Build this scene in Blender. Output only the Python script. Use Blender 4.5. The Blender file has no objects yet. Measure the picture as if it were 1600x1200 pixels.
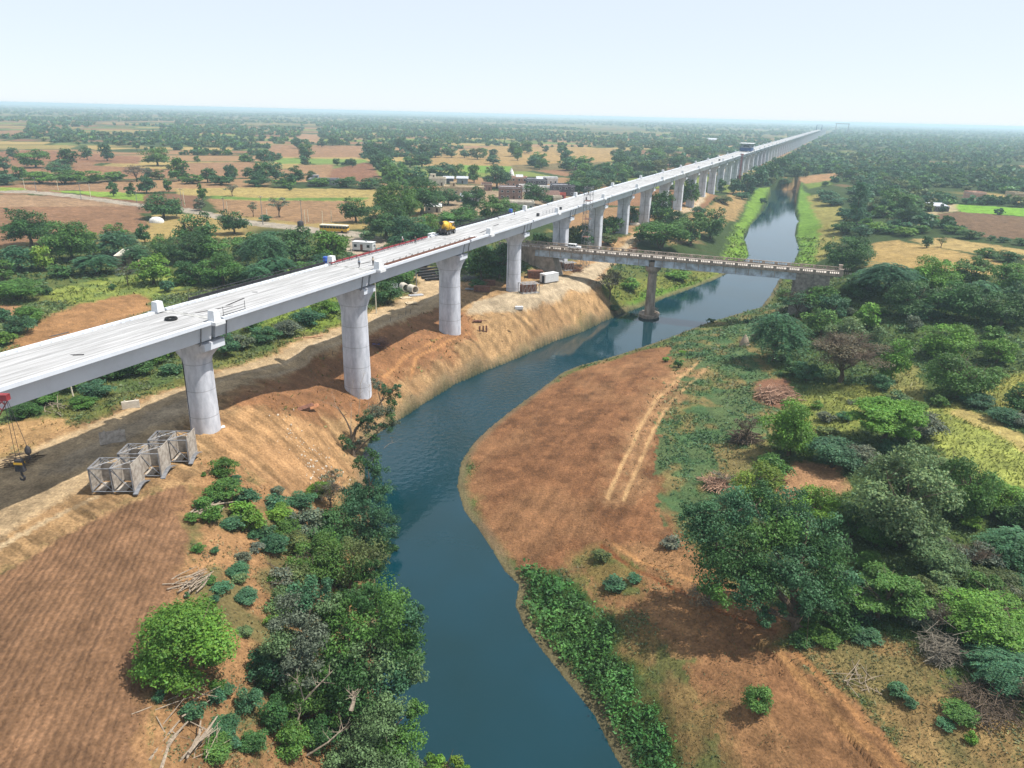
import bpy, bmesh, math, random
import numpy as np
from mathutils import Vector, Matrix
random.seed(7); RNG = np.random.default_rng(7)
SC = bpy.context.scene; COL = SC.collection
PI = math.pi
# ------------------------------------------------------------------ camera, sky, sun, exposure
F_PX, PITCH, ROLL = 1150.34, 0.351255, 0.024208
AZ, D_AX, S0 = 0.399241, 79.885, 77.328           # viaduct heading, distance of its near web foot, first joint
CAM = np.array([0.0, 0.0, 59.0])
cp, sp = math.cos(PITCH), math.sin(PITCH)
FW = np.array([0, cp, -sp]); _u = np.array([0, sp, cp]); _r = np.array([1.0, 0, 0])
RT = math.cos(ROLL)*_r + math.sin(ROLL)*_u
UP = -math.sin(ROLL)*_r + math.cos(ROLL)*_u
TV = np.array([math.sin(AZ), math.cos(AZ), 0]); NV = np.array([math.cos(AZ), -math.sin(AZ), 0])
cam_d = bpy.data.cameras.new('camera'); cam = bpy.data.objects.new('camera', cam_d); COL.objects.link(cam)
cam_d.sensor_width = 36; cam_d.lens = 36*F_PX/1600; cam_d.clip_start = 0.5; cam_d.clip_end = 60000
cam.matrix_world = Matrix(((RT[0], UP[0], -FW[0], CAM[0]), (RT[1], UP[1], -FW[1], CAM[1]), (RT[2], UP[2], -FW[2], CAM[2]), (0, 0, 0, 1)))
SC.camera = cam
SUN_DIR = 0.50*NV + 0.20*TV + np.array([0, 0, 1.0]); SUN_DIR /= np.linalg.norm(SUN_DIR)
SUN_EL = math.asin(SUN_DIR[2]); SUN_AZ = math.atan2(SUN_DIR[0], SUN_DIR[1])
w = bpy.data.worlds.new('World'); SC.world = w; w.use_nodes = True
nt = w.node_tree; bg = nt.nodes['Background']
sky = nt.nodes.new('ShaderNodeTexSky'); sky.sky_type = 'NISHITA'; sky.sun_disc = False
sky.sun_elevation = SUN_EL; sky.sun_rotation = SUN_AZ; sky.air_density = 0.8; sky.dust_density = 0.2; sky.ozone_density = 3.0; sky.altitude = 60
mixn = nt.nodes.new('ShaderNodeMix'); mixn.data_type = 'RGBA'; mixn.inputs[0].default_value = 0.78; mixn.inputs[7].default_value = (5.35, 5.75, 6.3, 1)   # thin white haze over the whole sky
nt.links.new(sky.outputs[0], mixn.inputs[6]); nt.links.new(mixn.outputs[2], bg.inputs[0]); bg.inputs[1].default_value = 0.112
sun_d = bpy.data.lights.new('sun', 'SUN'); sun_d.energy = 4.8; sun_d.angle = math.radians(0.6); sun_d.color = (1, 0.95, 0.87)
sun = bpy.data.objects.new('sun', sun_d); COL.objects.link(sun)
sun.rotation_euler = Vector(SUN_DIR.tolist()).to_track_quat('Z', 'Y').to_euler(); sun.location = (60, 0, 200)
SC.view_settings.view_transform = 'Standard'; SC.view_settings.look = 'None'; SC.view_settings.exposure = 0.56; SC.view_settings.gamma = 1
SC.cycles.max_bounces = 6; SC.cycles.diffuse_bounces = 3; SC.cycles.transparent_max_bounces = 4; SC.cycles.volume_bounces = 2
SC.cycles.transmission_bounces = 3; SC.cycles.sample_clamp_indirect = 4; SC.cycles.use_denoising = True
HAZE = 1
# ------------------------------------------------------------------ helpers
def proj(P):
    P = np.atleast_2d(np.asarray(P, float)) - CAM
    d = P@FW
    return 800 + F_PX*(P@RT)/d, 600 - F_PX*(P@UP)/d, d
def ray(px, py):
    d = FW + (px-800)/F_PX*RT + (600-py)/F_PX*UP
    return d
def on_plane(px, py, z):
    d = ray(px, py); t = (z-CAM[2])/d[2]
    return CAM + d*t
def lin(c):
    c = c/255.0
    return c/12.92 if c <= 0.04045 else ((c+0.055)/1.055)**2.4
def S(r, g, b, k=0.47): return (lin(r)*k, lin(g)*k, lin(b)*k)
# noise ----------------------------------------------------------
_PERM = np.random.default_rng(3).random((256, 256)).astype(np.float32)
def vnoise(x, y):
    xi = np.floor(x).astype(np.int64); yi = np.floor(y).astype(np.int64)
    fx = x-xi; fy = y-yi; fx = fx*fx*(3-2*fx); fy = fy*fy*(3-2*fy)
    a = _PERM[xi & 255, yi & 255]; b = _PERM[(xi+1) & 255, yi & 255]
    c = _PERM[xi & 255, (yi+1) & 255]; d = _PERM[(xi+1) & 255, (yi+1) & 255]
    return (a*(1-fx)+b*fx)*(1-fy) + (c*(1-fx)+d*fx)*fy
def fbm(x, y, o=4):
    s = 0; a = 0.5; t = 0
    for i in range(o):
        s = s + a*vnoise(x*2**i+17.3*i, y*2**i+5.1*i); t += a; a *= 0.5
    return s/t
def sstep(a, b, x):
    t = np.clip((x-a)/(b-a), 0, 1); return t*t*(3-2*t)
# materials -------------------------------------------------------
_M = {}
def mat(name, color, rough=0.75, metal=0.0, var=0.15, scale=3.0, stain=None, bump=0.0, spec=0.3, emit=None, stretch=None):
    if name in _M: return _M[name]
    m = bpy.data.materials.new(name); m.use_nodes = True; nt = m.node_tree; N = nt.nodes; L = nt.links
    b = N['Principled BSDF']; b.inputs['Roughness'].default_value = rough; b.inputs['Metallic'].default_value = metal
    b.inputs['Specular IOR Level'].default_value = spec
    tc = N.new('ShaderNodeTexCoord'); src = tc.outputs['Object']
    if stretch:
        mp = N.new('ShaderNodeMapping'); mp.inputs['Scale'].default_value = stretch; L.new(src, mp.inputs[0]); src = mp.outputs[0]
    no = N.new('ShaderNodeTexNoise'); no.inputs['Scale'].default_value = scale; no.inputs['Detail'].default_value = 6; no.inputs['Roughness'].default_value = 0.65
    L.new(src, no.inputs['Vector'])
    rp = N.new('ShaderNodeValToRGB'); e = rp.color_ramp.elements
    c2 = stain or tuple(c*(1-2.2*var) for c in color)
    e[0].position = 0.30; e[0].color = (*c2, 1); e[1].position = 0.62; e[1].color = (*tuple(min(1, c*(1+0.6*var)) for c in color), 1)
    L.new(no.outputs['Fac'], rp.inputs[0]); L.new(rp.outputs[0], b.inputs['Base Color'])
    if bump:
        bp = N.new('ShaderNodeBump'); bp.inputs['Strength'].default_value = bump; bp.inputs['Distance'].default_value = 0.1
        L.new(no.outputs['Fac'], bp.inputs['Height']); L.new(bp.outputs[0], b.inputs['Normal'])
    if emit:
        b.inputs['Emission Color'].default_value = (*color, 1); b.inputs['Emission Strength'].default_value = emit
    _M[name] = m; return m
def leaf_mat(name, transl=0.3):
    m = bpy.data.materials.new(name); m.use_nodes = True; nt = m.node_tree; N = nt.nodes; L = nt.links
    b = N['Principled BSDF']; out = N['Material Output']
    oi = N.new('ShaderNodeObjectInfo'); at = N.new('ShaderNodeAttribute'); at.attribute_name = 'tint'
    mx = N.new('ShaderNodeMix'); mx.data_type = 'RGBA'; mx.blend_type = 'MULTIPLY'; mx.inputs[0].default_value = 1
    L.new(oi.outputs['Color'], mx.inputs[6]); L.new(at.outputs['Color'], mx.inputs[7])
    L.new(mx.outputs[2], b.inputs['Base Color']); b.inputs['Roughness'].default_value = 0.55; b.inputs['Specular IOR Level'].default_value = 0.25
    tr = N.new('ShaderNodeBsdfTranslucent'); L.new(mx.outputs[2], tr.inputs[0])
    ms = N.new('ShaderNodeMixShader'); ms.inputs[0].default_value = transl
    L.new(b.outputs[0], ms.inputs[1]); L.new(tr.outputs[0], ms.inputs[2]); L.new(ms.outputs[0], out.inputs[0])
    return m
LEAF = leaf_mat('foliage'); 
BARK = mat('bark', (0.11, 0.08, 0.055), 0.9, var=0.3, scale=4, bump=0.4)
DEADWOOD = mat('dead_wood', (0.30, 0.24, 0.18), 0.9, var=0.25, scale=5, bump=0.3)
CONC = mat('new_concrete', (0.54, 0.57, 0.62), 0.8, var=0.06, scale=0.35, stain=(0.49, 0.515, 0.56), bump=0.03)
PIERC = mat('pier_concrete', (0.52, 0.535, 0.58), 0.85, var=0.12, scale=0.9, stain=(0.34, 0.355, 0.40), bump=0.08, stretch=(1, 1, 0.35))
def add_lines(m, period, width, dark, axis=2):
    N = m.node_tree.nodes; L = m.node_tree.links; b = N['Principled BSDF']; src = b.inputs['Base Color'].links[0].from_socket
    tc = N.new('ShaderNodeTexCoord'); sx = N.new('ShaderNodeSeparateXYZ'); L.new(tc.outputs['Object'], sx.inputs[0])
    d = N.new('ShaderNodeMath'); d.operation = 'DIVIDE'; L.new(sx.outputs[axis], d.inputs[0]); d.inputs[1].default_value = period
    f = N.new('ShaderNodeMath'); f.operation = 'FRACT'; L.new(d.outputs[0], f.inputs[0])
    c = N.new('ShaderNodeMath'); c.operation = 'LESS_THAN'; L.new(f.outputs[0], c.inputs[0]); c.inputs[1].default_value = width/period
    mu = N.new('ShaderNodeMath'); mu.operation = 'MULTIPLY'; L.new(c.outputs[0], mu.inputs[0]); mu.inputs[1].default_value = dark
    mx = N.new('ShaderNodeMix'); mx.data_type = 'RGBA'; L.new(mu.outputs[0], mx.inputs[0]); L.new(src, mx.inputs[6]); mx.inputs[7].default_value = (.2, .2, .21, 1); L.new(mx.outputs[2], b.inputs['Base Color'])
add_lines(PIERC, 4.2, .12, .55)
DECK = mat('deck_concrete', (0.37, 0.37, 0.375), 0.9, var=0.12, scale=0.7, stain=(0.235, 0.235, 0.235), bump=0.05, stretch=(1.6, 0.16, 1))
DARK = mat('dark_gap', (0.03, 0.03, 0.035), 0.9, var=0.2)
OLDC = mat('old_concrete', (0.31, 0.255, 0.205), 0.9, var=0.25, scale=0.8, stain=(0.12, 0.095, 0.08), bump=0.15, stretch=(1, 1, 0.4))
BLUEST = mat('stained_girder_concrete', (0.40, 0.47, 0.54), 0.9, var=0.25, scale=0.5, stain=(0.17, 0.165, 0.16), bump=0.1)
RUST = mat('rusty_steel', (0.16, 0.07, 0.045), 0.8, var=0.3, scale=2)
REDST = mat('red_steel', (0.24, 0.03, 0.035), 0.55, var=0.2, scale=2)
GREYST = mat('grey_steel', (0.21, 0.215, 0.23), 0.55, 0.3, var=0.2, scale=2)
DKST = mat('dark_steel', (0.045, 0.042, 0.045), 0.6, 0.2, var=0.3, scale=2)
WHITEP = mat('white_paint', (0.60, 0.61, 0.62), 0.5, var=0.06, scale=1.5)
BLACKR = mat('black_rubber', (0.02, 0.02, 0.02), 0.85, var=0.3)
GLASS = mat('dark_glass', (0.02, 0.025, 0.03), 0.08, var=0.1, spec=0.6)
YELL = mat('yellow_paint', (0.62, 0.36, 0.03), 0.5, var=0.15, scale=2)
PLATE = mat('dusty_plate', (0.36, 0.325, 0.28), 0.8, var=0.2, scale=1.6, stain=(0.16, 0.13, 0.11))
BLUEP = mat('blue_plastic', (0.03, 0.10, 0.42), 0.4, var=0.1)
SKIN = mat('skin', (0.22, 0.12, 0.075), 0.6, var=0.08)
# object helpers ----------------------------------------------------
def link(o, parent=None):
    COL.objects.link(o)
    if parent is not None: o.parent = parent
    return o
def tag(o, label=None, cat=None, group=None, kind=None):
    if label: o['label'] = label
    if cat: o['category'] = cat
    if group: o['group'] = group
    if kind: o['kind'] = kind
    return o
def thing(name, label, cat, loc=(0, 0, 0), rz=0.0, group=None):
    o = bpy.data.objects.new(name, None); o.empty_display_size = 0.5
    o.location = loc; o.rotation_euler = (0, 0, rz); link(o)
    return tag(o, label, cat, group)
def copy_tree(o, parent=None):
    c = o.copy(); COL.objects.link(c)
    if parent is not None: c.parent = parent
    for ch in list(o.children): copy_tree(ch, c)
    return c
def np_mesh(name, V, F, mats, midx=None, tint=None, smooth=False):
    V = np.asarray(V, np.float32); F = np.asarray(F, np.int32); k = F.shape[1]
    me = bpy.data.meshes.new(name)
    me.vertices.add(len(V)); me.vertices.foreach_set('co', V.ravel())
    me.loops.add(F.size); me.loops.foreach_set('vertex_index', F.ravel())
    me.polygons.add(len(F)); me.polygons.foreach_set('loop_start', np.arange(0, F.size, k, dtype=np.int32))
    if smooth: me.polygons.foreach_set('use_smooth', np.ones(len(F), bool))
    if midx is not None: me.polygons.foreach_set('material_index', np.asarray(midx, np.int32))
    for m in mats: me.materials.append(m)
    if tint is not None:
        a = me.color_attributes.new('tint', 'FLOAT_COLOR', 'POINT')
        c = np.ones((len(V), 4), np.float32); c[:, :3] = tint; a.data.foreach_set('color', c.ravel())
    me.update(); me.validate()
    return me
class MB:
    def __init__(s): s.v = []; s.f = []; s.m = []; s.cur = 0
    def mat(s, i): s.cur = i; return s
    def add(s, vs, fs):
        o = len(s.v); s.v += [tuple(map(float, v)) for v in vs]
        for f in fs: s.f.append([i+o for i in f]); s.m.append(s.cur)
        return s
    def box(s, c, d, rz=0.0, top=None, rx=0.0):
        hx, hy, hz = d[0]/2, d[1]/2, d[2]/2; tx, ty = top or (1, 1)
        vs = [(-hx, -hy, -hz), (hx, -hy, -hz), (hx, hy, -hz), (-hx, hy, -hz), (-hx*tx, -hy*ty, hz), (hx*tx, -hy*ty, hz), (hx*tx, hy*ty, hz), (-hx*tx, hy*ty, hz)]
        R = Matrix.Rotation(rz, 3, 'Z') @ Matrix.Rotation(rx, 3, 'X')
        vs = [R@Vector(v)+Vector(c) for v in vs]
        return s.add(vs, [(0, 3, 2, 1), (4, 5, 6, 7), (0, 1, 5, 4), (1, 2, 6, 5), (2, 3, 7, 6), (3, 0, 4, 7)])
    def bar(s, p, q, r=0.05, n=4, r2=None):
        p = Vector(p); q = Vector(q); d = (q-p)
        if d.length < 1e-6: return s
        d.normalize(); a = d.orthogonal().normalized(); b = d.cross(a); r2 = r if r2 is None else r2
        vs = []
        for (c, rr) in ((p, r), (q, r2)):
            for i in range(n):
                t = 2*PI*i/n + PI/4; vs.append(c + a*(rr*math.cos(t)) + b*(rr*math.sin(t)))
        fs = [(i, (i+1) % n, n+(i+1) % n, n+i) for i in range(n)] + [tuple(range(n))[::-1], tuple(range(n, 2*n))]
        return s.add(vs, fs)
    def tube(s, pts, rs, n=7):
        for i in range(len(pts)-1): s.bar(pts[i], pts[i+1], rs[i], n, rs[i+1])
        return s
    def lathe(s, prof, c=(0, 0, 0), n=24, axis='z'):
        vs = []
        for (r, z) in prof:
            for i in range(n):
                t = 2*PI*i/n; v = (r*math.cos(t), r*math.sin(t), z)
                if axis == 'y': v = (v[0], v[2], v[1])
                if axis == 'x': v = (v[2], v[0], v[1])
                vs.append((v[0]+c[0], v[1]+c[1], v[2]+c[2]))
        fs = []
        for j in range(len(prof)-1):
            for i in range(n): fs.append((j*n+i, j*n+(i+1) % n, (j+1)*n+(i+1) % n, (j+1)*n+i))
        fs.append(tuple(range(n))[::-1]); k = (len(prof)-1)*n; fs.append(tuple(range(k, k+n)))
        return s.add(vs, fs)
    def extrude(s, poly, a, b, axis='y'):
        n = len(poly)
        def P(p, t): return (p[0], t, p[1]) if axis == 'y' else ((t, p[0], p[1]) if axis == 'x' else (p[0], p[1], t))
        vs = [P(p, a) for p in poly] + [P(p, b) for p in poly]
        fs = [(i, (i+1) % n, n+(i+1) % n, n+i) for i in range(n)] + [tuple(range(n))[::-1], tuple(range(n, 2*n))]
        return s.add(vs, fs)
    def mesh(s, name, mats, smooth=False):
        me = bpy.data.meshes.new(name); me.from_pydata(s.v, [], s.f)
        for m in (mats if isinstance(mats, (list, tuple)) else [mats]): me.materials.append(m)
        me.polygons.foreach_set('material_index', np.array(s.m, np.int32))
        bm = bmesh.new(); bm.from_mesh(me); bmesh.ops.recalc_face_normals(bm, faces=bm.faces); bm.to_mesh(me); bm.free()
        if smooth:
            me.polygons.foreach_set('use_smooth', np.ones(len(me.polygons), bool))
            try: me.set_sharp_from_angle(angle=math.radians(40))
            except Exception: pass
        me.update(); return me
    def build(s, name, mats, parent=None, loc=(0, 0, 0), rz=0.0, smooth=False, bevel=0.0):
        o = bpy.data.objects.new(name, s.mesh(name, mats, smooth)); o.location = loc; o.rotation_euler = (0, 0, rz)
        if bevel:
            b = o.modifiers.new('bevel', 'BEVEL'); b.width = bevel; b.segments = 2; b.limit_method = 'ANGLE'
        return link(o, parent)
# ------------------------------------------------------------------ terrain height
CTRL = """320 672 12.6;200 700 12.5;100 700 12.4;0 760 12.5;0 880 12.8;150 900 12.6;100 1100 12.5;0 1190 12.3;250 800 12.8;300 762 12.8;230 1000 12.2;215 1150 11.8
480 540 11.5;400 590 11.8;600 492 11.2;650 450 10.8;680 440 10.5;560 604 5.9;605 598 5.4;650 560 6.2;704 518 7.3;735 510 7.6;700 545 6.0;640 612 3.4;690 565 5.4;740 535 6.8;800 500 8.0
735 487 9.3;760 470 9.7;802 453 9.9;850 470 9.9;900 455 9.9;938 440 9.9;870 430 9.9;930 415 9.9;985 370 11;1040 335 11;1100 300 12;1150 275 12;1160 440 0.0
345 655 12.5;400 640 11.9;450 627 10.6;478 660 8.0;430 690 9.4;480 740 5.6;540 655 4.2;530 690 2.6;440 560 10.2;480 570 8.6;520 590 6.6;520 630 5.4
330 740 12.5;300 870 12.2;288 950 12.0;258 1090 11.6;240 1190 11.4;400 800 9.2;430 900 7;400 1000 7.6;420 1100 7.2;500 800 3.4;530 900 2.5;520 1050 2.8;500 1180 3.0;380 880 9.6;340 1100 9.6
800 720 1.4;850 800 1.7;900 650 1.7;950 600 1.8;1000 582 2.2;1040 560 2.6;1030 600 3.4;1010 680 3.9;970 760 3.9;1050 790 4.6;905 860 2.0;950 850 3.3;1100 930 5;1000 900 4.0;880 900 1.5;870 950 0.9
1000 1000 3.4;1050 1100 3.8;960 1060 1.4;1180 1090 5.6;1300 1100 6.4;1400 1180 7;1240 985 7.0;1400 1050 7.6;1500 1100 8;1100 700 5.6;1150 640 6.2;1200 610 6.8;1100 570 4.4;1150 520 3.6;1210 492 3.2;1260 480 8;1300 720 8
1250 760 7.6;1380 640 8.6;1500 680 9.6;1600 720 10;1600 600 10;1420 480 11;1350 470 11.5;1590 470 12;1330 436 16.2;1390 432 14;1450 445 12.6;1600 900 9.5;1580 1020 9
1000 440 4.6;950 452 6.6;1060 430 2.6;1060 405 5;1150 368 3.6;1130 340 8.6;1100 360 7.6;1060 385 8;1190 300 6;1260 385 3;1285 350 7;1300 400 9.5;1262 330 3;1300 300 10;1240 290 2.5;1225 285 4;1270 284 4;1250 278 9
1400 400 11.6;1550 400 12;1400 330 12;1580 340 12;500 350 13.4;400 340 12.4;200 320 12.2;100 390 12;250 400 12;450 400 12.2;0 330 12;600 400 12;700 330 12.4;850 300 12.4;50 500 12;250 460 12;350 440 12;0 600 12.2
100 620 12;240 590 12;400 520 11.9;520 480 11.6;600 460 11.2;0 680 12.3;780 400 11.5;830 410 11.5"""
LBANK = [(610, 1330), (606, 1230), (601, 1100), (594, 1000), (586, 900), (580, 830), (572, 760), (566, 712), (580, 684), (625, 655), (660, 631), (710, 600), (760, 578), (800, 563), (830, 549), (870, 531), (910, 518), (940, 503), (968, 491), (1000, 480), (1040, 465), (1090, 447), (1125, 433), (1150, 418), (1170, 400), (1160, 375), (1172, 352), (1187, 335), (1196, 318), (1203, 305), (1200, 297)]
RBANK = [(1246, 297), (1246, 312), (1243, 330), (1248, 345), (1243, 370), (1251, 392), (1241, 410), (1224, 430), (1212, 447), (1204, 462), (1190, 480), (1150, 491), (1100, 506), (1050, 526), (1000, 543), (970, 553), (940, 562), (905, 571), (880, 581), (840, 611), (800, 640), (765, 668), (740, 692), (720, 722), (714, 760), (726, 800), (750, 830), (770, 860), (790, 894), (811, 914), (805, 946), (820, 980), (850, 1020), (890, 1070), (930, 1120), (960, 1180), (985, 1220), (1060, 1330)]
RIVER = np.array([on_plane(x, y, 0.0)[:2] for x, y in LBANK+RBANK])
def in_poly(px, py, poly):
    poly = np.asarray(poly); n = len(poly); r = np.zeros(px.shape, bool)
    x0, y0 = poly.min(0); x1, y1 = poly.max(0)
    sel = (px >= x0) & (px <= x1) & (py >= y0) & (py <= y1)
    if not sel.any(): return r
    qx = px[sel]; qy = py[sel]; c = np.zeros(qx.shape, bool); j = n-1
    for i in range(n):
        xi, yi = poly[i]; xj, yj = poly[j]
        if yi != yj:
            c ^= ((yi > qy) != (yj > qy)) & (qx < (xj-xi)*(qy-yi)/(yj-yi)+xi)
        j = i
    r[sel] = c; return r
def seg_dist(px, py, pts, closed=False):
    pts = np.asarray(pts, float); d = np.full(px.shape, 1e9)
    m = len(pts) if closed else len(pts)-1
    for i in range(m):
        a = pts[i]; b = pts[(i+1) % len(pts)]; ab = b-a; L = max(1e-9, ab@ab)
        t = np.clip(((px-a[0])*ab[0]+(py-a[1])*ab[1])/L, 0, 1)
        d = np.minimum(d, np.hypot(px-a[0]-t*ab[0], py-a[1]-t*ab[1]))
    return d
_C = []
for row in CTRL.replace('\n', ';').split(';'):
    x, y, z = map(float, row.split()); p = on_plane(x, y, z); _C.append((p[0], p[1], z))
for (x, y) in LBANK[1:-1]+RBANK[1:-1]:
    p = on_plane(x, y, 0); _C.append((p[0], p[1], 0.0))
# the road's embankment at both ends of the old bridge, and land outside the picture
def sl(s, lat):
    q = TV*(S0+s) - NV*D_AX + NV*lat; return q[0], q[1]
for s, la, z in [(147, -16, 17.9), (147, -28, 17.0), (147, -42, 15.8), (146, -60, 14.6), (156, -28, 12.5), (138, -28, 11.2), (158, -45, 12.5), (136, -46, 11.6), (150, 96, 16.4), (150, 110, 15.0), (150, 125, 13.6)]:
    _C.append((*sl(s, la), z))
for x, y, z in [(-70, 30, 12.2), (-30, 30, 11), (0, 25, 0), (45, 25, 6), (90, 40, 9.5), (-140, 90, 12), (-220, 200, 12), (150, 120, 11), (240, 220, 12), (-60, -20, 12), (60, -20, 8), (330, 420, 12), (-300, 420, 12), (0, 700, 12), (300, 760, 12), (-300, 760, 12)]:
    _C.append((x, y, z))
_C = np.array(_C)
_A = np.hypot(_C[:, None, 0]-_C[None, :, 0], _C[:, None, 1]-_C[None, :, 1]); n_ = len(_C)
_K = np.zeros((n_+1, n_+1)); _K[:n_, :n_] = _A - np.eye(n_)*0.15; _K[:n_, n_] = 1; _K[n_, :n_] = 1
_W = np.linalg.solve(_K, np.append(_C[:, 2], 0))
def rbf(x, y):
    out = np.empty(x.shape); xf = x.ravel(); yf = y.ravel(); of = out.reshape(-1)
    for i in range(0, len(xf), 20000):
        d = np.hypot(xf[i:i+20000, None]-_C[None, :, 0], yf[i:i+20000, None]-_C[None, :, 1])
        of[i:i+20000] = d@_W[:n_]+_W[n_]
    return out
def height(x, y, detail=False):
    x = np.asarray(x, float); y = np.asarray(y, float); sh = x.shape; x = x.ravel(); y = y.ravel()
    r = np.hypot(x, y); h = np.full(x.shape, 12.0) + (fbm(x/160, y/160, 3)-0.5)*1.2*sstep(500, 900, r)
    near = r < 820
    if near.any():
        xn, yn, rn = x[near], y[near], r[near]
        z = np.clip(rbf(xn, yn), -1, 20)
        k = sstep(480, 800, rn); z = z*(1-k)+h[near]*k
        d = seg_dist(xn, yn, RIVER, True); ins = in_poly(xn, yn, RIVER)
        if detail:
            a = 0.45*sstep(0.5, 6, d)
            z = z + a*(fbm(xn/4.5, yn/4.5, 4)-0.5)*1.3 + 0.42*sstep(0.3, 3, d)*(fbm(xn/1.0, yn/1.0, 4)-0.5)
        bank = (xn < 60) & (yn < 240)
        z = np.where(ins, -np.minimum(2.5, 0.08+d*0.35), np.maximum(z, np.minimum(0.06+d*0.16, 4)))
        h[near] = z
    return h.reshape(sh)
def at(px, py, dz=0.0):
    """where the line of sight through a photo point meets the ground"""
    d = ray(px, py); zs = np.linspace(22, -1.5, 236); t = (zs-CAM[2])/d[2]
    X = CAM[0]+d[0]*t; Y = CAM[1]+d[1]*t; hh = height(X, Y)+dz
    k = np.argmax(zs <= hh)
    if k == 0: k = len(zs)-1
    a = zs[k-1]-hh[k-1]; b = zs[k]-hh[k]; f = a/(a-b) if a != b else 0
    tt = t[k-1]+(t[k]-t[k-1])*f; p = CAM+d*tt
    return p
# ------------------------------------------------------------------ ground cover zones (photo outlines carried onto the land)
def wpoly(pts): return np.array([at(x, y)[:2] for x, y in pts])
TAN = S(205, 162, 112); ORNG = S(198, 142, 92); BROWN = S(150, 100, 66); PALE = S(212, 190, 160)
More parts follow.
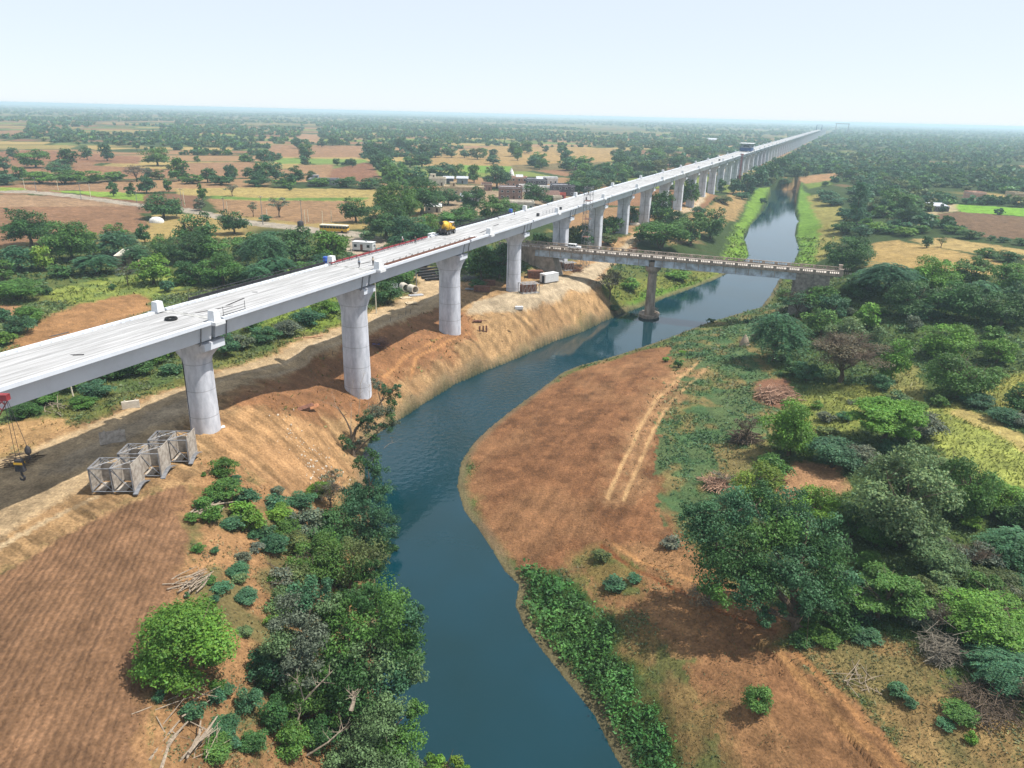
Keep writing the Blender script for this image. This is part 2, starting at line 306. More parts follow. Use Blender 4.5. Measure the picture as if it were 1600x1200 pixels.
# name, outline, colour, greenery (0..1), leaf colour index, edge wobble (m)
ZN = [
 ('left_grass', [(-200, 520), (0, 470), (130, 440), (260, 425), (420, 440), (560, 440), (640, 425), (650, 460), (600, 478), (480, 528), (290, 600), (100, 668), (-100, 740)], S(128, 132, 70), .75, 2, 1.5),
 ('bright_grass', [(60, 462), (130, 440), (260, 424), (300, 440), (240, 470), (120, 478)], S(160, 172, 84), .35, 3, 1.0),
 ('bright_grass2', [(440, 470), (530, 465), (535, 510), (470, 520), (400, 530), (380, 510)], S(140, 160, 70), .6, 3, 1.0),
 ('stubble', [(10, 548), (30, 520), (70, 500), (120, 474), (210, 460), (240, 468), (238, 486), (180, 505), (100, 530)], S(190, 138, 88), 0, 0, 1.0),
 ('stubble2', [(-60, 478), (30, 476), (32, 496), (-60, 500)], S(190, 140, 98), 0, 0, 1.0),
 ('stubble3', [(-100, 668), (105, 655), (122, 675), (60, 702), (-100, 735)], S(205, 160, 105), .08, 3, 1.0),
 ('worksite', [(-120, 775), (0, 737), (60, 702), (110, 668), (200, 634), (300, 592), (400, 560), (480, 526), (545, 503), (600, 476), (640, 458), (652, 440), (636, 425), (662, 412), (700, 440), (800, 440), (845, 420), (930, 396), (985, 366), (1045, 330), (1100, 298), (1112, 304), (1080, 328), (990, 385), (945, 420), (938, 452), (968, 489), (940, 502), (830, 548), (720, 598), (625, 655), (580, 684), (560, 720), (550, 765), (470, 800), (430, 760), (330, 716), (300, 762), (235, 768), (0, 895), (-120, 950)], TAN, 0, 0, .8),
 ('bench', [(350, 632), (480, 560), (560, 530), (700, 470), (730, 490), (745, 530), (690, 562), (620, 590), (600, 620), (520, 660), (470, 665)], S(176, 122, 80), .03, 3, 1.5),
 ('road', [(-100, 738), (60, 703), (110, 676), (200, 640), (290, 602), (400, 563), (480, 530), (545, 507), (600, 480), (645, 460), (655, 440), (640, 424), (660, 414), (690, 440), (697, 475), (660, 490), (600, 512), (545, 537), (480, 566), (400, 596), (300, 640), (262, 690), (180, 740), (60, 800), (-20, 860), (-120, 905)], S(216, 184, 142), 0, 0, .5),
 ('road_grey', [(60, 745), (110, 705), (180, 672), (290, 622), (300, 640), (200, 690), (110, 738)], S(200, 176, 146), 0, 0, .8),  # stretch of the road coloured slightly darker and greyer than the rest
 ('pad', [(728, 491), (745, 470), (790, 458), (845, 446), (905, 424), (985, 372), (1045, 333), (1095, 302), (1105, 305), (1060, 338), (990, 386), (950, 418), (938, 442), (905, 454), (850, 471), (790, 487)], S(214, 190, 158), 0, 0, .4),
 ('slope_rock', [(330, 660), (380, 640), (480, 660), (530, 690), (552, 740), (540, 765), (470, 795), (430, 755), (340, 712)], S(214, 164, 112), .01, 2, .8),
 ('plough', [(-200, 985), (0, 898), (70, 856), (160, 806), (235, 772), (285, 756), (299, 770), (294, 840), (284, 900), (264, 960), (240, 1060), (226, 1130), (236, 1280), (-200, 1280)], S(158, 116, 84), 0, 0, .35),
 ('left_scrub', [(299, 770), (318, 716), (342, 714), (430, 758), (470, 800), (545, 765), (566, 712), (600, 800), (620, 1300), (236, 1280), (226, 1130), (240, 1060), (264, 960), (284, 900), (294, 840)], S(196, 146, 98), .42, 1, .8),
 ('right_floor', [(1060, 830), (1150, 780), (1190, 700), (1230, 620), (1180, 560), (1235, 500), (1260, 455), (1340, 440), (1650, 440), (1700, 1000), (1640, 1040), (1600, 1130), (1470, 1060), (1420, 1000), (1240, 990), (1120, 900)], S(92, 112, 58), .8, 1, 1.5),
 ('right_grass', [(1040, 545), (1100, 510), (1200, 478), (1240, 470), (1250, 500), (1190, 560), (1240, 620), (1200, 700), (1160, 780), (1060, 835), (1000, 745), (1030, 650), (1060, 580)], S(158, 140, 86), .62, 1, 1.2),
 ('brown_shelf', [(738, 692), (765, 668), (800, 642), (850, 606), (905, 580), (960, 562), (1010, 545), (1050, 540), (1050, 568), (1035, 612), (1040, 680), (1030, 760), (1062, 842), (1000, 852), (905, 862), (850, 895), (815, 900), (790, 870), (765, 830), (752, 800), (735, 760)], S(160, 108, 70), .0, 0, .7),
 ('track_tan', [(1005, 615), (1050, 578), (1092, 572), (1062, 620), (1022, 690), (988, 782), (943, 780), (975, 700)], S(188, 140, 96), .03, 1, 1.6),
 ('lower_soil', [(880, 880), (905, 858), (1000, 850), (1062, 840), (1125, 900), (1250, 962), (1205, 1012), (1250, 1050), (1440, 1260), (1090, 1260), (1040, 1130), (985, 1010), (920, 930)], S(176, 128, 84), .12, 1, .9),
 ('lower_scrub', [(930, 930), (1000, 960), (1060, 1020), (1130, 1110), (1170, 1260), (1050, 1260), (1040, 1130), (985, 1010)], S(150, 122, 74), .45, 1, .9),
 ('scrub_knoll', [(905, 862), (960, 858), (1000, 890), (1000, 930), (940, 930), (900, 900)], S(150, 128, 72), .45, 2, 1.0),
 ('vine_bank', [(815, 888), (850, 888), (900, 915), (950, 985), (1000, 1070), (1060, 1170), (1090, 1300), (1040, 1330), (985, 1200), (945, 1130), (900, 1060), (850, 995), (822, 950)], S(70, 96, 44), 1.0, 0, .6),
 ('cut_track', [(1195, 1012), (1240, 1012), (1340, 1105), (1470, 1260), (1300, 1260), (1210, 1110)], S(172, 122, 80), .01, 1, .4),
 ('dry_corner', [(1240, 1008), (1330, 985), (1420, 1000), (1470, 1060), (1600, 1130), (1660, 1260), (1460, 1240), (1338, 1100)], S(180, 146, 92), .28, 1, 1.0),
 ('bare_patch', [(1208, 735), (1250, 722), (1312, 725), (1332, 760), (1262, 785), (1210, 778)], S(196, 146, 104), .02, 1, .6),
 ('log_patch', [(1180, 595), (1230, 590), (1245, 625), (1215, 640), (1180, 625)], S(160, 110, 84), 0, 1, .6),
 ('yellow_field', [(1436, 640), (1500, 630), (1560, 660), (1650, 720), (1650, 765), (1560, 762), (1500, 738), (1462, 694)], S(182, 190, 98), .12, 4, .8),
 ('straw_edge', [(1500, 634), (1560, 658), (1650, 716), (1650, 735), (1560, 680), (1480, 645)], S(214, 190, 112), .0, 4, .6),
 ('yellow_field2', [(1525, 612), (1580, 585), (1650, 560), (1650, 640), (1560, 642)], S(172, 170, 88), .15, 4, .8),
 ('yellow_field3', [(1238, 622), (1300, 600), (1380, 605), (1375, 640), (1310, 690), (1262, 682)], S(160, 166, 84), .25, 4, .8),
 ('yellow_field4', [(1398, 560), (1432, 575), (1442, 630), (1412, 642), (1386, 605)], S(168, 164, 96), .2, 4, .8),
 ('far_bank', [(1000, 436), (1060, 424), (1125, 424), (1132, 432), (1090, 446), (1000, 480), (968, 490), (950, 470), (942, 440)], S(132, 138, 66), .55, 3, .8),
 ('far_bank_low', [(1010, 455), (1130, 428), (1132, 434), (1040, 466), (990, 484), (975, 478)], S(110, 150, 54), .9, 3, .8),
 ('up_bank_tan', [(1045, 385), (1140, 345), (1165, 318), (1170, 292), (1150, 292), (1110, 322), (1040, 362)], S(184, 150, 96), .15, 3, 1.0),
 ('up_bank_green', [(1120, 428), (1135, 390), (1150, 352), (1168, 320), (1180, 296), (1203, 298), (1203, 306), (1196, 318), (1172, 352), (1160, 375), (1172, 400), (1150, 420)], S(128, 164, 60), .6, 3, 1.0),
 ('r_bank_green', [(1243, 312), (1246, 300), (1264, 306), (1282, 345), (1274, 412), (1230, 440), (1241, 410), (1251, 392), (1243, 370), (1248, 345)], S(120, 158, 60), .7, 3, 1.0),
 ('r_bank_olive', [(1262, 306), (1300, 300), (1322, 330), (1312, 382), (1274, 412), (1282, 345)], S(158, 150, 84), .3, 3, 1.0),
 ('river_head', [(1195, 300), (1205, 290), (1250, 283), (1300, 280), (1300, 288), (1262, 296), (1246, 300)], S(120, 140, 60), .5, 3, 1.0),
 ('river_head_tan', [(1222, 285), (1245, 278), (1310, 270), (1312, 280), (1260, 287)], S(184, 140, 96), .05, 3, 1.0),
 ('rf_tan', [(1354, 422), (1364, 380), (1400, 375), (1450, 385), (1520, 398), (1590, 420), (1602, 434), (1500, 427), (1420, 422)], S(212, 172, 104), 0, 3, 1.0),
 ('rf_tan2', [(1425, 374), (1480, 371), (1600, 390), (1660, 397), (1660, 414), (1560, 401), (1450, 386)], S(214, 178, 112), 0, 3, 1.0),
 ('rf_brown', [(1448, 336), (1500, 331), (1700, 348), (1700, 382), (1540, 371), (1480, 352)], S(146, 110, 84), 0, 3, 1.0),
 ('rf_green', [(1494, 319), (1600, 326), (1720, 332), (1720, 347), (1500, 331)], S(146, 196, 66), 0, 3, 1.0),
 ('rf_yard', [(1438, 352), (1452, 331), (1470, 322), (1496, 318), (1496, 330), (1462, 334), (1450, 354)], S(220, 194, 150), 0, 3, 1.0),
 # fields left of the viaduct
 ('f_brown', [(-80, 322), (205, 319), (228, 345), (238, 358), (190, 366), (100, 372), (-80, 395)], S(176, 126, 94), 0, 0, 1.0),
 ('f_pale', [(-80, 306), (40, 304), (200, 318), (205, 322), (-80, 324)], S(196, 152, 118), 0, 0, 1.0),
 ('lane', [(-80, 297), (40, 297), (110, 303), (190, 314), (226, 319), (300, 326), (400, 345), (480, 354), (560, 362), (600, 372), (560, 372), (470, 362), (390, 352), (290, 332), (222, 324), (185, 319), (105, 308), (38, 302), (-80, 301)], S(186, 172, 156), 0, 0, .3),
 ('f_green', [(62, 297), (180, 300), (225, 303), (224, 314), (186, 311), (110, 301)], S(158, 186, 78), .1, 3, .8),
 ('f_green2', [(-80, 292), (36, 293), (40, 297), (-80, 301)], S(166, 182, 78), .1, 3, .8),
 ('f_tan', [(20, 288), (60, 284), (200, 286), (235, 300), (60, 296)], S(190, 142, 106), 0, 0, 1.0),
 ('f_straw', [(270, 295), (400, 293), (586, 296), (578, 310), (400, 310), (280, 304)], S(206, 176, 104), 0, 0, 1.0),
 ('f_row', [(330, 305), (400, 309), (580, 309), (560, 314), (400, 313), (330, 310)], S(130, 158, 76), .2, 3, .8),
 ('f_brown2', [(322, 310), (400, 314), (545, 314), (560, 345), (480, 350), (430, 343), (345, 332)], S(192, 144, 104), 0, 0, 1.0),
 ('f_brown3', [(500, 283), (520, 264), (570, 254), (582, 255), (597, 284), (560, 286)], S(168, 112, 84), 0, 0, 1.0),
 ('f_brown4', [(440, 285), (460, 258), (522, 257), (512, 284)], S(190, 142, 102), 0, 0, 1.0),
 ('f_lgreen', [(428, 252), (440, 247), (572, 249), (574, 254), (440, 256)], S(142, 166, 84), 0, 0, 1.0),
 ('f_far1', [(410, 245), (425, 225), (570, 228), (572, 246)], S(186, 136, 100), 0, 0, 1.0),
 ('f_far2', [(465, 223), (475, 194), (496, 194), (500, 224)], S(196, 146, 110), 0, 0, 1.0),
 ('f_l1', [(-80, 262), (140, 258), (270, 265), (260, 276), (60, 280), (-80, 274)], S(182, 128, 94), 0, 0, 1.0),
 ('f_l2', [(-80, 240), (60, 234), (130, 240), (220, 245), (218, 256), (60, 252), (-80, 256)], S(174, 118, 86), 0, 0, 1.0),
 ('f_l3', [(280, 255), (400, 253), (405, 275), (300, 280)], S(186, 136, 100), 0, 0, 1.0),
 ('f_l4', [(-80, 200), (40, 194), (40, 212), (-80, 214)], S(176, 128, 92), 0, 0, 1.0),
 ('f_l5', [(120, 200), (150, 195), (250, 198), (250, 208), (130, 210)], S(178, 150, 86), 0, 0, 1.0),
 ('f_c1', [(650, 258), (690, 238), (780, 228), (960, 232), (955, 252), (830, 258), (700, 262)], S(200, 158, 98), 0, 0, 1.0),
 ('f_c2', [(800, 258), (960, 252), (950, 262), (800, 268)], S(150, 128, 84), 0, 0, 1.0),
 ('f_c3', [(720, 258), (800, 260), (800, 270), (730, 270)], S(132, 168, 70), 0, 0, 1.0),
 ('village_yard', [(660, 300), (700, 290), (790, 300), (830, 290), (900, 300), (890, 320), (820, 330), (700, 340), (660, 330)], S(176, 150, 120), .05, 0, 1.5),
 ('cabin_yard', [(545, 372), (600, 374), (610, 392), (560, 402), (535, 396)], S(204, 182, 160), 0, 0, .6),
]
LEAFC = [(0.055, 0.155, 0.036), (0.062, 0.140, 0.058), (0.10, 0.145, 0.062), (0.125, 0.185, 0.038), (0.23, 0.24, 0.07)]
ZW = [(nm, wpoly(pl), np.array(c), g, li, wb) for nm, pl, c, g, li, wb in ZN]
FUR = at(161, 975)[:2]-at(94, 1125)[:2]; FUR /= np.linalg.norm(FUR)          # direction of the furrows in the near field
def hash2(i, j, k=0): return np.modf(np.abs(np.sin(i*127.1+j*311.7+k*74.7)*43758.5453))[0]
ROWDIR = 0.35
def field_cell(x, y):
    ca, sa = math.cos(ROWDIR), math.sin(ROWDIR)
    u = x*ca+y*sa + 30*(fbm(x/400, y/400, 2)-.5); v = -x*sa+y*ca + 40*(fbm(x/500+9, y/500, 2)-.5)
    j = np.floor(v/95); fv = v/95-j; u2 = u/170 + hash2(j, 0*j)*1.0; i = np.floor(u2); fu = u2-i
    edge = np.minimum(np.minimum(fu, 1-fu)*170, np.minimum(fv, 1-fv)*95)
    return i, j, edge
VIA_P = (TV*S0 - NV*(D_AX+3.685))[:2]
def lateral(x, y): return (x-VIA_P[0])*NV[0]+(y-VIA_P[1])*NV[1]
PALC = np.array([S(178, 126, 92), S(196, 148, 106), S(206, 172, 104), S(160, 112, 84), S(186, 160, 92), S(150, 160, 80), S(190, 140, 100), S(140, 150, 86)])
def ground_look(x, y):
    """colour, greenery, leaf colour, furrows, roughness-of-soil at ground points"""
    n = len(x); r = np.hypot(x, y); lat = lateral(x, y)
    n1 = fbm(x/22, y/22, 4); n2 = fbm(x/3.1+40, y/3.1, 4); n3 = fbm(x/70+7, y/70, 3)
    col = np.empty((n, 3)); veg = np.zeros(n); lc = np.zeros(n, int); fur = np.zeros(n)
    i, j, edge = field_cell(x, y)
    h = hash2(i, j, 1.0); pick = (h*len(PALC)).astype(int) % len(PALC)
    col[:] = PALC[pick]*(0.85+0.3*n1)[:, None]
    hedge = edge < (3+4*n1); col[hedge] = S(84, 100, 54)
    wood = np.where(lat > 8, sstep(0.30, 0.42, n3+0.1), sstep(0.56, 0.66, n3)) * (r > 250)
    col = col*(1-wood[:, None]) + np.array(S(78, 96, 54))*wood[:, None]
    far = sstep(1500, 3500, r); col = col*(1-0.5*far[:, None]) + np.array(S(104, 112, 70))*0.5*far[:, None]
    nearl = r < 300
    col[nearl] = np.array(S(110, 120, 64)); veg[nearl] = .6; lc[nearl] = 1
    sel = np.where(r < 1600)[0]; xs = x[sel]; ys = y[sel]
    wob = np.clip(r[sel]/150, .6, 6)
    wx = (fbm(xs/3.2+3, ys/3.2, 3)-.5)*2.6; wy = (fbm(xs/3.2, ys/3.2+31, 3)-.5)*2.6
    zone = np.full(n, -1)
    base_c, base_v = col[sel].copy(), veg[sel].copy(); acc = np.zeros((len(sel), 3)); accv = np.zeros(len(sel))
    rj = np.random.default_rng(77); JN = 4
    for jt in range(JN):                            # several wobbling outlines averaged: edges fade over a metre or so
        ox, oy = rj.uniform(0, 50, 2); jc, jv = base_c.copy(), base_v.copy(); jz = np.full(len(sel), -1)
        w2x = wx+(fbm(xs/.9+ox, ys/.9, 2)-.5)*1.3+rj.normal()*.25; w2y = wy+(fbm(xs/.9, ys/.9+oy, 2)-.5)*1.3+rj.normal()*.25
        for k, (nm, pl, c, g, li, wb) in enumerate(ZW):
            m = in_poly(xs+w2x*wb*1.6, ys+w2y*wb*1.6, pl)
            if m.any(): jz[m] = k
        has = jz >= 0; C_ = np.array([z[2] for z in ZW]); V_ = np.array([z[3] for z in ZW]); L_ = np.array([z[4] for z in ZW])
        jc[has] = C_[jz[has]]; jv[has] = V_[jz[has]]; acc += jc; accv += jv
        if jt == 0: zone[sel] = jz; lc[sel[has]] = L_[jz[has]]
    col[sel] = acc/JN; veg[sel] = accv/JN
    q = np.where((zone >= 0))[0]; n4 = fbm(x[q]/.75+11, y[q]/.75, 3)
    col[q] = col[q]*(0.88+0.24*n1[q])[:, None]*(0.70+0.60*n2[q])[:, None]*(.70+.60*n4)[:, None]
    nm2k = {z[0]: k for k, z in enumerate(ZW)}
    def Z(*names): return np.isin(zone, [nm2k[a] for a in names])
    # patchy soil
    q = Z('brown_shelf'); s = sstep(.42, .6, fbm(x[q]/9+2, y[q]/14, 4)); col[q] = col[q]*(1-s[:, None]*.45)+np.array(S(188, 136, 92))*s[:, None]*.45; st = fbm((x[q]*.93-y[q]*.37)/.55, (x[q]*.37+y[q]*.93)/7, 3); col[q] *= (.72+.56*st)[:, None]
    s2 = sstep(.55, .68, fbm(x[q]/3, y[q]/3, 4)); col[q] *= (1-.28*s2)[:, None]
    q = Z('lower_soil', 'cut_track'); s = sstep(.45, .62, fbm(x[q]/6+22, y[q]/11, 4)); col[q] = col[q]*(1-s[:, None]*.3)+np.array(S(158, 104, 70))*s[:, None]*.3; st = fbm((x[q]*.62+y[q]*.78)/.6, (x[q]*.78-y[q]*.62)/9, 3); col[q] *= (.74+.52*st)[:, None]
    q = Z('worksite', 'bench', 'slope_rock'); s = sstep(.5, .66, fbm(x[q]/7+12, y[q]/7, 4)); col[q] = col[q]*(1-s[:, None]*.22)+np.array(S(162, 112, 78))*s[:, None]*.22
    q = Z('road', 'road_grey', 'pad'); u = (x[q]-VIA_P[0])*NV[0]+(y[q]-VIA_P[1])*NV[1]
    s = fbm(u/0.9, (y[q])/30, 3); col[q] *= (.86+.28*s)[:, None]
    q = Z('right_grass', 'dry_corner', 'left_scrub', 'lower_scrub', 'scrub_knoll', 'left_grass', 'bright_grass', 'yellow_field', 'yellow_field2', 'yellow_field3', 'yellow_field4')
    s = sstep(.46, .6, fbm(x[q]/4.5+50, y[q]/4.5, 4))*np.clip(veg[q]*1.4, .2, .8); col[q] = col[q]*(1-s[:, None])+np.array(S(96, 122, 70))*s[:, None]
    q = Z('right_grass'); s = sstep(.40, .52, fbm(x[q]/4.0+50, y[q]/5.5, 4))*.8; col[q] = col[q]*(1-s[:, None])+np.array(S(86, 124, 80))*(.8+.4*n2[q])[:, None]*s[:, None]
    # rills down the cut banks
    bu = x*0.54+y*0.84; bv = -x*0.84+y*0.54
    q = Z('worksite', 'slope_rock') & (r < 330); s = sstep(.48, .70, fbm(bu[q]/1.0, bv[q]/12, 4)); s2 = sstep(.55, .75, fbm(bu[q]/.45+30, bv[q]/6, 3)); col[q] *= (1-.36*s)[:, None]*(1-.28*s2)[:, None]*1.05
    fq = np.isin(zone, [nm2k[a] for a in nm2k if a.startswith('f_') or a.startswith('rf_')]) | ((zone < 0) & (r > 300)); col[fq] *= np.array([.80, .84, .80])
    lum = col.mean(1, keepdims=True); warm = (col[:, 0] > col[:, 1]*1.15)[:, None]; col = np.where(warm, col*.86+lum*np.array([1.06, 1.04, .70])*.14, col)
    fur[Z('plough')] = 1.0
    fl = np.isin(zone, [nm2k[a] for a in nm2k if a.startswith('f_') or a.startswith('rf_b') or a.startswith('rf_t') or a == 'stubble'])
    return col, veg, lc, fur, zone, nm2k, n1, n2
LINES = [  # tyre tracks and worn lines: photo points, half width, colour, depth
 ([(950, 778), (975, 720), (1000, 670), (1025, 625), (1062, 590), (1092, 566)], .32, S(222, 180, 128), .10),
 ([(975, 780), (1000, 722), (1022, 672), (1045, 632), (1078, 598), (1108, 572)], .32, S(222, 180, 128), .10),
 ([(960, 850), (1010, 880), (1080, 905), (1150, 935), (1230, 965)], .30, S(214, 160, 106), .10),
 ([(940, 852), (990, 888), (1060, 922), (1130, 955), (1210, 985)], .30, S(150, 98, 62), .12),
 ([(1210, 1010), (1270, 1075), (1340, 1150), (1400, 1215)], .35, S(210, 158, 104), .10),
 ([(1235, 1010), (1300, 1075), (1380, 1160), (1430, 1225)], .30, S(206, 152, 100), .10),
 ([(640, 592), (650, 560), (690, 540), (735, 520)], .30, S(216, 160, 106), .08),
 ([(600, 590), (630, 560), (680, 532), (720, 512)], .30, S(216, 160, 106), .08),
 ([(150, 775), (60, 822), (-20, 868)], .35, S(226, 200, 160), .05),
 ([(640, 478), (560, 512), (470, 548), (380, 583), (300, 618)], .35, S(224, 200, 166), .04),
 ([(655, 485), (575, 518), (485, 556), (395, 590)], .35, S(224, 200, 166), .04),
 ([(690, 455), (640, 490), (600, 505)], .35, S(224, 200, 166), .04),
 ([(905, 448), (840, 462), (760, 480)], .4, S(226, 204, 172), .04),
 ([(920, 444), (980, 390), (1040, 350), (1090, 312)], .4, S(190, 150, 108), .05),
]
LW = [(wpoly(p), hw, np.array(c), dp) for p, hw, c, dp in LINES]
CUTS = [([(1196, 1010), (1235, 1045), (1300, 1110), (1395, 1235)], .9)]   # foot of the low earth step right of the track
# build the sheet: fine near the river, coarser towards the horizon
NA, R0, R1 = 880, 26.0, 20000.0
ang = np.radians(np.linspace(-52, 52, NA))
rr = [R0]
while rr[-1] < R1: rr.append(rr[-1]*(1.0058 if rr[-1] < 900 else 1.012 if rr[-1] < 3000 else 1.04))
rr = np.array(rr); NR = len(rr)
GX = (rr[:, None]*np.sin(ang)[None, :]).ravel(); GY = (rr[:, None]*np.cos(ang)[None, :]).ravel()
GZ = height(GX, GY, True)
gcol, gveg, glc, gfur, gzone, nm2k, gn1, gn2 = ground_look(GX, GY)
GR = np.hypot(GX, GY)
near = np.where(GR < 700)[0]
for P, hw, c, dp in LW:
    x0, y0 = P.min(0)-2; x1, y1 = P.max(0)+2
    q = near[(GX[near] > x0) & (GX[near] < x1) & (GY[near] > y0) & (GY[near] < y1)]
    d = seg_dist(GX[q]+(gn2[q]-.5)*.5, GY[q]+(gn1[q]-.5)*.8, P); s = 1-sstep(hw*.6, hw*1.6, d)
    s = s*(0.45+0.55*sstep(.3, .55, gn2[q]))
    gcol[q] = gcol[q]*(1-s[:, None])+c*s[:, None]; GZ[q] -= dp*s; gveg[q] *= (1-s)
for P, dp in CUTS:
    P = wpoly(P); gn3 = fbm(GX/5, GY/5, 2); q = near[(GX[near] > P[:, 0].min()-9) & (GX[near] < P[:, 0].max()+3) & (GY[near] < 75)]
    d = seg_dist(GX[q]+(fbm(GX[q]/3.0, GY[q]/3.0, 2)-.5)*2.2, GY[q]+(gn1[q]-.5), P)
    i_ = np.argmin(np.stack([np.hypot(GX[q]-(a_+b_)[0]/2, GY[q]-(a_+b_)[1]/2) for a_, b_ in zip(P[:-1], P[1:])]), 0); A0 = P[:-1][i_]; T0 = (P[1:]-P[:-1])[i_]
    side = (GX[q]-A0[:, 0])*T0[:, 1]-(GY[q]-A0[:, 1])*T0[:, 0]
    sd = np.where(side > 0, d, -d); low = sstep(-1.5, 1.5, sd)*(1-sstep(.9, 7.0, sd)); GZ[q] -= dp*low
q = near; dwat = seg_dist(GX[q], GY[q], RIVER, True)
m = (dwat < 2.2) & (GR[q] < 330); k = (1-sstep(.6, 2.2, dwat))[m]; qq = q[m]
gcol[qq] = gcol[qq]*(1-.75*k[:, None])+np.array(S(140, 124, 96))*(.75*k[:, None]); gveg[qq] *= np.where((gzone[qq] == nm2k['vine_bank']) & (dwat[m] > .9), 1, 1-k)
ins = in_poly(GX[q], GY[q], RIVER); gcol[q[ins]] = S(70, 80, 60); gveg[q[ins]] = 0
s = sstep(.5, .72, fbm((GX*0.54+GY*0.84)/1.2, (-GX*0.84+GY*0.54)/14, 3)); k = (np.isin(gzone, [nm2k['worksite'], nm2k['slope_rock']])) & (GR < 330)
GZ[k] -= .34*s[k]*sstep(.6, 4, seg_dist(GX[k], GY[k], RIVER, True))
idx = np.arange(NR*NA).reshape(NR, NA)
F = np.stack([idx[:-1, :-1], idx[:-1, 1:], idx[1:, 1:], idx[1:, :-1]], -1).reshape(-1, 4)[:, ::-1]
gm = np_mesh('ground', np.stack([GX, GY, GZ], 1), F, [], smooth=True)
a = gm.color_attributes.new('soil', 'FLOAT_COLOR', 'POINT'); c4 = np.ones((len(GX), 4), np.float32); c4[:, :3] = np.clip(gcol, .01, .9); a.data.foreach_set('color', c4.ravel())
a = gm.attributes.new('furrow', 'FLOAT', 'POINT'); a.data.foreach_set('value', gfur.astype(np.float32))
m = bpy.data.materials.new('ground'); m.use_nodes = True; N = m.node_tree.nodes; L = m.node_tree.links; b = N['Principled BSDF']
b.inputs['Roughness'].default_value = .95; b.inputs['Specular IOR Level'].default_value = .12
def node(t, **k):
    n = N.new(t)
    for kk, v in k.items(): setattr(n, kk, v)
    return n
def math_(op, a, b_=None):
    n = node('ShaderNodeMath', operation=op)
    for i, v in enumerate((a, b_)):
        if v is None: continue
        if hasattr(v, 'is_linked'): L.new(v, n.inputs[i])
        else: n.inputs[i].default_value = v
    return n.outputs[0]
at1 = node('ShaderNodeAttribute', attribute_name='soil'); at2 = node('ShaderNodeAttribute', attribute_name='furrow')
geo = node('ShaderNodeNewGeometry')
nA = node('ShaderNodeTexNoise'); nA.inputs['Scale'].default_value = 2.6; nA.inputs['Detail'].default_value = 8; nA.inputs['Roughness'].default_value = .72; L.new(geo.outputs['Position'], nA.inputs['Vector'])
nB = node('ShaderNodeTexNoise'); nB.inputs['Scale'].default_value = .35; nB.inputs['Detail'].default_value = 6; L.new(geo.outputs['Position'], nB.inputs['Vector'])
dot = node('ShaderNodeVectorMath', operation='DOT_PRODUCT'); L.new(geo.outputs['Position'], dot.inputs[0]); dot.inputs[1].default_value = (FUR[1]*2*PI/.70, -FUR[0]*2*PI/.70, 0)
ph = math_('ADD', dot.outputs['Value'], math_('MULTIPLY', nB.outputs['Fac'], 1.3))
wave = math_('MULTIPLY', math_('ADD', math_('SINE', ph), 1.0), .5)
wf = math_('MULTIPLY', math_('MULTIPLY', wave, at2.outputs['Fac']), math_('MULTIPLY', nA.outputs['Fac'], 2.0))
v1 = math_('ADD', math_('MULTIPLY', nA.outputs['Fac'], 1.5), .25)
vo = node('ShaderNodeTexVoronoi'); vo.inputs['Scale'].default_value = 3.2; L.new(geo.outputs['Position'], vo.inputs['Vector'])
v1 = math_('MULTIPLY', v1, math_('ADD', math_('MULTIPLY', vo.outputs['Distance'], .55), .80))
v2 = math_('MULTIPLY', v1, math_('ADD', math_('MULTIPLY', nB.outputs['Fac'], .8), .6))
v3 = math_('MULTIPLY', v2, math_('SUBTRACT', 1.06, math_('MULTIPLY', wf, .11)))
vs = node('ShaderNodeVectorMath', operation='SCALE'); L.new(at1.outputs['Color'], vs.inputs[0]); L.new(v3, vs.inputs['Scale']); L.new(vs.outputs[0], b.inputs['Base Color'])
hgt = math_('ADD', math_('MULTIPLY', nA.outputs['Fac'], .5), math_('MULTIPLY', wf, -.16))
bp = node('ShaderNodeBump'); bp.inputs['Strength'].default_value = 1.0; bp.inputs['Distance'].default_value = .8; L.new(hgt, bp.inputs['Height']); L.new(bp.outputs[0], b.inputs['Normal'])
gm.materials.append(m)
g = bpy.data.objects.new('ground', gm); COL.objects.link(g); tag(g, kind='structure')
# ------------------------------------------------------------------ river
wm = bpy.data.materials.new('river_water'); wm.use_nodes = True; N = wm.node_tree.nodes; L = wm.node_tree.links; b = N['Principled BSDF']
b.inputs['Base Color'].default_value = (0.009, 0.062, 0.080, 1); b.inputs['Roughness'].default_value = .04; b.inputs['IOR'].default_value = 1.38
geo = node('ShaderNodeNewGeometry')
nA = node('ShaderNodeTexNoise'); nA.inputs['Scale'].default_value = .9; nA.inputs['Detail'].default_value = 4; L.new(geo.outputs['Position'], nA.inputs['Vector'])
nM = node('ShaderNodeTexNoise'); nM.inputs['Scale'].default_value = .045; nM.inputs['Detail'].default_value = 3; L.new(geo.outputs['Position'], nM.inputs['Vector'])
rpw = node('ShaderNodeValToRGB'); rpw.color_ramp.elements[0].position = .35; rpw.color_ramp.elements[0].color = (.002, .023, .029, 1); rpw.color_ramp.elements[1].position = .65; rpw.color_ramp.elements[1].color = (.002, .029, .043, 1); L.new(nM.outputs['Fac'], rpw.inputs[0]); L.new(rpw.outputs[0], b.inputs['Base Color'])
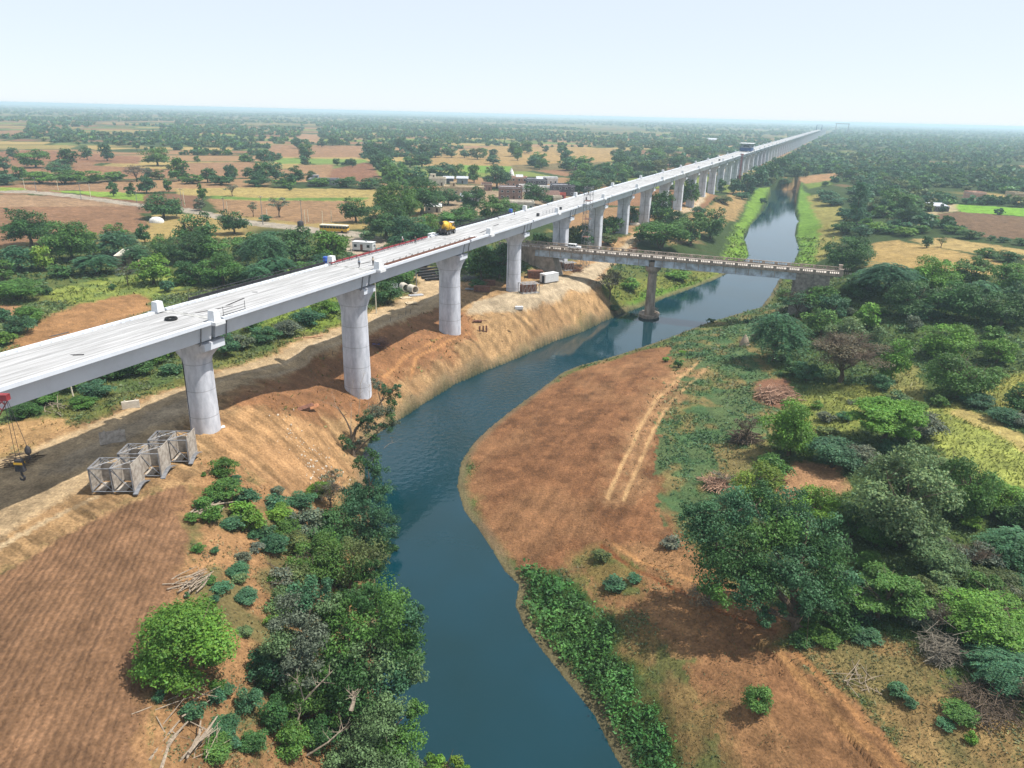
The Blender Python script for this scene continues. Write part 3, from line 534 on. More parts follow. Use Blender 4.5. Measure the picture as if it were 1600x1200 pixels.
# riffle: rougher water in the shallow bend
rc = on_plane(745, 640, 0); sub = node('ShaderNodeVectorMath', operation='DISTANCE'); L.new(geo.outputs['Position'], sub.inputs[0]); sub.inputs[1].default_value = (rc[0], rc[1], 0)
mr = node('ShaderNodeMapRange'); L.new(sub.outputs['Value'], mr.inputs[0]); mr.inputs[1].default_value = 14; mr.inputs[2].default_value = 42; mr.inputs[3].default_value = .55; mr.inputs[4].default_value = .03
bp = node('ShaderNodeBump'); L.new(mr.outputs[0], bp.inputs['Strength']); bp.inputs['Distance'].default_value = .5; L.new(nA.outputs['Fac'], bp.inputs['Height']); L.new(bp.outputs[0], b.inputs['Normal'])
x0, y0 = RIVER.min(0)-4; x1, y1 = RIVER.max(0)+4
me = np_mesh('river_water', [(x0, y0, 0), (x1, y0, 0), (x1, y1, 0), (x0, y1, 0)], [(0, 1, 2, 3)], [wm])
rv = bpy.data.objects.new('river_water', me); COL.objects.link(rv); tag(rv, kind='structure')
# ------------------------------------------------------------------ haze
if HAZE:
    hb = MB().box((0, 8500, 29.0), (42000, 25000, 64.0)); hm = bpy.data.materials.new('haze'); hm.use_nodes = True; N = hm.node_tree.nodes; L = hm.node_tree.links
    N.remove(N['Principled BSDF']); pv = N.new('ShaderNodeVolumePrincipled'); pv.inputs['Color'].default_value = (.66, .87, 1.0, 1); pv.inputs['Density'].default_value = 1.9e-4; pv.inputs['Anisotropy'].default_value = .2
    L.new(pv.outputs[0], N['Material Output'].inputs['Volume'])
    tag(hb.build('haze', hm), kind='stuff')
# ------------------------------------------------------------------ viaduct
GR_ = 0.00143; ZS = 59-31.618; DH = 3.243; HB = 3.685; HO = 5.72
VROOT = np.array([VIA_P[0], VIA_P[1], 0.0])
def vpos(s, lat, z): q = VROOT+TV*s+NV*lat; return Vector((q[0], q[1], z))
def zsof(s): return ZS + GR_*(S0+s)
def deck_at(px, py, dz=0.0):
    z = 30.5
    for _ in range(6):
        p = on_plane(px, py, z); s = (p[0]-VROOT[0])*TV[0]+(p[1]-VROOT[1])*TV[1]; z = zsof(s)+DH-.28+dz
    la = (p[0]-VROOT[0])*NV[0]+(p[1]-VROOT[1])*NV[1]
    return s, la, z
via = thing('railway_viaduct', 'long new white concrete viaduct on tall piers running beside the river to the horizon', 'viaduct', tuple(VROOT), -AZ)
LG = 39.25
sec = [(-HB, 0), (HB, 0), (4.12, 2.3), (HO-.05, 2.72), (HO, 2.74), (HO, DH-.42), (-HO, DH-.42), (-HO, 2.74), (-HO+.05, 2.72), (-4.12, 2.3)]
gmb = MB().extrude(sec, -LG/2, LG/2)
girder_me = gmb.mesh('girder', CONC)
slab = MB().box((0, 0, DH-.42+.07), (2*HO-1.1, LG, .14))
for sx in (-1, 1):
    slab.box((sx*3.9, 0, DH-.25), (.34, LG, .07)); slab.box((sx*1.5, 0, DH-.265), (.9, LG, .05))
slab.mat(1)
for sx in (-1, 1):
    for xx, ww_ in ((4.55, .5), (3.2, .35), (.75, .25)): slab.box((sx*xx, 0, DH-.277), (ww_, LG, .014))
slab_me = slab.mesh('deck_slab', [DECK, mat('dirty_gutter', (.19, .19, .19), .95, var=.3, scale=.5, stain=(.34, .34, .34), stretch=(1.5, .15, 1))])
kerb = MB()
for k in range(2): pass
kerb_me = {}
for sx in (-1, 1):
    kb = MB().box((sx*(HO-.27), 0, DH-.21), (.54, LG, .42))
    for q in range(26): kb.box((sx*(HO-.68), -LG/2+1.2+q*1.48, DH-.23), (.10, .55, .14))
    kerb_me[sx] = kb.mesh('edge_kerb', CONC)
pipe_me = MB().tube([(4.2, 0, 2.35), (HB+.10, 0, -.25), (HB-.3, 0, -.6)], [.09, .09, .08], 5).mesh('drain_pipe', GREYST)
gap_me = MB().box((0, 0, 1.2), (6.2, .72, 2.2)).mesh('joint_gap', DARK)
plate_me = MB().box((0, 0, DH-.245), (2*HO-1.4, .9, .03)).mesh('joint_plate', mat('joint_plate', (.34, .34, .33), .8, var=.25, scale=.8))
KMAX = 64
def child(me, parent, loc, name=None, rz=0):
    o = bpy.data.objects.new(name or me.name, me); o.location = loc; o.rotation_euler = (0, 0, rz); return link(o, parent)
for k in range(-4, KMAX):
    y = 40*k+20; z = zsof(y)
    o = child(girder_me, via, (0, y, z), 'girder_span')
    child(slab_me, o, (0, 0, 0), 'deck_slab')
    for sx in (-1, 1): child(kerb_me[sx], o, (0, 0, 0), 'edge_kerb')
    if k not in (1,) and k < 25: [child(pipe_me, o, (0, e*(LG/2-2.1), 0), 'drain_pipe') for e in (-1, 1)]
    if k < 30:
        child(gap_me, o, (0, 20, 0), 'joint_gap'); child(plate_me, o, (0, 20, 0), 'joint_plate')
def pier_mesh(kind, hgt):
    """shaft from the ground up, flared head, bearing blocks; z=0 at the soffit"""
    n = 40; mb = MB()
    def ring(wx, wy, p):
        out = []
        for i in range(n):
            t = 2*PI*i/n; c, s = math.cos(t), math.sin(t)
            out.append((wx*math.copysign(abs(c)**(2/p), c), wy*math.copysign(abs(s)**(2/p), s)))
        return out
    if kind == 'round': prof = [(-hgt-2.5, 2.75, 2.45, 2.2), (-5.6, 2.55, 2.3, 2.2), (-4.6, 2.62, 2.3, 2.3), (-3.0, 3.15, 2.35, 3), (-1.7, 3.75, 2.42, 5), (-.45, 3.95, 2.48, 8)]
    elif kind == 'slim': prof = [(-hgt-2.5, 2.12, 2.12, 2.2), (-4.4, 1.98, 2.0, 2.2), (-3.3, 2.1, 2.05, 2.4), (-2.3, 2.9, 2.15, 3.5), (-1.5, 3.7, 2.3, 6), (-.45, 3.9, 2.4, 8)]
    else: prof = [(-hgt-2.5, 2.45, 1.85, 7), (-4.0, 2.4, 1.8, 7), (-2.9, 2.55, 1.85, 7), (-1.6, 3.3, 2.0, 8), (-.45, 3.8, 2.2, 8)]
    # more rings up the shaft so casting lines can be modelled
    z0 = prof[0]; z1 = prof[1]; rings = []
    m = max(2, int((z1[0]-z0[0])/3.0))
    for i in range(m+1):
        t = i/m; zz = z0[0]+(z1[0]-z0[0])*t; a = z0[1]+(z1[1]-z0[1])*t; b_ = z0[2]+(z1[2]-z0[2])*t
        rings.append((zz, a, b_, z0[3]))
    rings += prof[2:]
    vs = []
    for (zz, a, b_, p) in rings: vs += [(x, y, zz) for x, y in ring(a, b_, p)]
    fs = []
    for j in range(len(rings)-1):
        for i in range(n): fs.append((j*n+i, j*n+(i+1) % n, (j+1)*n+(i+1) % n, (j+1)*n+i))
    fs.append(tuple(range((len(rings)-1)*n, len(rings)*n))); mb.add(vs, fs)
    return mb.mesh('pier', PIERC, smooth=True)
bear = MB().box((0, 0, -.22), (1.1, 1.0, .44))
bear_me = bear.mesh('bearing', GREYST)
headm = MB().box((3.62, 0, -1.0), (.55, 3.9, 1.05)).mesh('head_ledge', CONC)
seam_r = MB().box((0, -2.02, -9), (.07, .12, 14)).mesh('down_pipe', DKST)
seam_s = MB().box((0.15, -1.9, -8.5), (.10, .14, 14)).mesh('down_pipe', DKST)
PZ = {0: 12.6, 1: 5.9, 2: 7.3, 3: 9.9}
for k in range(-3, KMAX+1):
    y = 40*k; z = zsof(y); q = VROOT+TV*y
    gz = PZ.get(k); gz = float(height(np.array([q[0]]), np.array([q[1]]))[0]) if gz is None else gz
    kind = 'slim' if k in (-3, -1, 0, 3) else 'round' if k in (-2, 1, 2) else 'square'
    me = pier_mesh(kind, z-gz)
    if k == 3: pass
    o = child(me, via, (0, y, z), 'pier'); [child(bear_me, o, (bx_*2.4, by_*1.1, 0), 'bearing') for bx_ in (-1, 1) for by_ in (-1, 1)]; child(headm, o, (0, 0, 0), 'head_ledge'); child(headm, o, (-7.24, 0, 0), 'head_ledge')
    if k in (0, 3): child(seam_r, o, (-.9, .12, 0), 'down_pipe')
    elif k not in (1, 2) and k < 22: child(seam_s, o, (0, 0, 0), 'down_pipe')
ped = {}
for sx in (-1, 1):
    ped[sx] = MB().box((sx*(HO-.35), 0, DH+.62), (1.25, 1.3, 1.5), top=(.82, .82)).box((sx*(HO+.1), 0, DH-.38), (1.3, 1.9, .5)).mesh('mast_pedestal', WHITEP)
    for i in range(42):
        s = [-1, 41, 91][i] if i < 3 else 91+49.3*(i-2)
        child(ped[sx], via, (0, s, zsof(s)), 'mast_pedestal')
for i in range(-3, 0):
    for sx in (-1, 1): child(ped[sx], via, (0, -1+49*i, zsof(-1+49*i)), 'mast_pedestal')
# ------------------------------------------------------------------ things on the viaduct
def on_deck(s, lat): return (float((VROOT+TV*s+NV*lat)[0]), float((VROOT+TV*s+NV*lat)[1]), float(zsof(s)+DH-.28))
def shutter_rail(s0, s1, side, label):
    p = on_deck((s0+s1)/2, side*(HO-.9)); L_ = s1-s0
    t = thing('edge_shutter_rail', label, 'formwork rail', p, -AZ, 'red edge shutter rails on the deck')
    MB().box((0, 0, .42), (.16, L_, .28)).box((side*.45, 0, .42), (.12, L_, .18)).build('rail_beam', RUST if side > 0 else REDST, t)
    st = MB()
    for i in range(int(L_/2.4)):
        y = -L_/2+1.2+i*2.4; st.bar((-side*.1, y, -.02), (-side*.1, y, .85), .05); st.bar((-side*.1, y, .8), (-side*.8, y, 0), .04)
    st.build('rail_bracket', DKST, t); return t
shutter_rail(44, 84, 1, 'rusty edge shutter rail with brackets along the near edge of the deck behind two workers')
shutter_rail(40, 78, -1, 'red edge shutter rail along the far deck edge beside the worker in a red vest')
def deck_rail(s0, s1, label):
    p = on_deck((s0+s1)/2, -HO+.2); t = thing('edge_guard_rail', label, 'railing', p, -AZ); L_ = s1-s0
    mb = MB()
    for i in range(int(L_/2)+1): mb.bar((0, -L_/2+2*i, .3), (0, -L_/2+2*i, 1.35), .05)
    mb.build('post', DKST, t); MB().box((0, 0, 1.3), (.09, L_, .09)).box((0, 0, .85), (.08, L_, .08)).box((-.15, 0, .55), (.05, L_, .4)).build('rail', DKST, t)
deck_rail(5, 39, 'dark guard rail on the far deck edge left of the blue drum')
deck_rail(84, 130, 'long dark guard rail on the far deck edge beyond the mixer truck')
# mixer truck
def mixer():
    s, la, z = deck_at(700, 366); t = thing('concrete_mixer_truck', 'yellow self loading concrete mixer truck with round drum standing on the white deck', 'mixer truck', on_deck(s, la-.2), -AZ); t.scale = (.86, .86, .86)
    MB().box((0, 0, 1.0), (2.0, 6.6, .5)).box((0, -2.9, 1.35), (2.1, 1.0, .9)).box((.9, .4, .75), (.3, 1.8, .5)).box((-.9, .4, .75), (.3, 1.8, .5)).build('chassis', DKST, t, bevel=.05)
    for sx in (-1, 1):
        for y in (-2.1, -.6, 2.2):
            wv = MB().lathe([(.35, -.22), (.62, -.22), (.66, -.12), (.66, .12), (.62, .22), (.35, .22)], (0, 0, 0), 20, 'x').build('wheel', BLACKR, t, (sx*1.05, y, .64), smooth=True)
            MB().lathe([(.1, -.24), (.34, -.24), (.34, .24), (.1, .24)], (0, 0, 0), 14, 'x').build('rim', GREYST, wv)
    d = MB().lathe([(.55, -2.1), (.85, -1.9), (1.35, -.7), (1.45, .3), (1.3, 1.1), (.75, 1.7), (.3, 1.8)], (0, 0, 0), 28).build('drum', YELL, t, (0, -.9, 2.45), smooth=True)
    d.rotation_euler = (math.radians(-104), 0, 0)
    bl = MB()
    for j in range(28):
        a0 = j*.45; z0 = -1.7+j*.11; rad = 1.5 if z0 > -.6 else 1.0+.4*(z0+1.7)
        if z0 < 1.1: bl.bar((rad*math.cos(a0), rad*math.sin(a0), z0), (rad*math.cos(a0+.45), rad*math.sin(a0+.45), z0+.11), .05)
    bl.build('drum_band', DKST, d)
    cb = MB().box((0, 2.0, 2.25), (1.7, 1.5, 1.9)).build('cab', YELL, t, bevel=.08)
    MB().box((0, 2.0, 3.26), (1.8, 1.65, .12)).build('cab_roof', WHITEP, cb, bevel=.03)
    for sx in (-1, 1): MB().box((sx*.86, 2.0, 2.6), (.03, 1.15, .85)).build('side_window', GLASS, cb)
    MB().box((0, 2.77, 2.6), (1.4, .03, .9)).build('windscreen', GLASS, cb)
    MB().box((0, 3.05, 1.25), (1.9, .6, .8)).build('bonnet', YELL, t, bevel=.06)
    h = MB().add([(-.7, -3.2, 3.9), (.7, -3.2, 3.9), (.7, -4.1, 4.0), (-.7, -4.1, 4.0), (-.25, -3.3, 3.0), (.25, -3.3, 3.0), (.25, -3.7, 3.0), (-.25, -3.7, 3.0)], [(0, 1, 5, 4), (1, 2, 6, 5), (2, 3, 7, 6), (3, 0, 4, 7)])
    h.build('hopper', DKST, t); MB().bar((0, -3.6, 2.9), (.3, -4.7, 1.5), .18, 6).bar((-.8, -3.4, 1.3), (-.8, -3.5, 3.6), .06).bar((.8, -3.4, 1.3), (.8, -3.5, 3.6), .06).build('chute', DKST, t)
    MB().bar((-1.0, 1.0, 1.2), (-1.0, -3.6, 2.4), .09).bar((1.0, 1.0, 1.2), (1.0, -3.6, 2.4), .09).build('loader_arm', DKST, t)
mixer()
# people ---------------------------------------------------------------
def skin_body(name, J, E, R, m, parent, root=0, sub=1):
    me = bpy.data.meshes.new(name); me.from_pydata(J, E, []); me.materials.append(m)
    o = bpy.data.objects.new(name, me); link(o, parent)
    sk = o.modifiers.new('skin', 'SKIN'); sk.use_smooth_shade = True
    if not me.skin_vertices: me.skin_vertices.new()
    for i, r in enumerate(R):
        me.skin_vertices[0].data[i].radius = (r, r) if not isinstance(r, tuple) else r
        me.skin_vertices[0].data[i].use_root = (i == root)
    sb = o.modifiers.new('sub', 'SUBSURF'); sb.levels = sub; sb.render_levels = sub
    return o
def person(label, loc, rz, shirt, trousers, pose, vest=None, helmet=None, group=None):
    t = thing('person', label, 'person', loc, rz, group)
    la, ra = pose.get('arms', ((-.30, .02, .82), (.30, .02, .82))); le = pose.get('el', ((-.28, -.02, 1.10), (.28, -.02, 1.10))); st = pose.get('stride', .10)
    lean = pose.get('lean', 0.0)
    J = [(0, 0, .95), (0, .01, 1.15), (0, lean*.6, 1.36), (0, lean*.9, 1.46), (0, lean+.01, 1.55), (0, lean+.03, 1.66), (0, lean+.02, 1.74), (0, lean+.115, 1.61),
         (-.10, 0, .90), (-.11, st*.5+.02, .50), (-.12, st, .08), (-.13, st+.15, .04), (.10, 0, .90), (.11, -st*.4+.02, .50), (.12, -st, .08), (.13, -st+.15, .04),
         (-.19, lean*.6, 1.39), le[0], la[0:3], (.19, lean*.6, 1.39), le[1], ra[0:3]]
    E = [(0, 1), (1, 2), (2, 3), (3, 4), (4, 5), (5, 6), (4, 7), (0, 8), (8, 9), (9, 10), (10, 11), (0, 12), (12, 13), (13, 14), (14, 15), (2, 16), (16, 17), (17, 18), (2, 19), (19, 20), (20, 21)]
    R = [.13, (.14, .11), (.15, .11), .07, .075, (.085, .10), .06, .018, .09, .062, .045, .04, .09, .062, .045, .04, .06, .045, .032, .06, .045, .032]
    for hi, ei in ((18, 17), (21, 20)):                     # a hand: palm, four fingers of different length, a thumb from its side
        w_ = Vector(J[hi]); d = (w_-Vector(J[ei])).normalized(); sd = d.cross(Vector((0, 1, 0.2))).normalized(); fr = d.cross(sd)
        p = len(J); J.append(tuple(w_+d*.075)); E.append((hi, p)); R.append((.036, .018))
        for f, (o_, l_) in enumerate(((-.027, .065), (-.009, .078), (.009, .072), (.027, .055))):
            a_ = len(J); J.append(tuple(w_+d*(.085+l_*.5)+fr*o_)); E.append((p, a_)); R.append(.009)
            J.append(tuple(w_+d*(.08+l_)+fr*o_+sd*.02)); E.append((a_, a_+1)); R.append(.008)
        a_ = len(J); J.append(tuple(w_+d*.055+fr*(-.05))); E.append((p, a_)); R.append(.010); J.append(tuple(w_+d*.09+fr*(-.06))); E.append((a_, a_+1)); R.append(.009)
    skin_body('body', J, E, R, SKIN, t)
    g = 1.16
    sj = [J[i] for i in (0, 1, 2, 16, 17, 19, 20, 18, 21)]; sj[7] = tuple(Vector(J[17]).lerp(Vector(J[18]), .8)); sj[8] = tuple(Vector(J[20]).lerp(Vector(J[21]), .8))
    skin_body('shirt', sj, [(0, 1), (1, 2), (2, 3), (3, 4), (2, 5), (5, 6), (4, 7), (6, 8)], [(.155, .13), (.165, .13), (.175, .13), .08, .062, .08, .062, .05, .05], shirt, t)
    tj = [J[i] for i in (0, 8, 9, 10, 12, 13, 14)]
    skin_body('trousers', tj, [(0, 1), (1, 2), (2, 3), (0, 4), (4, 5), (5, 6)], [(.15, .125), .11, .08, .065, .11, .08, .065], trousers, t)
    sh = MB()
    for i in (11, 15): sh.box((J[i][0], J[i][1]-.05, .05), (.10, .28, .10))
    sh.build('shoes', BLACKR, t, bevel=.02)
    if vest: skin_body('vest', [J[0], J[1], J[2]], [(0, 1), (1, 2)], [(.165, .14), (.178, .142), (.185, .14)], vest, t)
    hd = Vector(J[5])
    if helmet:
        MB().lathe([(.165, -.03), (.135, 0), (.13, .06), (.09, .12), (.02, .14)], (hd.x, hd.y, hd.z+.03), 16).build('helmet', helmet, t, smooth=True)
    else:
        MB().lathe([(.09, -.06), (.112, 0), (.108, .06), (.07, .11), (.01, .125)], (hd.x, hd.y-.015, hd.z+.01), 14).build('hair', BLACKR, t, smooth=True)
    fc = MB()
    for sx in (-1, 1): fc.box((sx*.035, hd.y+.098, hd.z-.03), (.022, .012, .012)); fc.box((sx*.1, hd.y, hd.z-.05), (.02, .04, .06))
    fc.box((0, hd.y+.10, hd.z-.115), (.05, .012, .012)); fc.build('face', DKST, t)
    return t
CL = lambda n, c: mat('cloth_'+n, c, .9, var=.1, scale=8)
s, la, _ = deck_at(561.5, 418); person('person in pale blue shirt and dark trousers, left one of the pair on the deck', on_deck(s, la), 2.6, CL('paleblue', (.33, .38, .44)), CL('navy', (.04, .045, .06)), {'stride': .16}, group='workers on the deck')
s, la, _ = deck_at(583, 415); person('person in a cream shirt with raised arm beside the near deck pedestal', on_deck(s, la), -2.2, CL('cream', (.52, .48, .40)), CL('charcoal', (.05, .05, .055)), {'arms': ((-.30, .05, .85), (.42, .30, 1.45)), 'el': ((-.28, -.02, 1.1), (.34, .05, 1.22)), 'stride': .05}, group='workers on the deck')
s, la, _ = deck_at(626, 382); person('person in red vest and white helmet leaning at the far deck edge', on_deck(s, la+.6), 1.0, CL('grey', (.2, .2, .22)), CL('black', (.03, .03, .035)), {'lean': .08, 'stride': .2}, vest=CL('redvest', (.62, .09, .07)), helmet=WHITEP, group='workers on the deck')
s, la, _ = deck_at(645.5, 380); person('person in dark green clothes at the far deck edge just left of the mixer truck', on_deck(s, la+.6), .4, CL('darkgreen', (.05, .08, .06)), CL('charcoal', (.05, .05, .055)), {'stride': .1}, group='workers on the deck')
s, la, _ = deck_at(802, 335.5); person('person in a rust coloured shirt standing beside the lone blue drum', on_deck(s, la+.4), -1.2, CL('rust', (.32, .12, .07)), CL('black', (.03, .03, .035)), {'stride': .08}, group='workers on the deck')
s, la, _ = deck_at(918.6, 305); person('person in an olive shirt standing alone on the deck beyond the scaffold tower', on_deck(s, la+.3), -2.4, CL('olive', (.2, .19, .11)), CL('black', (.03, .03, .035)), {'stride': .08}, group='workers on the deck')
s, la, _ = deck_at(916.5, 314.5); person('person in dark clothes bending by the near deck kerb past the scaffold tower', on_deck(s, la-.2), .8, CL('darkblue', (.06, .07, .10)), CL('black', (.03, .03, .035)), {'lean': .14, 'stride': .12}, group='workers on the deck')
def drum(px, py, label):
    s, la, z = deck_at(px, py); t = thing('blue_drum', label, 'drum', on_deck(s, la), 0, 'blue drums on the deck')
    MB().lathe([(.5, 0), (.56, .04), (.56, .55), (.59, .6), (.56, .65), (.56, 1.25), (.5, 1.3)], n=20).build('barrel', BLUEP, t, smooth=True); MB().lathe([(.45, 1.29), (.45, 1.36)], n=16).build('lid', BLUEP, t)
drum(509.5, 411.5, 'blue drum beside the white pedestal on the far deck edge'); drum(797.8, 333.5, 'lone blue drum on the far deck edge beside a standing worker')
# hose coil and small site things on the deck
s, la, z = deck_at(267.5, 499.5); hc = MB()
for rr_, zz in ((.75, .08), (.82, .14), (.68, .2), (.78, .27)):
    pts = [(rr_*math.cos(2*PI*i/20), rr_*math.sin(2*PI*i/20), zz) for i in range(21)]; hc.tube(pts, [.075]*21, 6)
tag(hc.build('hose_coil', BLACKR, None, on_deck(s, la)), 'dark coiled hose lying on the white deck near the first joint', 'hose coil')
def deck_box(px, py, d, m, name, label, cat, rz=0, group=None):
    s, la, z = deck_at(px, py); p = on_deck(s, la); mb = MB().box((0, 0, d[2]/2), d); mb.box((0, 0, d[2]+.02), (d[0]*.9, d[1]*.9, .04))
    tag(mb.build(name, m, None, p, -AZ+rz, bevel=.03), label, cat, group)
deck_box(675, 367.5, (1.0, 2.6, .5), WHITEP, 'material_sack', 'white sacks laid behind the mixer truck', 'sacks'); deck_box(738, 372, (.9, 2.4, .5), WHITEP, 'material_sack', 'white sacks at the near deck edge right of the third pier', 'sacks', .2)
deck_box(840.5, 338, (.6, 1.1, .9), DKST, 'generator', 'small dark generator near the railing on the deck left of the scaffold tower', 'generator')
deck_box(876, 327.5, (.6, .9, .8), DKST, 'tool_box', 'small dark tool box at the near kerb beside a pedestal', 'tool box')
deck_box(1096, 252, (1, 2.2, 1.0), DKST, 'tool_box', 'dark box on the far deck left of the red rig mast', 'tool box')
deck_box(1124, 251, (1, 2.2, 1.0), DKST, 'tool_box', 'dark box on the deck next to the red rig mast', 'tool box')
# planks, cables and scattered rebar on the deck
for i, (px, py, L_, a_) in enumerate([(572, 411, 2.6, 1.2), (335, 484, 6, 1.1), (368, 472, 5, 1.6), (398, 457, .9, .3), (755, 362, 5, 1.5), (700, 385, 4, 1.5), (775, 352, 4, 1.45), (640, 397, .7, .5), (820, 342, 3, 1.0), (93, 523, 2.5, 1.3), (120, 555, 1.6, .4)]):
    s, la, z = deck_at(px, py); p = on_deck(s, la); mb = MB()
    for q in range(3): mb.bar((q*.12-.12, -L_/2+q*.2, .05), (q*.1-.1, L_/2, .06), .035)
    tag(mb.build('reinforcing_bar', DKST, None, p, -AZ+a_-1.4), 'thin dark bars lying loose on the white deck', 'steel bars', 'loose bars lying on the deck')
s, la, z = deck_at(362, 489); t = thing('hand_rail', 'short dark hand rail at the near deck edge right of the first pier', 'railing', on_deck(s, HO-1.0), -AZ)
MB().bar((0, -2.2, 0), (0, -2.2, 1.5), .05).bar((0, 2.2, 0), (0, 2.2, 1.5), .05).bar((0, -2.2, .6), (0, 2.2, .6), .035).bar((0, -2.2, 1.0), (0, 2.2, 1.0), .035).build('rail', DKST, t); MB().box((.1, 0, .1), (.5, 4.6, .2)).build('base', DKST, t)
s, la, z = deck_at(868, 331); t = thing('hand_rail', 'grey hand rail on the deck left of the scaffold tower', 'railing', on_deck(s-4, HO-2.0), -AZ)
mb = MB()
for i in range(6): mb.bar((0, -7+2.8*i, 0), (0, -7+2.8*i, 1.3), .05)
mb.bar((0, -7, 1.25), (0, 7, 1.25), .04).bar((0, -7, .7), (0, 7, .7), .04).build('rail', GREYST, t)
# scaffold tower standing beside the deck
q = VROOT+TV*166.5+NV*(HO+1.3); gz = float(height(np.array([q[0]]), np.array([q[1]]))[0]); t = thing('scaffold_tower', 'tall thin scaffold tower rising past the near deck edge beside the bridge', 'scaffold', (q[0], q[1], gz-.1), -AZ)
H_ = zsof(166)+DH+6.0-gz; mb = MB(); br = MB(); dk = MB()
for sx in (-1.1, 1.1):
    for sy in (-1.6, 1.6): mb.bar((sx, sy, 0), (sx, sy, H_), .07)
for i in range(int(H_/2)+1):
    z = min(2*i+.3, H_-.1)
    for sx in (-1.1, 1.1): br.bar((sx, -1.6, z), (sx, 1.6, z), .05); br.bar((sx, -1.6 if i % 2 else 1.6, z), (sx, 1.6 if i % 2 else -1.6, min(z+2, H_)), .04)
    for sy in (-1.6, 1.6): br.bar((-1.1, sy, z), (1.1, sy, z), .05); br.bar((-1.1 if i % 2 else 1.1, sy, z), (1.1 if i % 2 else -1.1, sy, min(z+2, H_)), .04)
    if i % 3 == 2: dk.box((0, 0, z), (2.2, 3.2, .08))
mb.build('post', GREYST, t); br.build('brace', GREYST, t); dk.build('platform', RUST, t)
# site shed with white roof standing on the deck far along
t = thing('deck_gantry_shed', 'white roofed work shed on a blue steel base straddling the distant deck', 'site shed', on_deck(668, 0), -AZ)
MB().box((0, 0, 2.0), (10.6, 17, 2.4)).box((0, 0, .5), (9, 15, .6)).build('base', mat('blue_steel', (.05, .09, .22), .6, var=.3, scale=.6), t)
MB().box((0, 0, 7.2), (12.4, 20, .35)).build('roof', WHITEP, t)
mb = MB()
for sx in (-5, 5):
    for y in (-8, -3, 3, 8): mb.bar((sx, y, 3.2), (sx, y, 7.1), .14)
    mb.bar((sx, -8, 5.6), (sx, 8, 5.6), .1)
mb.build('post', GREYST, t); MB().box((0, 0, 4.6), (8.6, 13, 2.6)).build('cabin', mat('grey_panel', (.30, .32, .35), .6, var=.3, scale=.5), t); MB().box((0, -6.53, 5.0), (5, .06, 1.2)).build('window', GLASS, t)
# launching gantries
def gantry(s, col, h, wd, ln, label, name='launching_gantry', legs=True):
    t = thing(name, label, 'gantry', on_deck(s, 0), -AZ); mb = MB()
    for sx in (-1, 1):
        x = sx*wd/2
        for zz in (h*.55, h): mb.bar((x, -ln/2, zz), (x, ln/2, zz), .35)
        for i in range(8):
            y0 = -ln/2+ln*i/8; mb.bar((x, y0, h*.55), (x, y0+ln/8, h), .22); mb.bar((x, y0+ln/8, h*.55), (x, y0+ln/8, h), .22)
    for i in range(5): mb.bar((-wd/2, -ln/2+ln*i/4, h), (wd/2, -ln/2+ln*i/4, h), .3)
    mb.build('truss', col, t); lg = MB()
    for sx in (-1, 1):
        for y in (-ln*.4, ln*.4): lg.box((sx*wd/2, y, h*.28), (1.2, 1.2, h*.56))
    lg.build('leg', col, t); return t
gantry(2545, mat('blue_gantry', (.03, .08, .22), .6, var=.2), 15, 15, 40, 'dark blue launching gantry standing on the far end of the finished deck')
# piers and portal of the unfinished stretch beyond
for k in range(KMAX+1, 84):
    y = 40*k; z = zsof(y); q = VROOT+TV*y; gz = float(height(np.array([q[0]]), np.array([q[1]]))[0])
    pr = thing('unfinished_pier', 'pale bare pier of the unfinished stretch beyond the blue gantry', 'bridge pier', (q[0], q[1], gz), -AZ, 'unfinished piers beyond the viaduct end')
    MB().box((0, 0, (z-gz)/2), (4.6, 3.6, z-gz)).build('shaft', PIERC, pr); MB().box((0, 0, z-gz+.2), (7.4, 4, 1.6)).build('pier_head', PIERC, pr)
q = VROOT+TV*3450+NV*60; t = thing('portal_crane', 'tall pale portal crane faint in the haze beyond the end of the viaduct', 'portal crane', (q[0], q[1], 11.5), -AZ)
mb = MB()
for sx in (-1, 1):
    mb.bar((sx*24-3, 0, 0), (sx*24, 0, 40), .9); mb.bar((sx*24+3, 0, 0), (sx*24, 0, 40), .9)
mb.build('leg', GREYST, t); MB().box((0, 0, 41), (56, 2.5, 2.6)).build('beam', GREYST, t)
# ------------------------------------------------------------------ old road bridge
BZ = 18.75; pA = TV*(S0+142.9)-NV*(D_AX+9.6); pB = TV*(S0+146.1)-NV*(D_AX-84.8)
bd = (pB-pA); BL = float(np.hypot(bd[0], bd[1])); brz = math.atan2(bd[1], bd[0]); W_ = 7.6
ob = thing('old_road_bridge', 'old weathered concrete road bridge with slotted parapets crossing the river under the viaduct', 'road bridge', (pA[0], pA[1], 0), brz)
XL = -9.0                                   # continues a little past the viaduct
MB().box(((BL+XL)/2, W_/2, BZ-.17), (BL-XL, W_, .34)).build('road_deck', OLDC, ob)
MB().box(((BL+XL)/2, W_/2, BZ+.03), (BL-XL, W_-1.0, .06)).build('road_surface', mat('old_asphalt', (.40, .36, .32), .9, var=.2, scale=.6, stain=(.24, .21, .18), stretch=(.25, 1.5, 1)), ob)
def parapet(y, hide=None):
    mb = MB(); P_ = 3.55; n = int((BL-XL)/P_)
    mb.box(((BL+XL)/2, y, BZ+.20), (BL-XL, .30, .36)); mb.box(((BL+XL)/2, y, BZ+1.04), (BL-XL, .34, .2))
    for i in range(n+1):
        x = XL+i*P_; mb.box((x+.25, y, BZ+.66), (.95, .26, .56))
        for j in range(4): mb.box((x+1.15+j*.5, y, BZ+.66), (.17, .18, .56))
    mb.box((BL-.4, y, BZ+.8), (1.0, .8, 1.8)); mb.box((BL-.4, y, BZ+1.75), (1.15, .95, .14)); return mb
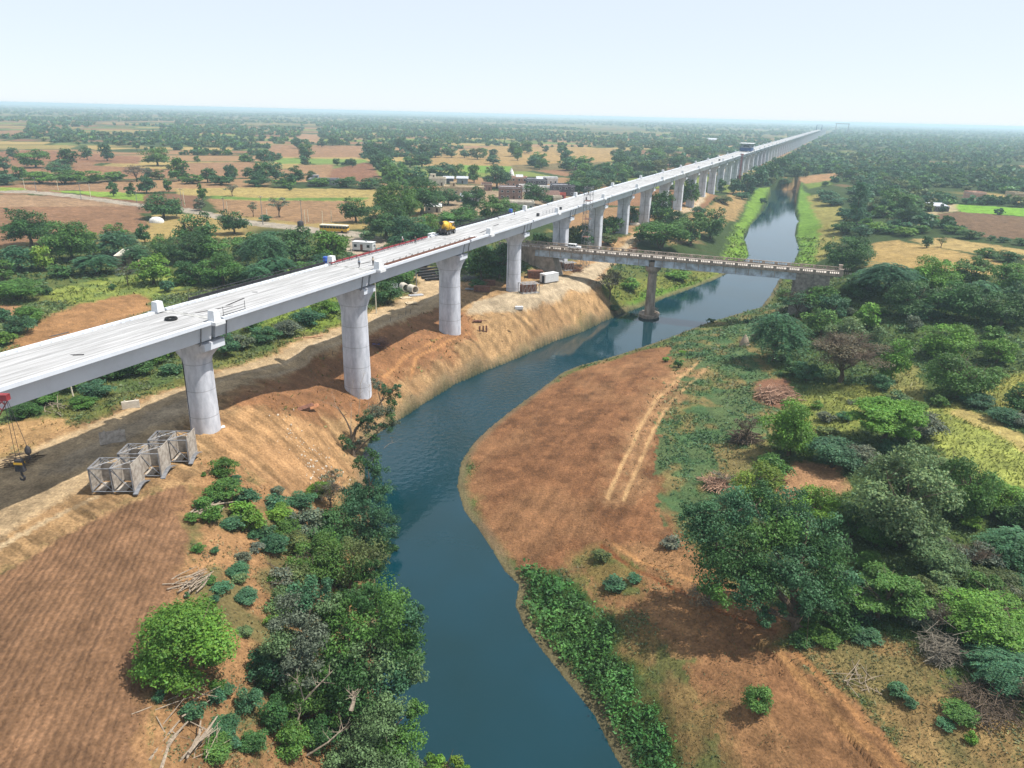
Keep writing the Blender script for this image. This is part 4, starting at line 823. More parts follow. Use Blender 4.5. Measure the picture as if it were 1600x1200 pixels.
parapet(.16).build('parapet', OLDC, ob); parapet(W_-.16).build('parapet', OLDC, ob)
XP, XA = 41.0, 82.5
gd = MB(); stf = MB()
for y in (.75, W_/2, W_-.75):
    for (x0, x1) in ((XL, XP-.9), (XP+.9, XA)):
        gd.box(((x0+x1)/2, y, BZ-1.38), (x1-x0, .45, 2.06)); gd.box(((x0+x1)/2, y, BZ-2.3), (x1-x0, .8, .26))
for i in range(22):
    x = 1.0+i*3.6
    if x < XA and abs(x-XP) > 1.2: stf.box((x, W_/2, BZ-1.36), (.28, W_-1.3, 2.0)); stf.box((x, .48, BZ-1.36), (.16, .12, 2.0)); 
gd.build('main_girder', BLUEST, ob); stf.build('cross_beam', OLDC, ob)
pr = MB()
n = 20
def oval(a, b, z, cx=XP, cy=W_/2): return [(cx+a*math.cos(2*PI*i/n), cy+b*math.sin(2*PI*i/n), z) for i in range(n)]
rings = [(1.55, 3.3, .3), (1.35, 3.0, 6), (1.25, 2.9, 14.2)]
vs = sum([oval(a, b, z) for a, b, z in rings], []); fs = [(j*n+i, j*n+(i+1) % n, (j+1)*n+(i+1) % n, (j+1)*n+i) for j in range(2) for i in range(n)]
pp = MB().add(vs, fs).build('pier', OLDC, ob, smooth=True)
rings = [(1.3, 3.0, 14.0), (2.3, 3.7, 15.0), (2.4, 3.8, 15.6), (2.4, 3.8, 16.2)]; vs = sum([oval(a, b, z) for a, b, z in rings], [])
MB().add(vs, [(j*n+i, j*n+(i+1) % n, (j+1)*n+(i+1) % n, (j+1)*n+i) for j in range(3) for i in range(n)]+[tuple(range(3*n, 4*n))]).box((XP, W_/2, 16.9), (1.5, 5.4, 1.5)).build('pier_cap', OLDC, pp)
rings = [(3.0, 4.1, -2), (3.0, 4.1, .55), (3.25, 4.35, .6), (3.25, 4.35, 1.0)]; vs = sum([oval(a, b, z) for a, b, z in rings], [])
MB().add(vs, [(j*n+i, j*n+(i+1) % n, (j+1)*n+(i+1) % n, (j+1)*n+i) for j in range(3) for i in range(n)]+[tuple(range(3*n, 4*n))]).build('caisson', OLDC, pp)
ab = MB().extrude([(3.0, BZ-2.5), (9.0, BZ-2.5), (12.2, 7.0), (1.0, 7.0)], 1.0, W_-1.0)
ab.build('left_abutment', mat('pale_old_concrete', (.30, .26, .22), .9, var=.2, scale=.7, bump=.1), ob); MB().box((-2.5, W_/2, BZ-4.5), (11.5, W_-.5, 8.2)).build('wing_wall', OLDC, ob)
MB().box((XA+4.5, W_/2, BZ-7.85), (9.0, W_-.4, 15)).box((XA-.4, W_/2, BZ-9.5), (.8, W_-1.5, 14)).build('right_abutment', mat('dark_masonry', (.22, .20, .175), .95, var=.3, scale=1.2, bump=.3), ob)
# drift wood caught on the pier
def stick_pile(name, label, cat, px, py, n, L_, m, group=None, hz=.5, rad=.05, aim=None, spread=None):
    p = at(px, py); mb = MB(); r_ = random.Random(int(px*7+py)); sp_ = spread or L_*.45
    for i in range(n):
        c = Vector((r_.uniform(-1, 1)*sp_, r_.uniform(-1, 1)*sp_, .05+abs(r_.gauss(0, hz*.6)))); a_ = (aim + r_.gauss(0, .35)) if aim is not None else r_.uniform(0, PI)
        l = L_*r_.uniform(.3, .6); d = Vector((math.cos(a_), math.sin(a_), r_.gauss(0, .18)))*l; k = c+d*.1+Vector((r_.gauss(0, .1), r_.gauss(0, .1), r_.gauss(0, .06)))*L_*.4
        mb.tube([c-d, k, c+d], [rad*r_.uniform(.7, 1.6), rad, rad*.5], 5)
        if r_.random() < .4: mb.bar(k, k+Vector((r_.gauss(0, .4), r_.gauss(0, .4), r_.uniform(.1, .5)))*l, rad*.6, 4, rad*.3)
    o = mb.build(name, m, None, (p[0], p[1], p[2])); return tag(o, label, cat, group)
q = Vector((pA[0], pA[1], 0))+Matrix.Rotation(brz, 3, 'Z')@Vector((XP+1.9, W_/2-2.2, 1.1)); mb = MB(); r_ = random.Random(4)
for i in range(60):
    c = Vector((r_.gauss(0, .5), r_.gauss(0, .7), r_.uniform(0, 2.2))); d = Vector((r_.gauss(0, .7), r_.gauss(0, .7), r_.gauss(0, .9))); mb.bar(c-d*.5, c+d, .05, 4, .02)
tag(mb.build('driftwood_heap', DEADWOOD, None, q), 'tangle of driftwood caught against the foot of the old bridge pier', 'driftwood')
# white jeep on the bridge
def jeep():
    q = Vector((pA[0], pA[1], 0))+Matrix.Rotation(brz, 3, 'Z')@Vector((15.3, W_*.52, BZ+.06)); t = thing('white_jeep', 'white four door off road car driving on the old road bridge', 'car', q, brz)
    b_ = MB().box((0, 0, .78), (4.1, 1.72, .62)).box((1.45, 0, 1.12), (1.3, 1.6, .16), top=(.95, .92)).build('body', WHITEP, t, bevel=.08)
    MB().extrude([(-2.0, 1.05), (.95, 1.05), (.55, 1.72), (.45, 1.82), (-1.95, 1.82)], -.78, .78).build('cabin', WHITEP, t, bevel=.05)
    for sy in (-1, 1):
        MB().box((-1.45, sy*.785, 1.42), (.8, .02, .45)).box((-.5, sy*.785, 1.42), (.85, .02, .45)).box((.3, sy*.785, 1.40), (.5, .02, .42)).build('side_window', GLASS, t)
        for x in (-1.3, 1.3):
            wv = MB().lathe([(.2, -.12), (.36, -.12), (.38, 0), (.36, .12), (.2, .12)], n=18, axis='y').build('wheel', BLACKR, t, (x, sy*.78, .38), smooth=True); MB().lathe([(.05, -.13), (.2, -.13), (.2, .13), (.05, .13)], n=12, axis='y').build('rim', GREYST, wv)
        MB().box((2.06, sy*.6, .9), (.04, .28, .2)).build('headlight', GLASS, t)
    ws = MB().add([(.93, -.7, 1.12), (.93, .7, 1.12), (.60, .66, 1.7), (.60, -.66, 1.7)], [(0, 1, 2, 3)]).build('windscreen', GLASS, t); ws.location.x = .03
    MB().box((2.1, 0, .62), (.14, 1.7, .2)).box((-2.1, 0, .62), (.14, 1.7, .2)).build('bumper', GREYST, t); MB().box((-2.12, 0, 1.1), (.2, .6, .6)).build('spare_wheel', BLACKR, t)
jeep()
q = Vector((pA[0], pA[1], 0))+Matrix.Rotation(brz, 3, 'Z')@Vector((20.2, W_*.35, BZ+.06))
person('person in dark clothes walking on the old bridge right of the white car', q, brz-1.5, CL('darkblue', (.06, .07, .10)), CL('black', (.03, .03, .035)), {'stride': .18})
# ------------------------------------------------------------------ vegetation prototypes (crown 1 wide, plant 1 high)
def leaf_quads(C, Nrm, size, rng, elong=1.0):
    n = len(C); a = rng.normal(size=(n, 3)); a -= (a*Nrm).sum(1, keepdims=True)*Nrm; a /= np.linalg.norm(a, axis=1, keepdims=True)+1e-9
    b = np.cross(Nrm, a); sz = (size*rng.uniform(.6, 1.35, n))[:, None]
    u = a*sz*elong; v = b*sz*.62
    bend = Nrm*sz*rng.uniform(-.25, .25, n)[:, None]
    V = np.stack([C-u, C-v+bend, C+u, C+v+bend], 1).reshape(-1, 3); F = np.arange(4*n).reshape(-1, 4)
    return V, F
def crown_np(seed, n, leaf, style):
    rng = np.random.default_rng(seed); P = []
    if style in ('broad', 'shrub', 'tall', 'layer'):
        nl = {'broad': 30, 'shrub': 22, 'tall': 26, 'layer': 26}[style]
        if n < 700: nl = max(9, nl//2)
        lob = []
        for i in range(nl):
            d = rng.normal(size=3); d /= np.linalg.norm(d); d[2] = d[2]*.95+.06
            q = rng.uniform(.55, 1.0)
            if style == 'broad' and i % 4 == 0: a0 = rng.uniform(0, 6.28); c = np.array([math.cos(a0)*.30*q, math.sin(a0)*.30*q, rng.uniform(.16, .34)]); r = rng.uniform(.12, .18)
            elif style == 'broad': c = np.array([d[0]*.36*q, d[1]*.36*q, .455+d[2]*.37*q]); r = rng.uniform(.12, .21)
            elif style == 'layer': c = np.array([d[0]*.42*q, d[1]*.42*q, .52+d[2]*.30*q]); r = rng.uniform(.09, .17)
            elif style == 'shrub': c = np.array([d[0]*.36*q, d[1]*.36*q, .42+d[2]*.34*q]); r = rng.uniform(.12, .22)
            else:
                z = rng.uniform(.15, .95); c = np.array([d[0]*.33*(1.1-z), d[1]*.33*(1.1-z), z]); r = rng.uniform(.07, .15)
            lob.append((c, r))
        w_ = np.array([r**2 for c, r in lob]); w_ /= w_.sum(); k = rng.choice(nl, n, p=w_)
        c = np.array([lob[i][0] for i in k]); r = np.array([lob[i][1] for i in k])[:, None]
        d = rng.normal(size=(n, 3)); d /= np.linalg.norm(d, axis=1, keepdims=True); d[:, 2] = np.where(d[:, 2] < -.35, -d[:, 2], d[:, 2])
        rad = rng.uniform(.25, 1.0, n)**.45
        zr = .80 if style != 'layer' else .5
        # uneven clump surface
        sh = 1+.25*np.sin(d[:, 0]*7+k*1.7)*np.sin(d[:, 1]*8+k)
        C = c + d*r*(rad*sh)[:, None]*np.array([1, 1, zr]); C[:, 2] = np.maximum(C[:, 2], .01)
        Nn = d*.7+np.array([0, 0, .45])+rng.normal(size=(n, 3))*.55
        lobtint = rng.uniform(.72, 1.28, nl)[k]
        V, F = leaf_quads(C, Nn/np.linalg.norm(Nn, axis=1, keepdims=True), leaf, rng)
    elif style == 'acacia':                       # drooping feathery sprays
        nb = max(30, n//26); C = []; A = []; T = []
        for i in range(nb):
            a_ = rng.uniform(0, 2*PI); q = rng.uniform(0, 1)**.6; h0 = .92-.45*q**2*rng.uniform(.5, 1.2)-rng.uniform(0, .28)
            base = np.array([math.cos(a_)*.30*q, math.sin(a_)*.30*q, max(.12, h0)]); dirn = np.array([math.cos(a_+rng.normal()*.5), math.sin(a_+rng.normal()*.5), rng.uniform(-.1, .35)]); L_ = rng.uniform(.12, .26)
            tt = rng.uniform(.72, 1.28)
            for j in range(26):
                t = j/25; p = base+dirn*L_*t+np.array([0, 0, -.16*t*t]); sgn = 1 if j % 2 else -1
                side = np.array([-dirn[1], dirn[0], 0])*sgn
                C.append(p+side*leaf*.8+rng.normal(size=3)*.004); A.append(side*.9+dirn*.5+np.array([0, 0, -.15])); T.append(tt)
        C = np.array(C); A = np.array(A); A /= np.linalg.norm(A, axis=1, keepdims=True); n = len(C)
        Nn = np.tile([0, 0, 1.0], (n, 1))+rng.normal(size=(n, 3))*.5; Nn -= (Nn*A).sum(1, keepdims=True)*A; Nn /= np.linalg.norm(Nn, axis=1, keepdims=True)
        b_ = np.cross(Nn, A); u = A*leaf*1.5; v = b_*leaf*.5
        V = np.stack([C-u*.6, C-v, C+u, C+v], 1).reshape(-1, 3); F = np.arange(4*n).reshape(-1, 4); lobtint = np.array(T)
    tint = lobtint*rng.uniform(.75, 1.25, n)
    warm = rng.uniform(-.10, .14, n)
    t3 = np.stack([tint*(1+warm*1.6), tint*(1+warm*.3), tint*(1-warm)], 1)
    return V, F, np.repeat(t3, 4, 0)
def limbs(mb, rng, n=7, r=.028, top=.62, spread=.30, base=(0, 0), lean=0.0, twig=2, trunk_h=None, kink=.05):
    th = trunk_h or top*.42; p0 = Vector((base[0], base[1], -.06)); p1 = Vector((base[0]+lean*.5+rng.normal()*.02, base[1]+rng.normal()*.02, th*.5)); p2 = Vector((base[0]+lean, base[1]+rng.normal()*.02, th))
    mb.tube([p0, p1, p2], [r*1.45, r*1.05, r*.85], 8); ends = []
    for i in range(n):
        a_ = 2*PI*i/n+rng.normal()*.4; q = rng.uniform(.5, 1); e = Vector((p2.x+math.cos(a_)*spread*q, p2.y+math.sin(a_)*spread*q, top*rng.uniform(.8, 1.15)))
        mid = p2.lerp(e, .5)+Vector((rng.normal()*kink, rng.normal()*kink, rng.uniform(0, .05)))
        mb.tube([p2.lerp(p1, rng.uniform(0, .5)), mid, e], [r*.55, r*.34, r*.12], 5); ends.append((mid, e))
        for j in range(twig):
            f = e+Vector((rng.normal()*.1, rng.normal()*.1, rng.uniform(-.03, .14))); mb.tube([mid.lerp(e, rng.uniform(.2, .9)), f], [r*.2, r*.06], 4); ends.append((e, f))
    return ends
PROTO = {}
def proto(style, lod, i):
    key = (style, lod, i)
    if key in PROTO: return PROTO[key]
    n, leaf = {'x': (26000, .0125), 'h': (12000, .0165), 'm': (4200, .027), 'l': (1300, .048), 's': (420, .085)}[lod]
    if style == 'tall': leaf *= .8
    seed = abs(hash((len(style), ord(style[0]), ord(lod), i)))*13+5
    rng = np.random.default_rng(seed)
    if style == 'bare':
        mb = MB(); ends = limbs(mb, rng, 9, .022, .62, .30, twig=3)
        k = {'x': 2600, 'h': 1500, 'm': 700, 'l': 200, 's': 90}[lod]
        for j in range(k):
            a_, e = ends[int(rng.integers(len(ends)))]; p = a_.lerp(e, rng.uniform(.2, 1.0)); d = rng.normal(size=3); d[2] = abs(d[2])*.7; d = Vector(d/np.linalg.norm(d))*rng.uniform(.07, .17)
            q = p+d; q.z = min(q.z, 1.0); mb.bar(p, q, .0028, 3, .0012)
        tm = mb.mesh('trunk', BARK)
        C = []; 
        V, F, T = crown_np(seed, n//4, leaf*.8, 'layer'); V[:, 2] = .12+V[:, 2]*.88
        cm = np_mesh('crown', V, F, [LEAF], tint=T)
    else:
        V, F, T = crown_np(seed, n, leaf, style); cm = np_mesh('crown', V, F, [LEAF], tint=T)
        mb = MB()
        if style == 'shrub':
            for j in range(6):
                a_ = rng.uniform(0, 2*PI); mb.tube([(0, 0, -.08), (math.cos(a_)*.1, math.sin(a_)*.1, .3), (math.cos(a_)*.25, math.sin(a_)*.25, .6)], [.018, .012, .004], 5)
        elif style == 'tall': mb.tube([(0, 0, -.05), (0.01, 0, .5), (0, 0, .95)], [.022, .014, .004], 7)
        else: limbs(mb, rng, 8, .026, .62, .28)
        tm = mb.mesh('trunk', BARK)
    PROTO[key] = (tm, cm); return PROTO[key]
GREEN = {'dark': (.046, .114, .032), 'mid': (.076, .168, .034), 'bright': (.110, .228, .032), 'lime': (.155, .245, .032), 'teal': (.054, .140, .066), 'blue': (.047, .118, .050), 'grey': (.120, .148, .100), 'olive': (.100, .130, .042), 'pale': (.115, .190, .078), 'brown': (.125, .118, .078)}
CWORD = {'dark': 'dark green', 'mid': 'mid green', 'bright': 'bright green', 'lime': 'yellow green', 'teal': 'blue green feathery', 'blue': 'deep blue green', 'grey': 'grey green', 'olive': 'olive', 'pale': 'pale green', 'brown': 'brownish'}
PLANTS = []
def plant_at(pos, wm, hm, style, lod, colour, rng_i, name):
    tm, cm = proto(style, lod, rng_i)
    t = bpy.data.objects.new(name, None); t.empty_display_size = .5; t.location = pos; rz = random.uniform(0, 6.28); t.rotation_euler = (0, 0, rz); link(t)
    a = bpy.data.objects.new('trunk', tm); a.scale = (wm, wm, hm); link(a, t)
    c = bpy.data.objects.new('crown', cm); c.scale = (wm, wm, hm); j = random.uniform(.88, 1.14)
    g_ = GREEN[colour]; c.color = (g_[0]*j*random.uniform(.92, 1.1), g_[1]*j, g_[2]*j*random.uniform(.9, 1.12), 1); link(c, t)
    return t
def measure(px, py, wpx, hpx):
    th = math.atan2(-ray(px, py)[2], math.hypot(*ray(px, py)[:2]))
    p = at(px, py-.30*wpx*math.sin(th)); d = (p-CAM)@FW; wm = wpx*d/F_PX; H = hpx*d/F_PX; wm *= 1.10
    h = math.sqrt(max(.0, H*H-(wm*math.sin(th)*.85)**2))/math.cos(th); return p, wm, max(h, .42*wm), d
ORD = ['leftmost', 'second', 'third', 'fourth', 'fifth', 'sixth', 'seventh', 'eighth', 'ninth', 'tenth', 'eleventh', 'twelfth', 'thirteenth', 'fourteenth', 'fifteenth', 'sixteenth', 'seventeenth', 'eighteenth', 'nineteenth', 'twentieth', 'twenty first', 'twenty second', 'twenty third', 'twenty fourth']
def grove(place, group, rows):
    """rows: px, py (foot), width and height in the photo, style, colour[, own label]"""
    rows = sorted(rows, key=lambda r: r[0]); byc = {}
    for r in rows:
        px, py, wp, hp, st, co = r[:6]; lab = r[6] if len(r) > 6 else None
        p, wm, hm, d = measure(px, py, wp, hp)
        lod = 'x' if wp > 120 else 'h' if wp > 75 else 'm' if wp > 40 else 'l' if wp > 18 else 's'
        nm = {'acacia': 'acacia_tree', 'bare': 'bare_tree', 'shrub': 'shrub', 'tall': 'casuarina_tree'}.get(st, 'broadleaf_tree')
        t = plant_at((p[0], p[1], p[2]-.05), wm, hm, st, lod, co, len(PLANTS) % 3, nm)
        cat = 'shrub' if st == 'shrub' else 'tree'; PLANTS.append(t)
        byc.setdefault((co, cat), []).append((t, lab)); t['category'] = cat; t['group'] = group
    for (co, cat), L in byc.items():
        for i, (t, lab) in enumerate(L):
            if lab: t['label'] = lab; continue
            w_ = ('only ' if len(L) == 1 else ('rightmost ' if i == len(L)-1 and i > 0 else ORD[i]+' '))
            fl = '' if len(L) == 1 or i in (0, len(L)-1) else 'from left '
            if len(L) == 1: t['label'] = f"{CWORD[co]} {cat} {place}"
            else: t['label'] = f"{w_}{fl}of {CWORD[co]} {cat}s {place}"
A_, B_, S_, BA, TL, LY = 'acacia', 'broad', 'shrub', 'bare', 'tall', 'layer'
grove('in the thicket behind the viaduct', 'thicket left of the viaduct', [
 (48, 388, 78, 66, B_, 'dark'), (112, 412, 86, 68, B_, 'mid'), (30, 426, 66, 44, A_, 'teal'), (70, 425, 36, 42, B_, 'lime'), (184, 402, 68, 42, A_, 'teal'), (180, 384, 44, 38, B_, 'mid'), (226, 380, 24, 32, B_, 'dark'), (152, 432, 68, 36, A_, 'teal'), (200, 447, 32, 38, BA, 'grey'),
 (240, 448, 62, 54, B_, 'bright'), (308, 392, 68, 64, B_, 'dark'), (366, 368, 50, 44, B_, 'dark'), (290, 414, 82, 56, B_, 'dark'), (388, 408, 50, 48, B_, 'mid'), (348, 450, 80, 60, B_, 'mid'), (295, 446, 48, 42, B_, 'dark'), (140, 386, 30, 28, B_, 'bright'), (256, 400, 46, 36, B_, 'mid'), (335, 412, 56, 46, B_, 'mid'), (215, 418, 50, 36, A_, 'teal'), (5, 440, 40, 36, B_, 'mid'), (95, 436, 40, 26, S_, 'dark'), (400, 446, 50, 34, A_, 'teal'), (100, 392, 44, 34, B_, 'blue')])
grove('in the thicket left of the white cabin', 'thicket left of the white cabin', [
 (415, 426, 78, 64, A_, 'teal'), (462, 416, 70, 66, B_, 'dark'), (516, 411, 62, 54, B_, 'bright'), (432, 436, 66, 36, A_, 'teal'), (498, 424, 46, 30, S_, 'teal'), (450, 436, 34, 22, S_, 'lime'), (545, 418, 34, 26, S_, 'pale'), (476, 434, 44, 28, S_, 'mid'), (440, 402, 44, 34, B_, 'mid'), (420, 382, 36, 24, S_, 'teal')])
grove('on the grass behind the viaduct', 'shrubs on the grass behind the viaduct', [
 (28, 474, 84, 38, S_, 'mid'), (47, 508, 44, 34, S_, 'mid'), (32, 526, 48, 36, S_, 'teal'), (6, 542, 40, 30, S_, 'bright'), (72, 462, 24, 18, S_, 'dark'), (262, 458, 26, 24, S_, 'teal'), (278, 448, 26, 22, S_, 'mid'), (176, 454, 14, 13, S_, 'dark'), (5, 505, 26, 30, S_, 'teal')])
grove('below the deck beside the dirt road', 'shrubs below the deck', [
 (70, 636, 50, 34, S_, 'mid'), (110, 612, 60, 40, S_, 'bright'), (150, 626, 56, 34, S_, 'teal'), (178, 596, 60, 46, S_, 'dark'), (215, 590, 50, 36, S_, 'dark'), (240, 572, 46, 34, S_, 'bright'), (270, 588, 36, 24, S_, 'teal'), (262, 560, 40, 30, S_, 'lime'), (40, 655, 50, 30, S_, 'dark'), (130, 640, 44, 24, S_, 'mid'), (10, 640, 40, 30, S_, 'mid'),
 (352, 560, 44, 42, S_, 'teal'), (378, 548, 40, 30, S_, 'grey'), (416, 538, 48, 30, S_, 'teal'), (450, 528, 48, 32, S_, 'grey'), (480, 512, 50, 32, S_, 'teal'), (505, 500, 44, 36, S_, 'bright'), (350, 520, 30, 24, S_, 'mid'), (395, 520, 34, 26, S_, 'mid'), (520, 490, 30, 24, S_, 'mid')])
grove('right of the second pier', 'shrubs right of the second pier', [
 (606, 478, 50, 44, S_, 'dark'), (628, 450, 52, 40, S_, 'mid'), (600, 446, 40, 30, S_, 'bright'), (640, 432, 34, 24, S_, 'teal'), (592, 470, 22, 16, S_, 'lime')])
grove('under the deck past the third pier', 'trees behind the third and fourth piers', [
 (752, 440, 52, 62, B_, 'dark'), (780, 438, 54, 58, B_, 'dark'), (745, 420, 44, 40, B_, 'blue'), (768, 424, 46, 44, B_, 'blue'), (735, 428, 34, 34, B_, 'dark'), (790, 415, 36, 40, B_, 'dark'), (745, 452, 30, 18, S_, 'dark')])
grove('around the village by the deck', 'village trees', [
 (556, 350, 50, 46, B_, 'dark'), (605, 378, 80, 66, B_, 'dark', 'big dark green tree over the front of the yellow bus'), (622, 350, 84, 72, B_, 'mid'), (658, 338, 84, 66, B_, 'dark', 'large rounded tree left of the long tan village house'), (642, 392, 78, 54, B_, 'blue'), (666, 374, 54, 44, B_, 'mid'), (716, 364, 64, 42, B_, 'mid'), (740, 332, 42, 44, B_, 'dark'), (770, 350, 52, 48, B_, 'mid'), (792, 344, 42, 38, B_, 'mid'), (834, 322, 44, 38, B_, 'dark', 'round dark tree in the middle of the village houses'),
 (912, 306, 62, 30, B_, 'dark', 'wide low dark tree right of the village against the deck'), (776, 295, 46, 40, B_, 'blue', 'rounded blue green tree between the two halves of the village'), (741, 286, 24, 32, B_, 'mid'), (690, 282, 50, 30, B_, 'blue'), (716, 280, 34, 26, B_, 'mid'), (700, 322, 46, 32, B_, 'dark'), (725, 346, 44, 30, B_, 'dark'), (755, 362, 40, 22, B_, 'blue'), (690, 386, 46, 28, B_, 'dark'), (858, 318, 24, 14, S_, 'mid'), (815, 332, 24, 14, S_, 'pale'), (622, 296, 40, 34, B_, 'mid'), (648, 290, 40, 30, B_, 'blue'), (575, 380, 26, 24, S_, 'pale'), (620, 400, 40, 24, S_, 'dark')])
grove('behind the piers past the bridge', 'trees behind the piers past the bridge', [(862, 412, 44, 46, B_, 'dark'), (884, 396, 40, 48, B_, 'olive'), (905, 392, 46, 46, B_, 'dark'), (942, 374, 36, 36, B_, 'mid'), (960, 366, 34, 34, S_, 'mid'), (950, 384, 30, 22, S_, 'olive'), (985, 352, 28, 30, B_, 'dark'), (1014, 340, 26, 28, B_, 'dark'), (1040, 326, 24, 26, B_, 'blue'), (840, 400, 40, 40, B_, 'dark'), (1062, 316, 22, 22, B_, 'blue')])
def belt(place, group, spots, seed):
    r_ = random.Random(seed); rows = []
    for (x, y, n, sx, sy, w0) in spots:
        for k in range(n): rows.append((x+r_.uniform(-sx, sx), y+r_.uniform(-sy, sy), w0*r_.uniform(.75, 1.3), w0*r_.uniform(.6, 1.0), B_, r_.choice(('dark', 'blue', 'mid', 'olive')), place))
    grove(place, group, rows)
belt('leafy tree of the belt just left of the distant viaduct', 'tree belt left of the distant viaduct', [(1000, 262, 12, 60, 12, 24), (1060, 250, 9, 40, 10, 20), (940, 284, 9, 40, 8, 26), (1010, 240, 8, 60, 6, 17)], 3)
belt('leafy tree in a clump on the tan fields behind the village', 'clumps behind the village', [(815, 244, 5, 14, 8, 24), (850, 262, 5, 16, 6, 24), (905, 262, 6, 24, 6, 26), (760, 252, 4, 14, 6, 22), (700, 246, 5, 26, 6, 20), (880, 240, 5, 30, 5, 16), (915, 296, 5, 22, 5, 24)], 4)
grove('in the row by the brown field', 'row of trees by the far brown field', [(578, 246, 26, 24, B_, 'blue'), (586, 256, 28, 26, B_, 'blue'), (594, 266, 30, 28, B_, 'blue'), (603, 277, 32, 30, B_, 'mid'), (613, 287, 34, 32, B_, 'mid'), (626, 284, 30, 28, B_, 'mid'), (588, 240, 30, 20, B_, 'blue'), (606, 244, 26, 20, B_, 'blue'), (625, 236, 30, 22, B_, 'blue'), (644, 243, 28, 24, B_, 'blue'), (662, 248, 26, 26, B_, 'blue'), (660, 262, 30, 22, B_, 'blue'), (640, 262, 34, 18, B_, 'mid')])
grove('in the fields left of the bus', 'trees in the brown fields', [
 (255, 344, 66, 46, B_, 'dark', 'big spreading dark tree over the white covered stack'), (178, 307, 18, 23, B_, 'dark'), (205, 307, 18, 22, B_, 'dark'), (230, 303, 30, 30, B_, 'blue'), (263, 300, 16, 22, B_, 'mid'), (316, 314, 17, 28, B_, 'mid'), (363, 307, 24, 22, BA, 'grey'), (437, 341, 36, 38, BA, 'grey', 'lone round grey green tree in the brown field left of the bus'), (312, 330, 20, 22, B_, 'grey'), (396, 340, 22, 28, BA, 'grey'), (414, 346, 22, 12, S_, 'teal'),
 (56, 263, 50, 32, B_, 'mid'), (106, 263, 40, 34, B_, 'dark'), (92, 274, 44, 24, B_, 'blue'), (168, 252, 26, 32, B_, 'blue'), (136, 250, 20, 22, B_, 'blue'), (246, 260, 46, 32, B_, 'mid'), (280, 284, 36, 42, B_, 'mid'), (325, 286, 32, 24, B_, 'dark'), (362, 284, 22, 30, B_, 'blue'), (64, 288, 50, 22, S_, 'bright'), (100, 289, 54, 22, S_, 'mid'), (140, 287, 50, 20, S_, 'bright'), (178, 284, 40, 18, S_, 'mid'), (214, 284, 46, 28, BA, 'brown'), (300, 288, 36, 14, S_, 'mid'), (345, 290, 40, 12, S_, 'dark'), (8, 268, 26, 24, B_, 'blue'), (10, 290, 34, 22, S_, 'teal'), (22, 250, 20, 20, B_, 'blue'),
 (412, 284, 32, 32, B_, 'dark'), (432, 283, 32, 30, B_, 'blue'), (463, 288, 26, 30, B_, 'dark'), (480, 248, 30, 24, B_, 'dark'), (414, 255, 34, 24, B_, 'blue'), (465, 232, 24, 18, B_, 'blue'), (503, 230, 18, 14, B_, 'blue'), (520, 228, 22, 16, B_, 'blue'), (405, 292, 44, 14, S_, 'dark'), (445, 294, 40, 13, S_, 'mid'), (500, 292, 36, 14, S_, 'mid'), (540, 294, 40, 16, S_, 'dark'), (575, 296, 40, 16, S_, 'dark'), (548, 284, 20, 10, S_, 'mid'), (453, 298, 14, 14, S_, 'dark'), (10, 330, 8, 7, S_, 'teal')])
grove('between viaduct and river past the bridge', 'trees between viaduct and river', [
 (1028, 352, 52, 58, B_, 'dark', 'tall dark tree against the viaduct just beyond the old bridge'), (1077, 324, 38, 44, B_, 'mid', 'lone tree standing against the piers beyond the dark tall tree'), (1032, 393, 84, 54, S_, 'mid'), (1078, 386, 62, 58, B_, 'mid'), (1110, 376, 50, 56, B_, 'dark'), (1034, 354, 30, 26, B_, 'bright'), (1055, 360, 42, 34, B_, 'dark'), (1000, 378, 22, 20, S_, 'mid'), (1090, 345, 30, 24, B_, 'blue'),
 (1127, 302, 17, 24, B_, 'dark'), (1145, 304, 24, 26, B_, 'blue'), (1164, 305, 32, 38, B_, 'blue'), (1182, 292, 34, 34, B_, 'blue'), (1201, 286, 34, 34, B_, 'dark'), (1220, 274, 28, 30, B_, 'blue'), (1236, 262, 26, 24, B_, 'blue'), (1210, 262, 20, 18, B_, 'blue'), (1130, 318, 30, 14, S_, 'olive'), (1160, 312, 26, 14, S_, 'teal'), (1240, 276, 30, 18, B_, 'dark'), (1225, 290, 22, 14, S_, 'dark')])
grove('on the right bank past the bridge', 'trees on the right bank beyond the bridge', [
 (1322, 428, 78, 60, B_, 'dark', 'wide dark tree behind the right end of the old bridge'), (1335, 356, 44, 70, TL, 'blue', 'tall feathery dark tree on the right bank beyond the bridge'), (1400, 332, 60, 40, B_, 'mid', 'round dense tree beyond the tan field at right'), (1419, 348, 44, 32, B_, 'dark'), (1300, 400, 30, 22, S_, 'mid'), (1318, 366, 36, 24, S_, 'dark'), (1345, 370, 36, 22, S_, 'blue'), (1300, 322, 40, 18, S_, 'teal'), (1290, 312, 34, 18, S_, 'blue'), (1320, 345, 34, 24, S_, 'teal'), (1352, 322, 24, 16, S_, 'mid'), (1365, 362, 40, 18, S_, 'bright'), (1390, 366, 34, 16, S_, 'mid'), (1415, 370, 38, 16, S_, 'bright'), (1440, 365, 30, 16, S_, 'mid'), (1335, 388, 34, 22, S_, 'teal'),
 (1448, 388, 20, 24, S_, 'dark'), (1470, 388, 22, 20, BA, 'olive'), (1490, 366, 34, 14, S_, 'mid'), (1516, 374, 38, 18, S_, 'dark'), (1548, 376, 14, 10, S_, 'blue'), (1566, 380, 20, 12, S_, 'blue'), (1596, 384, 26, 14, S_, 'dark'), (1540, 404, 40, 14, S_, 'mid'), (1575, 412, 44, 22, S_, 'dark'), (1480, 412, 16, 8, S_, 'mid'), (1460, 352, 26, 12, S_, 'mid'), (1472, 332, 14, 14, B_, 'blue')])
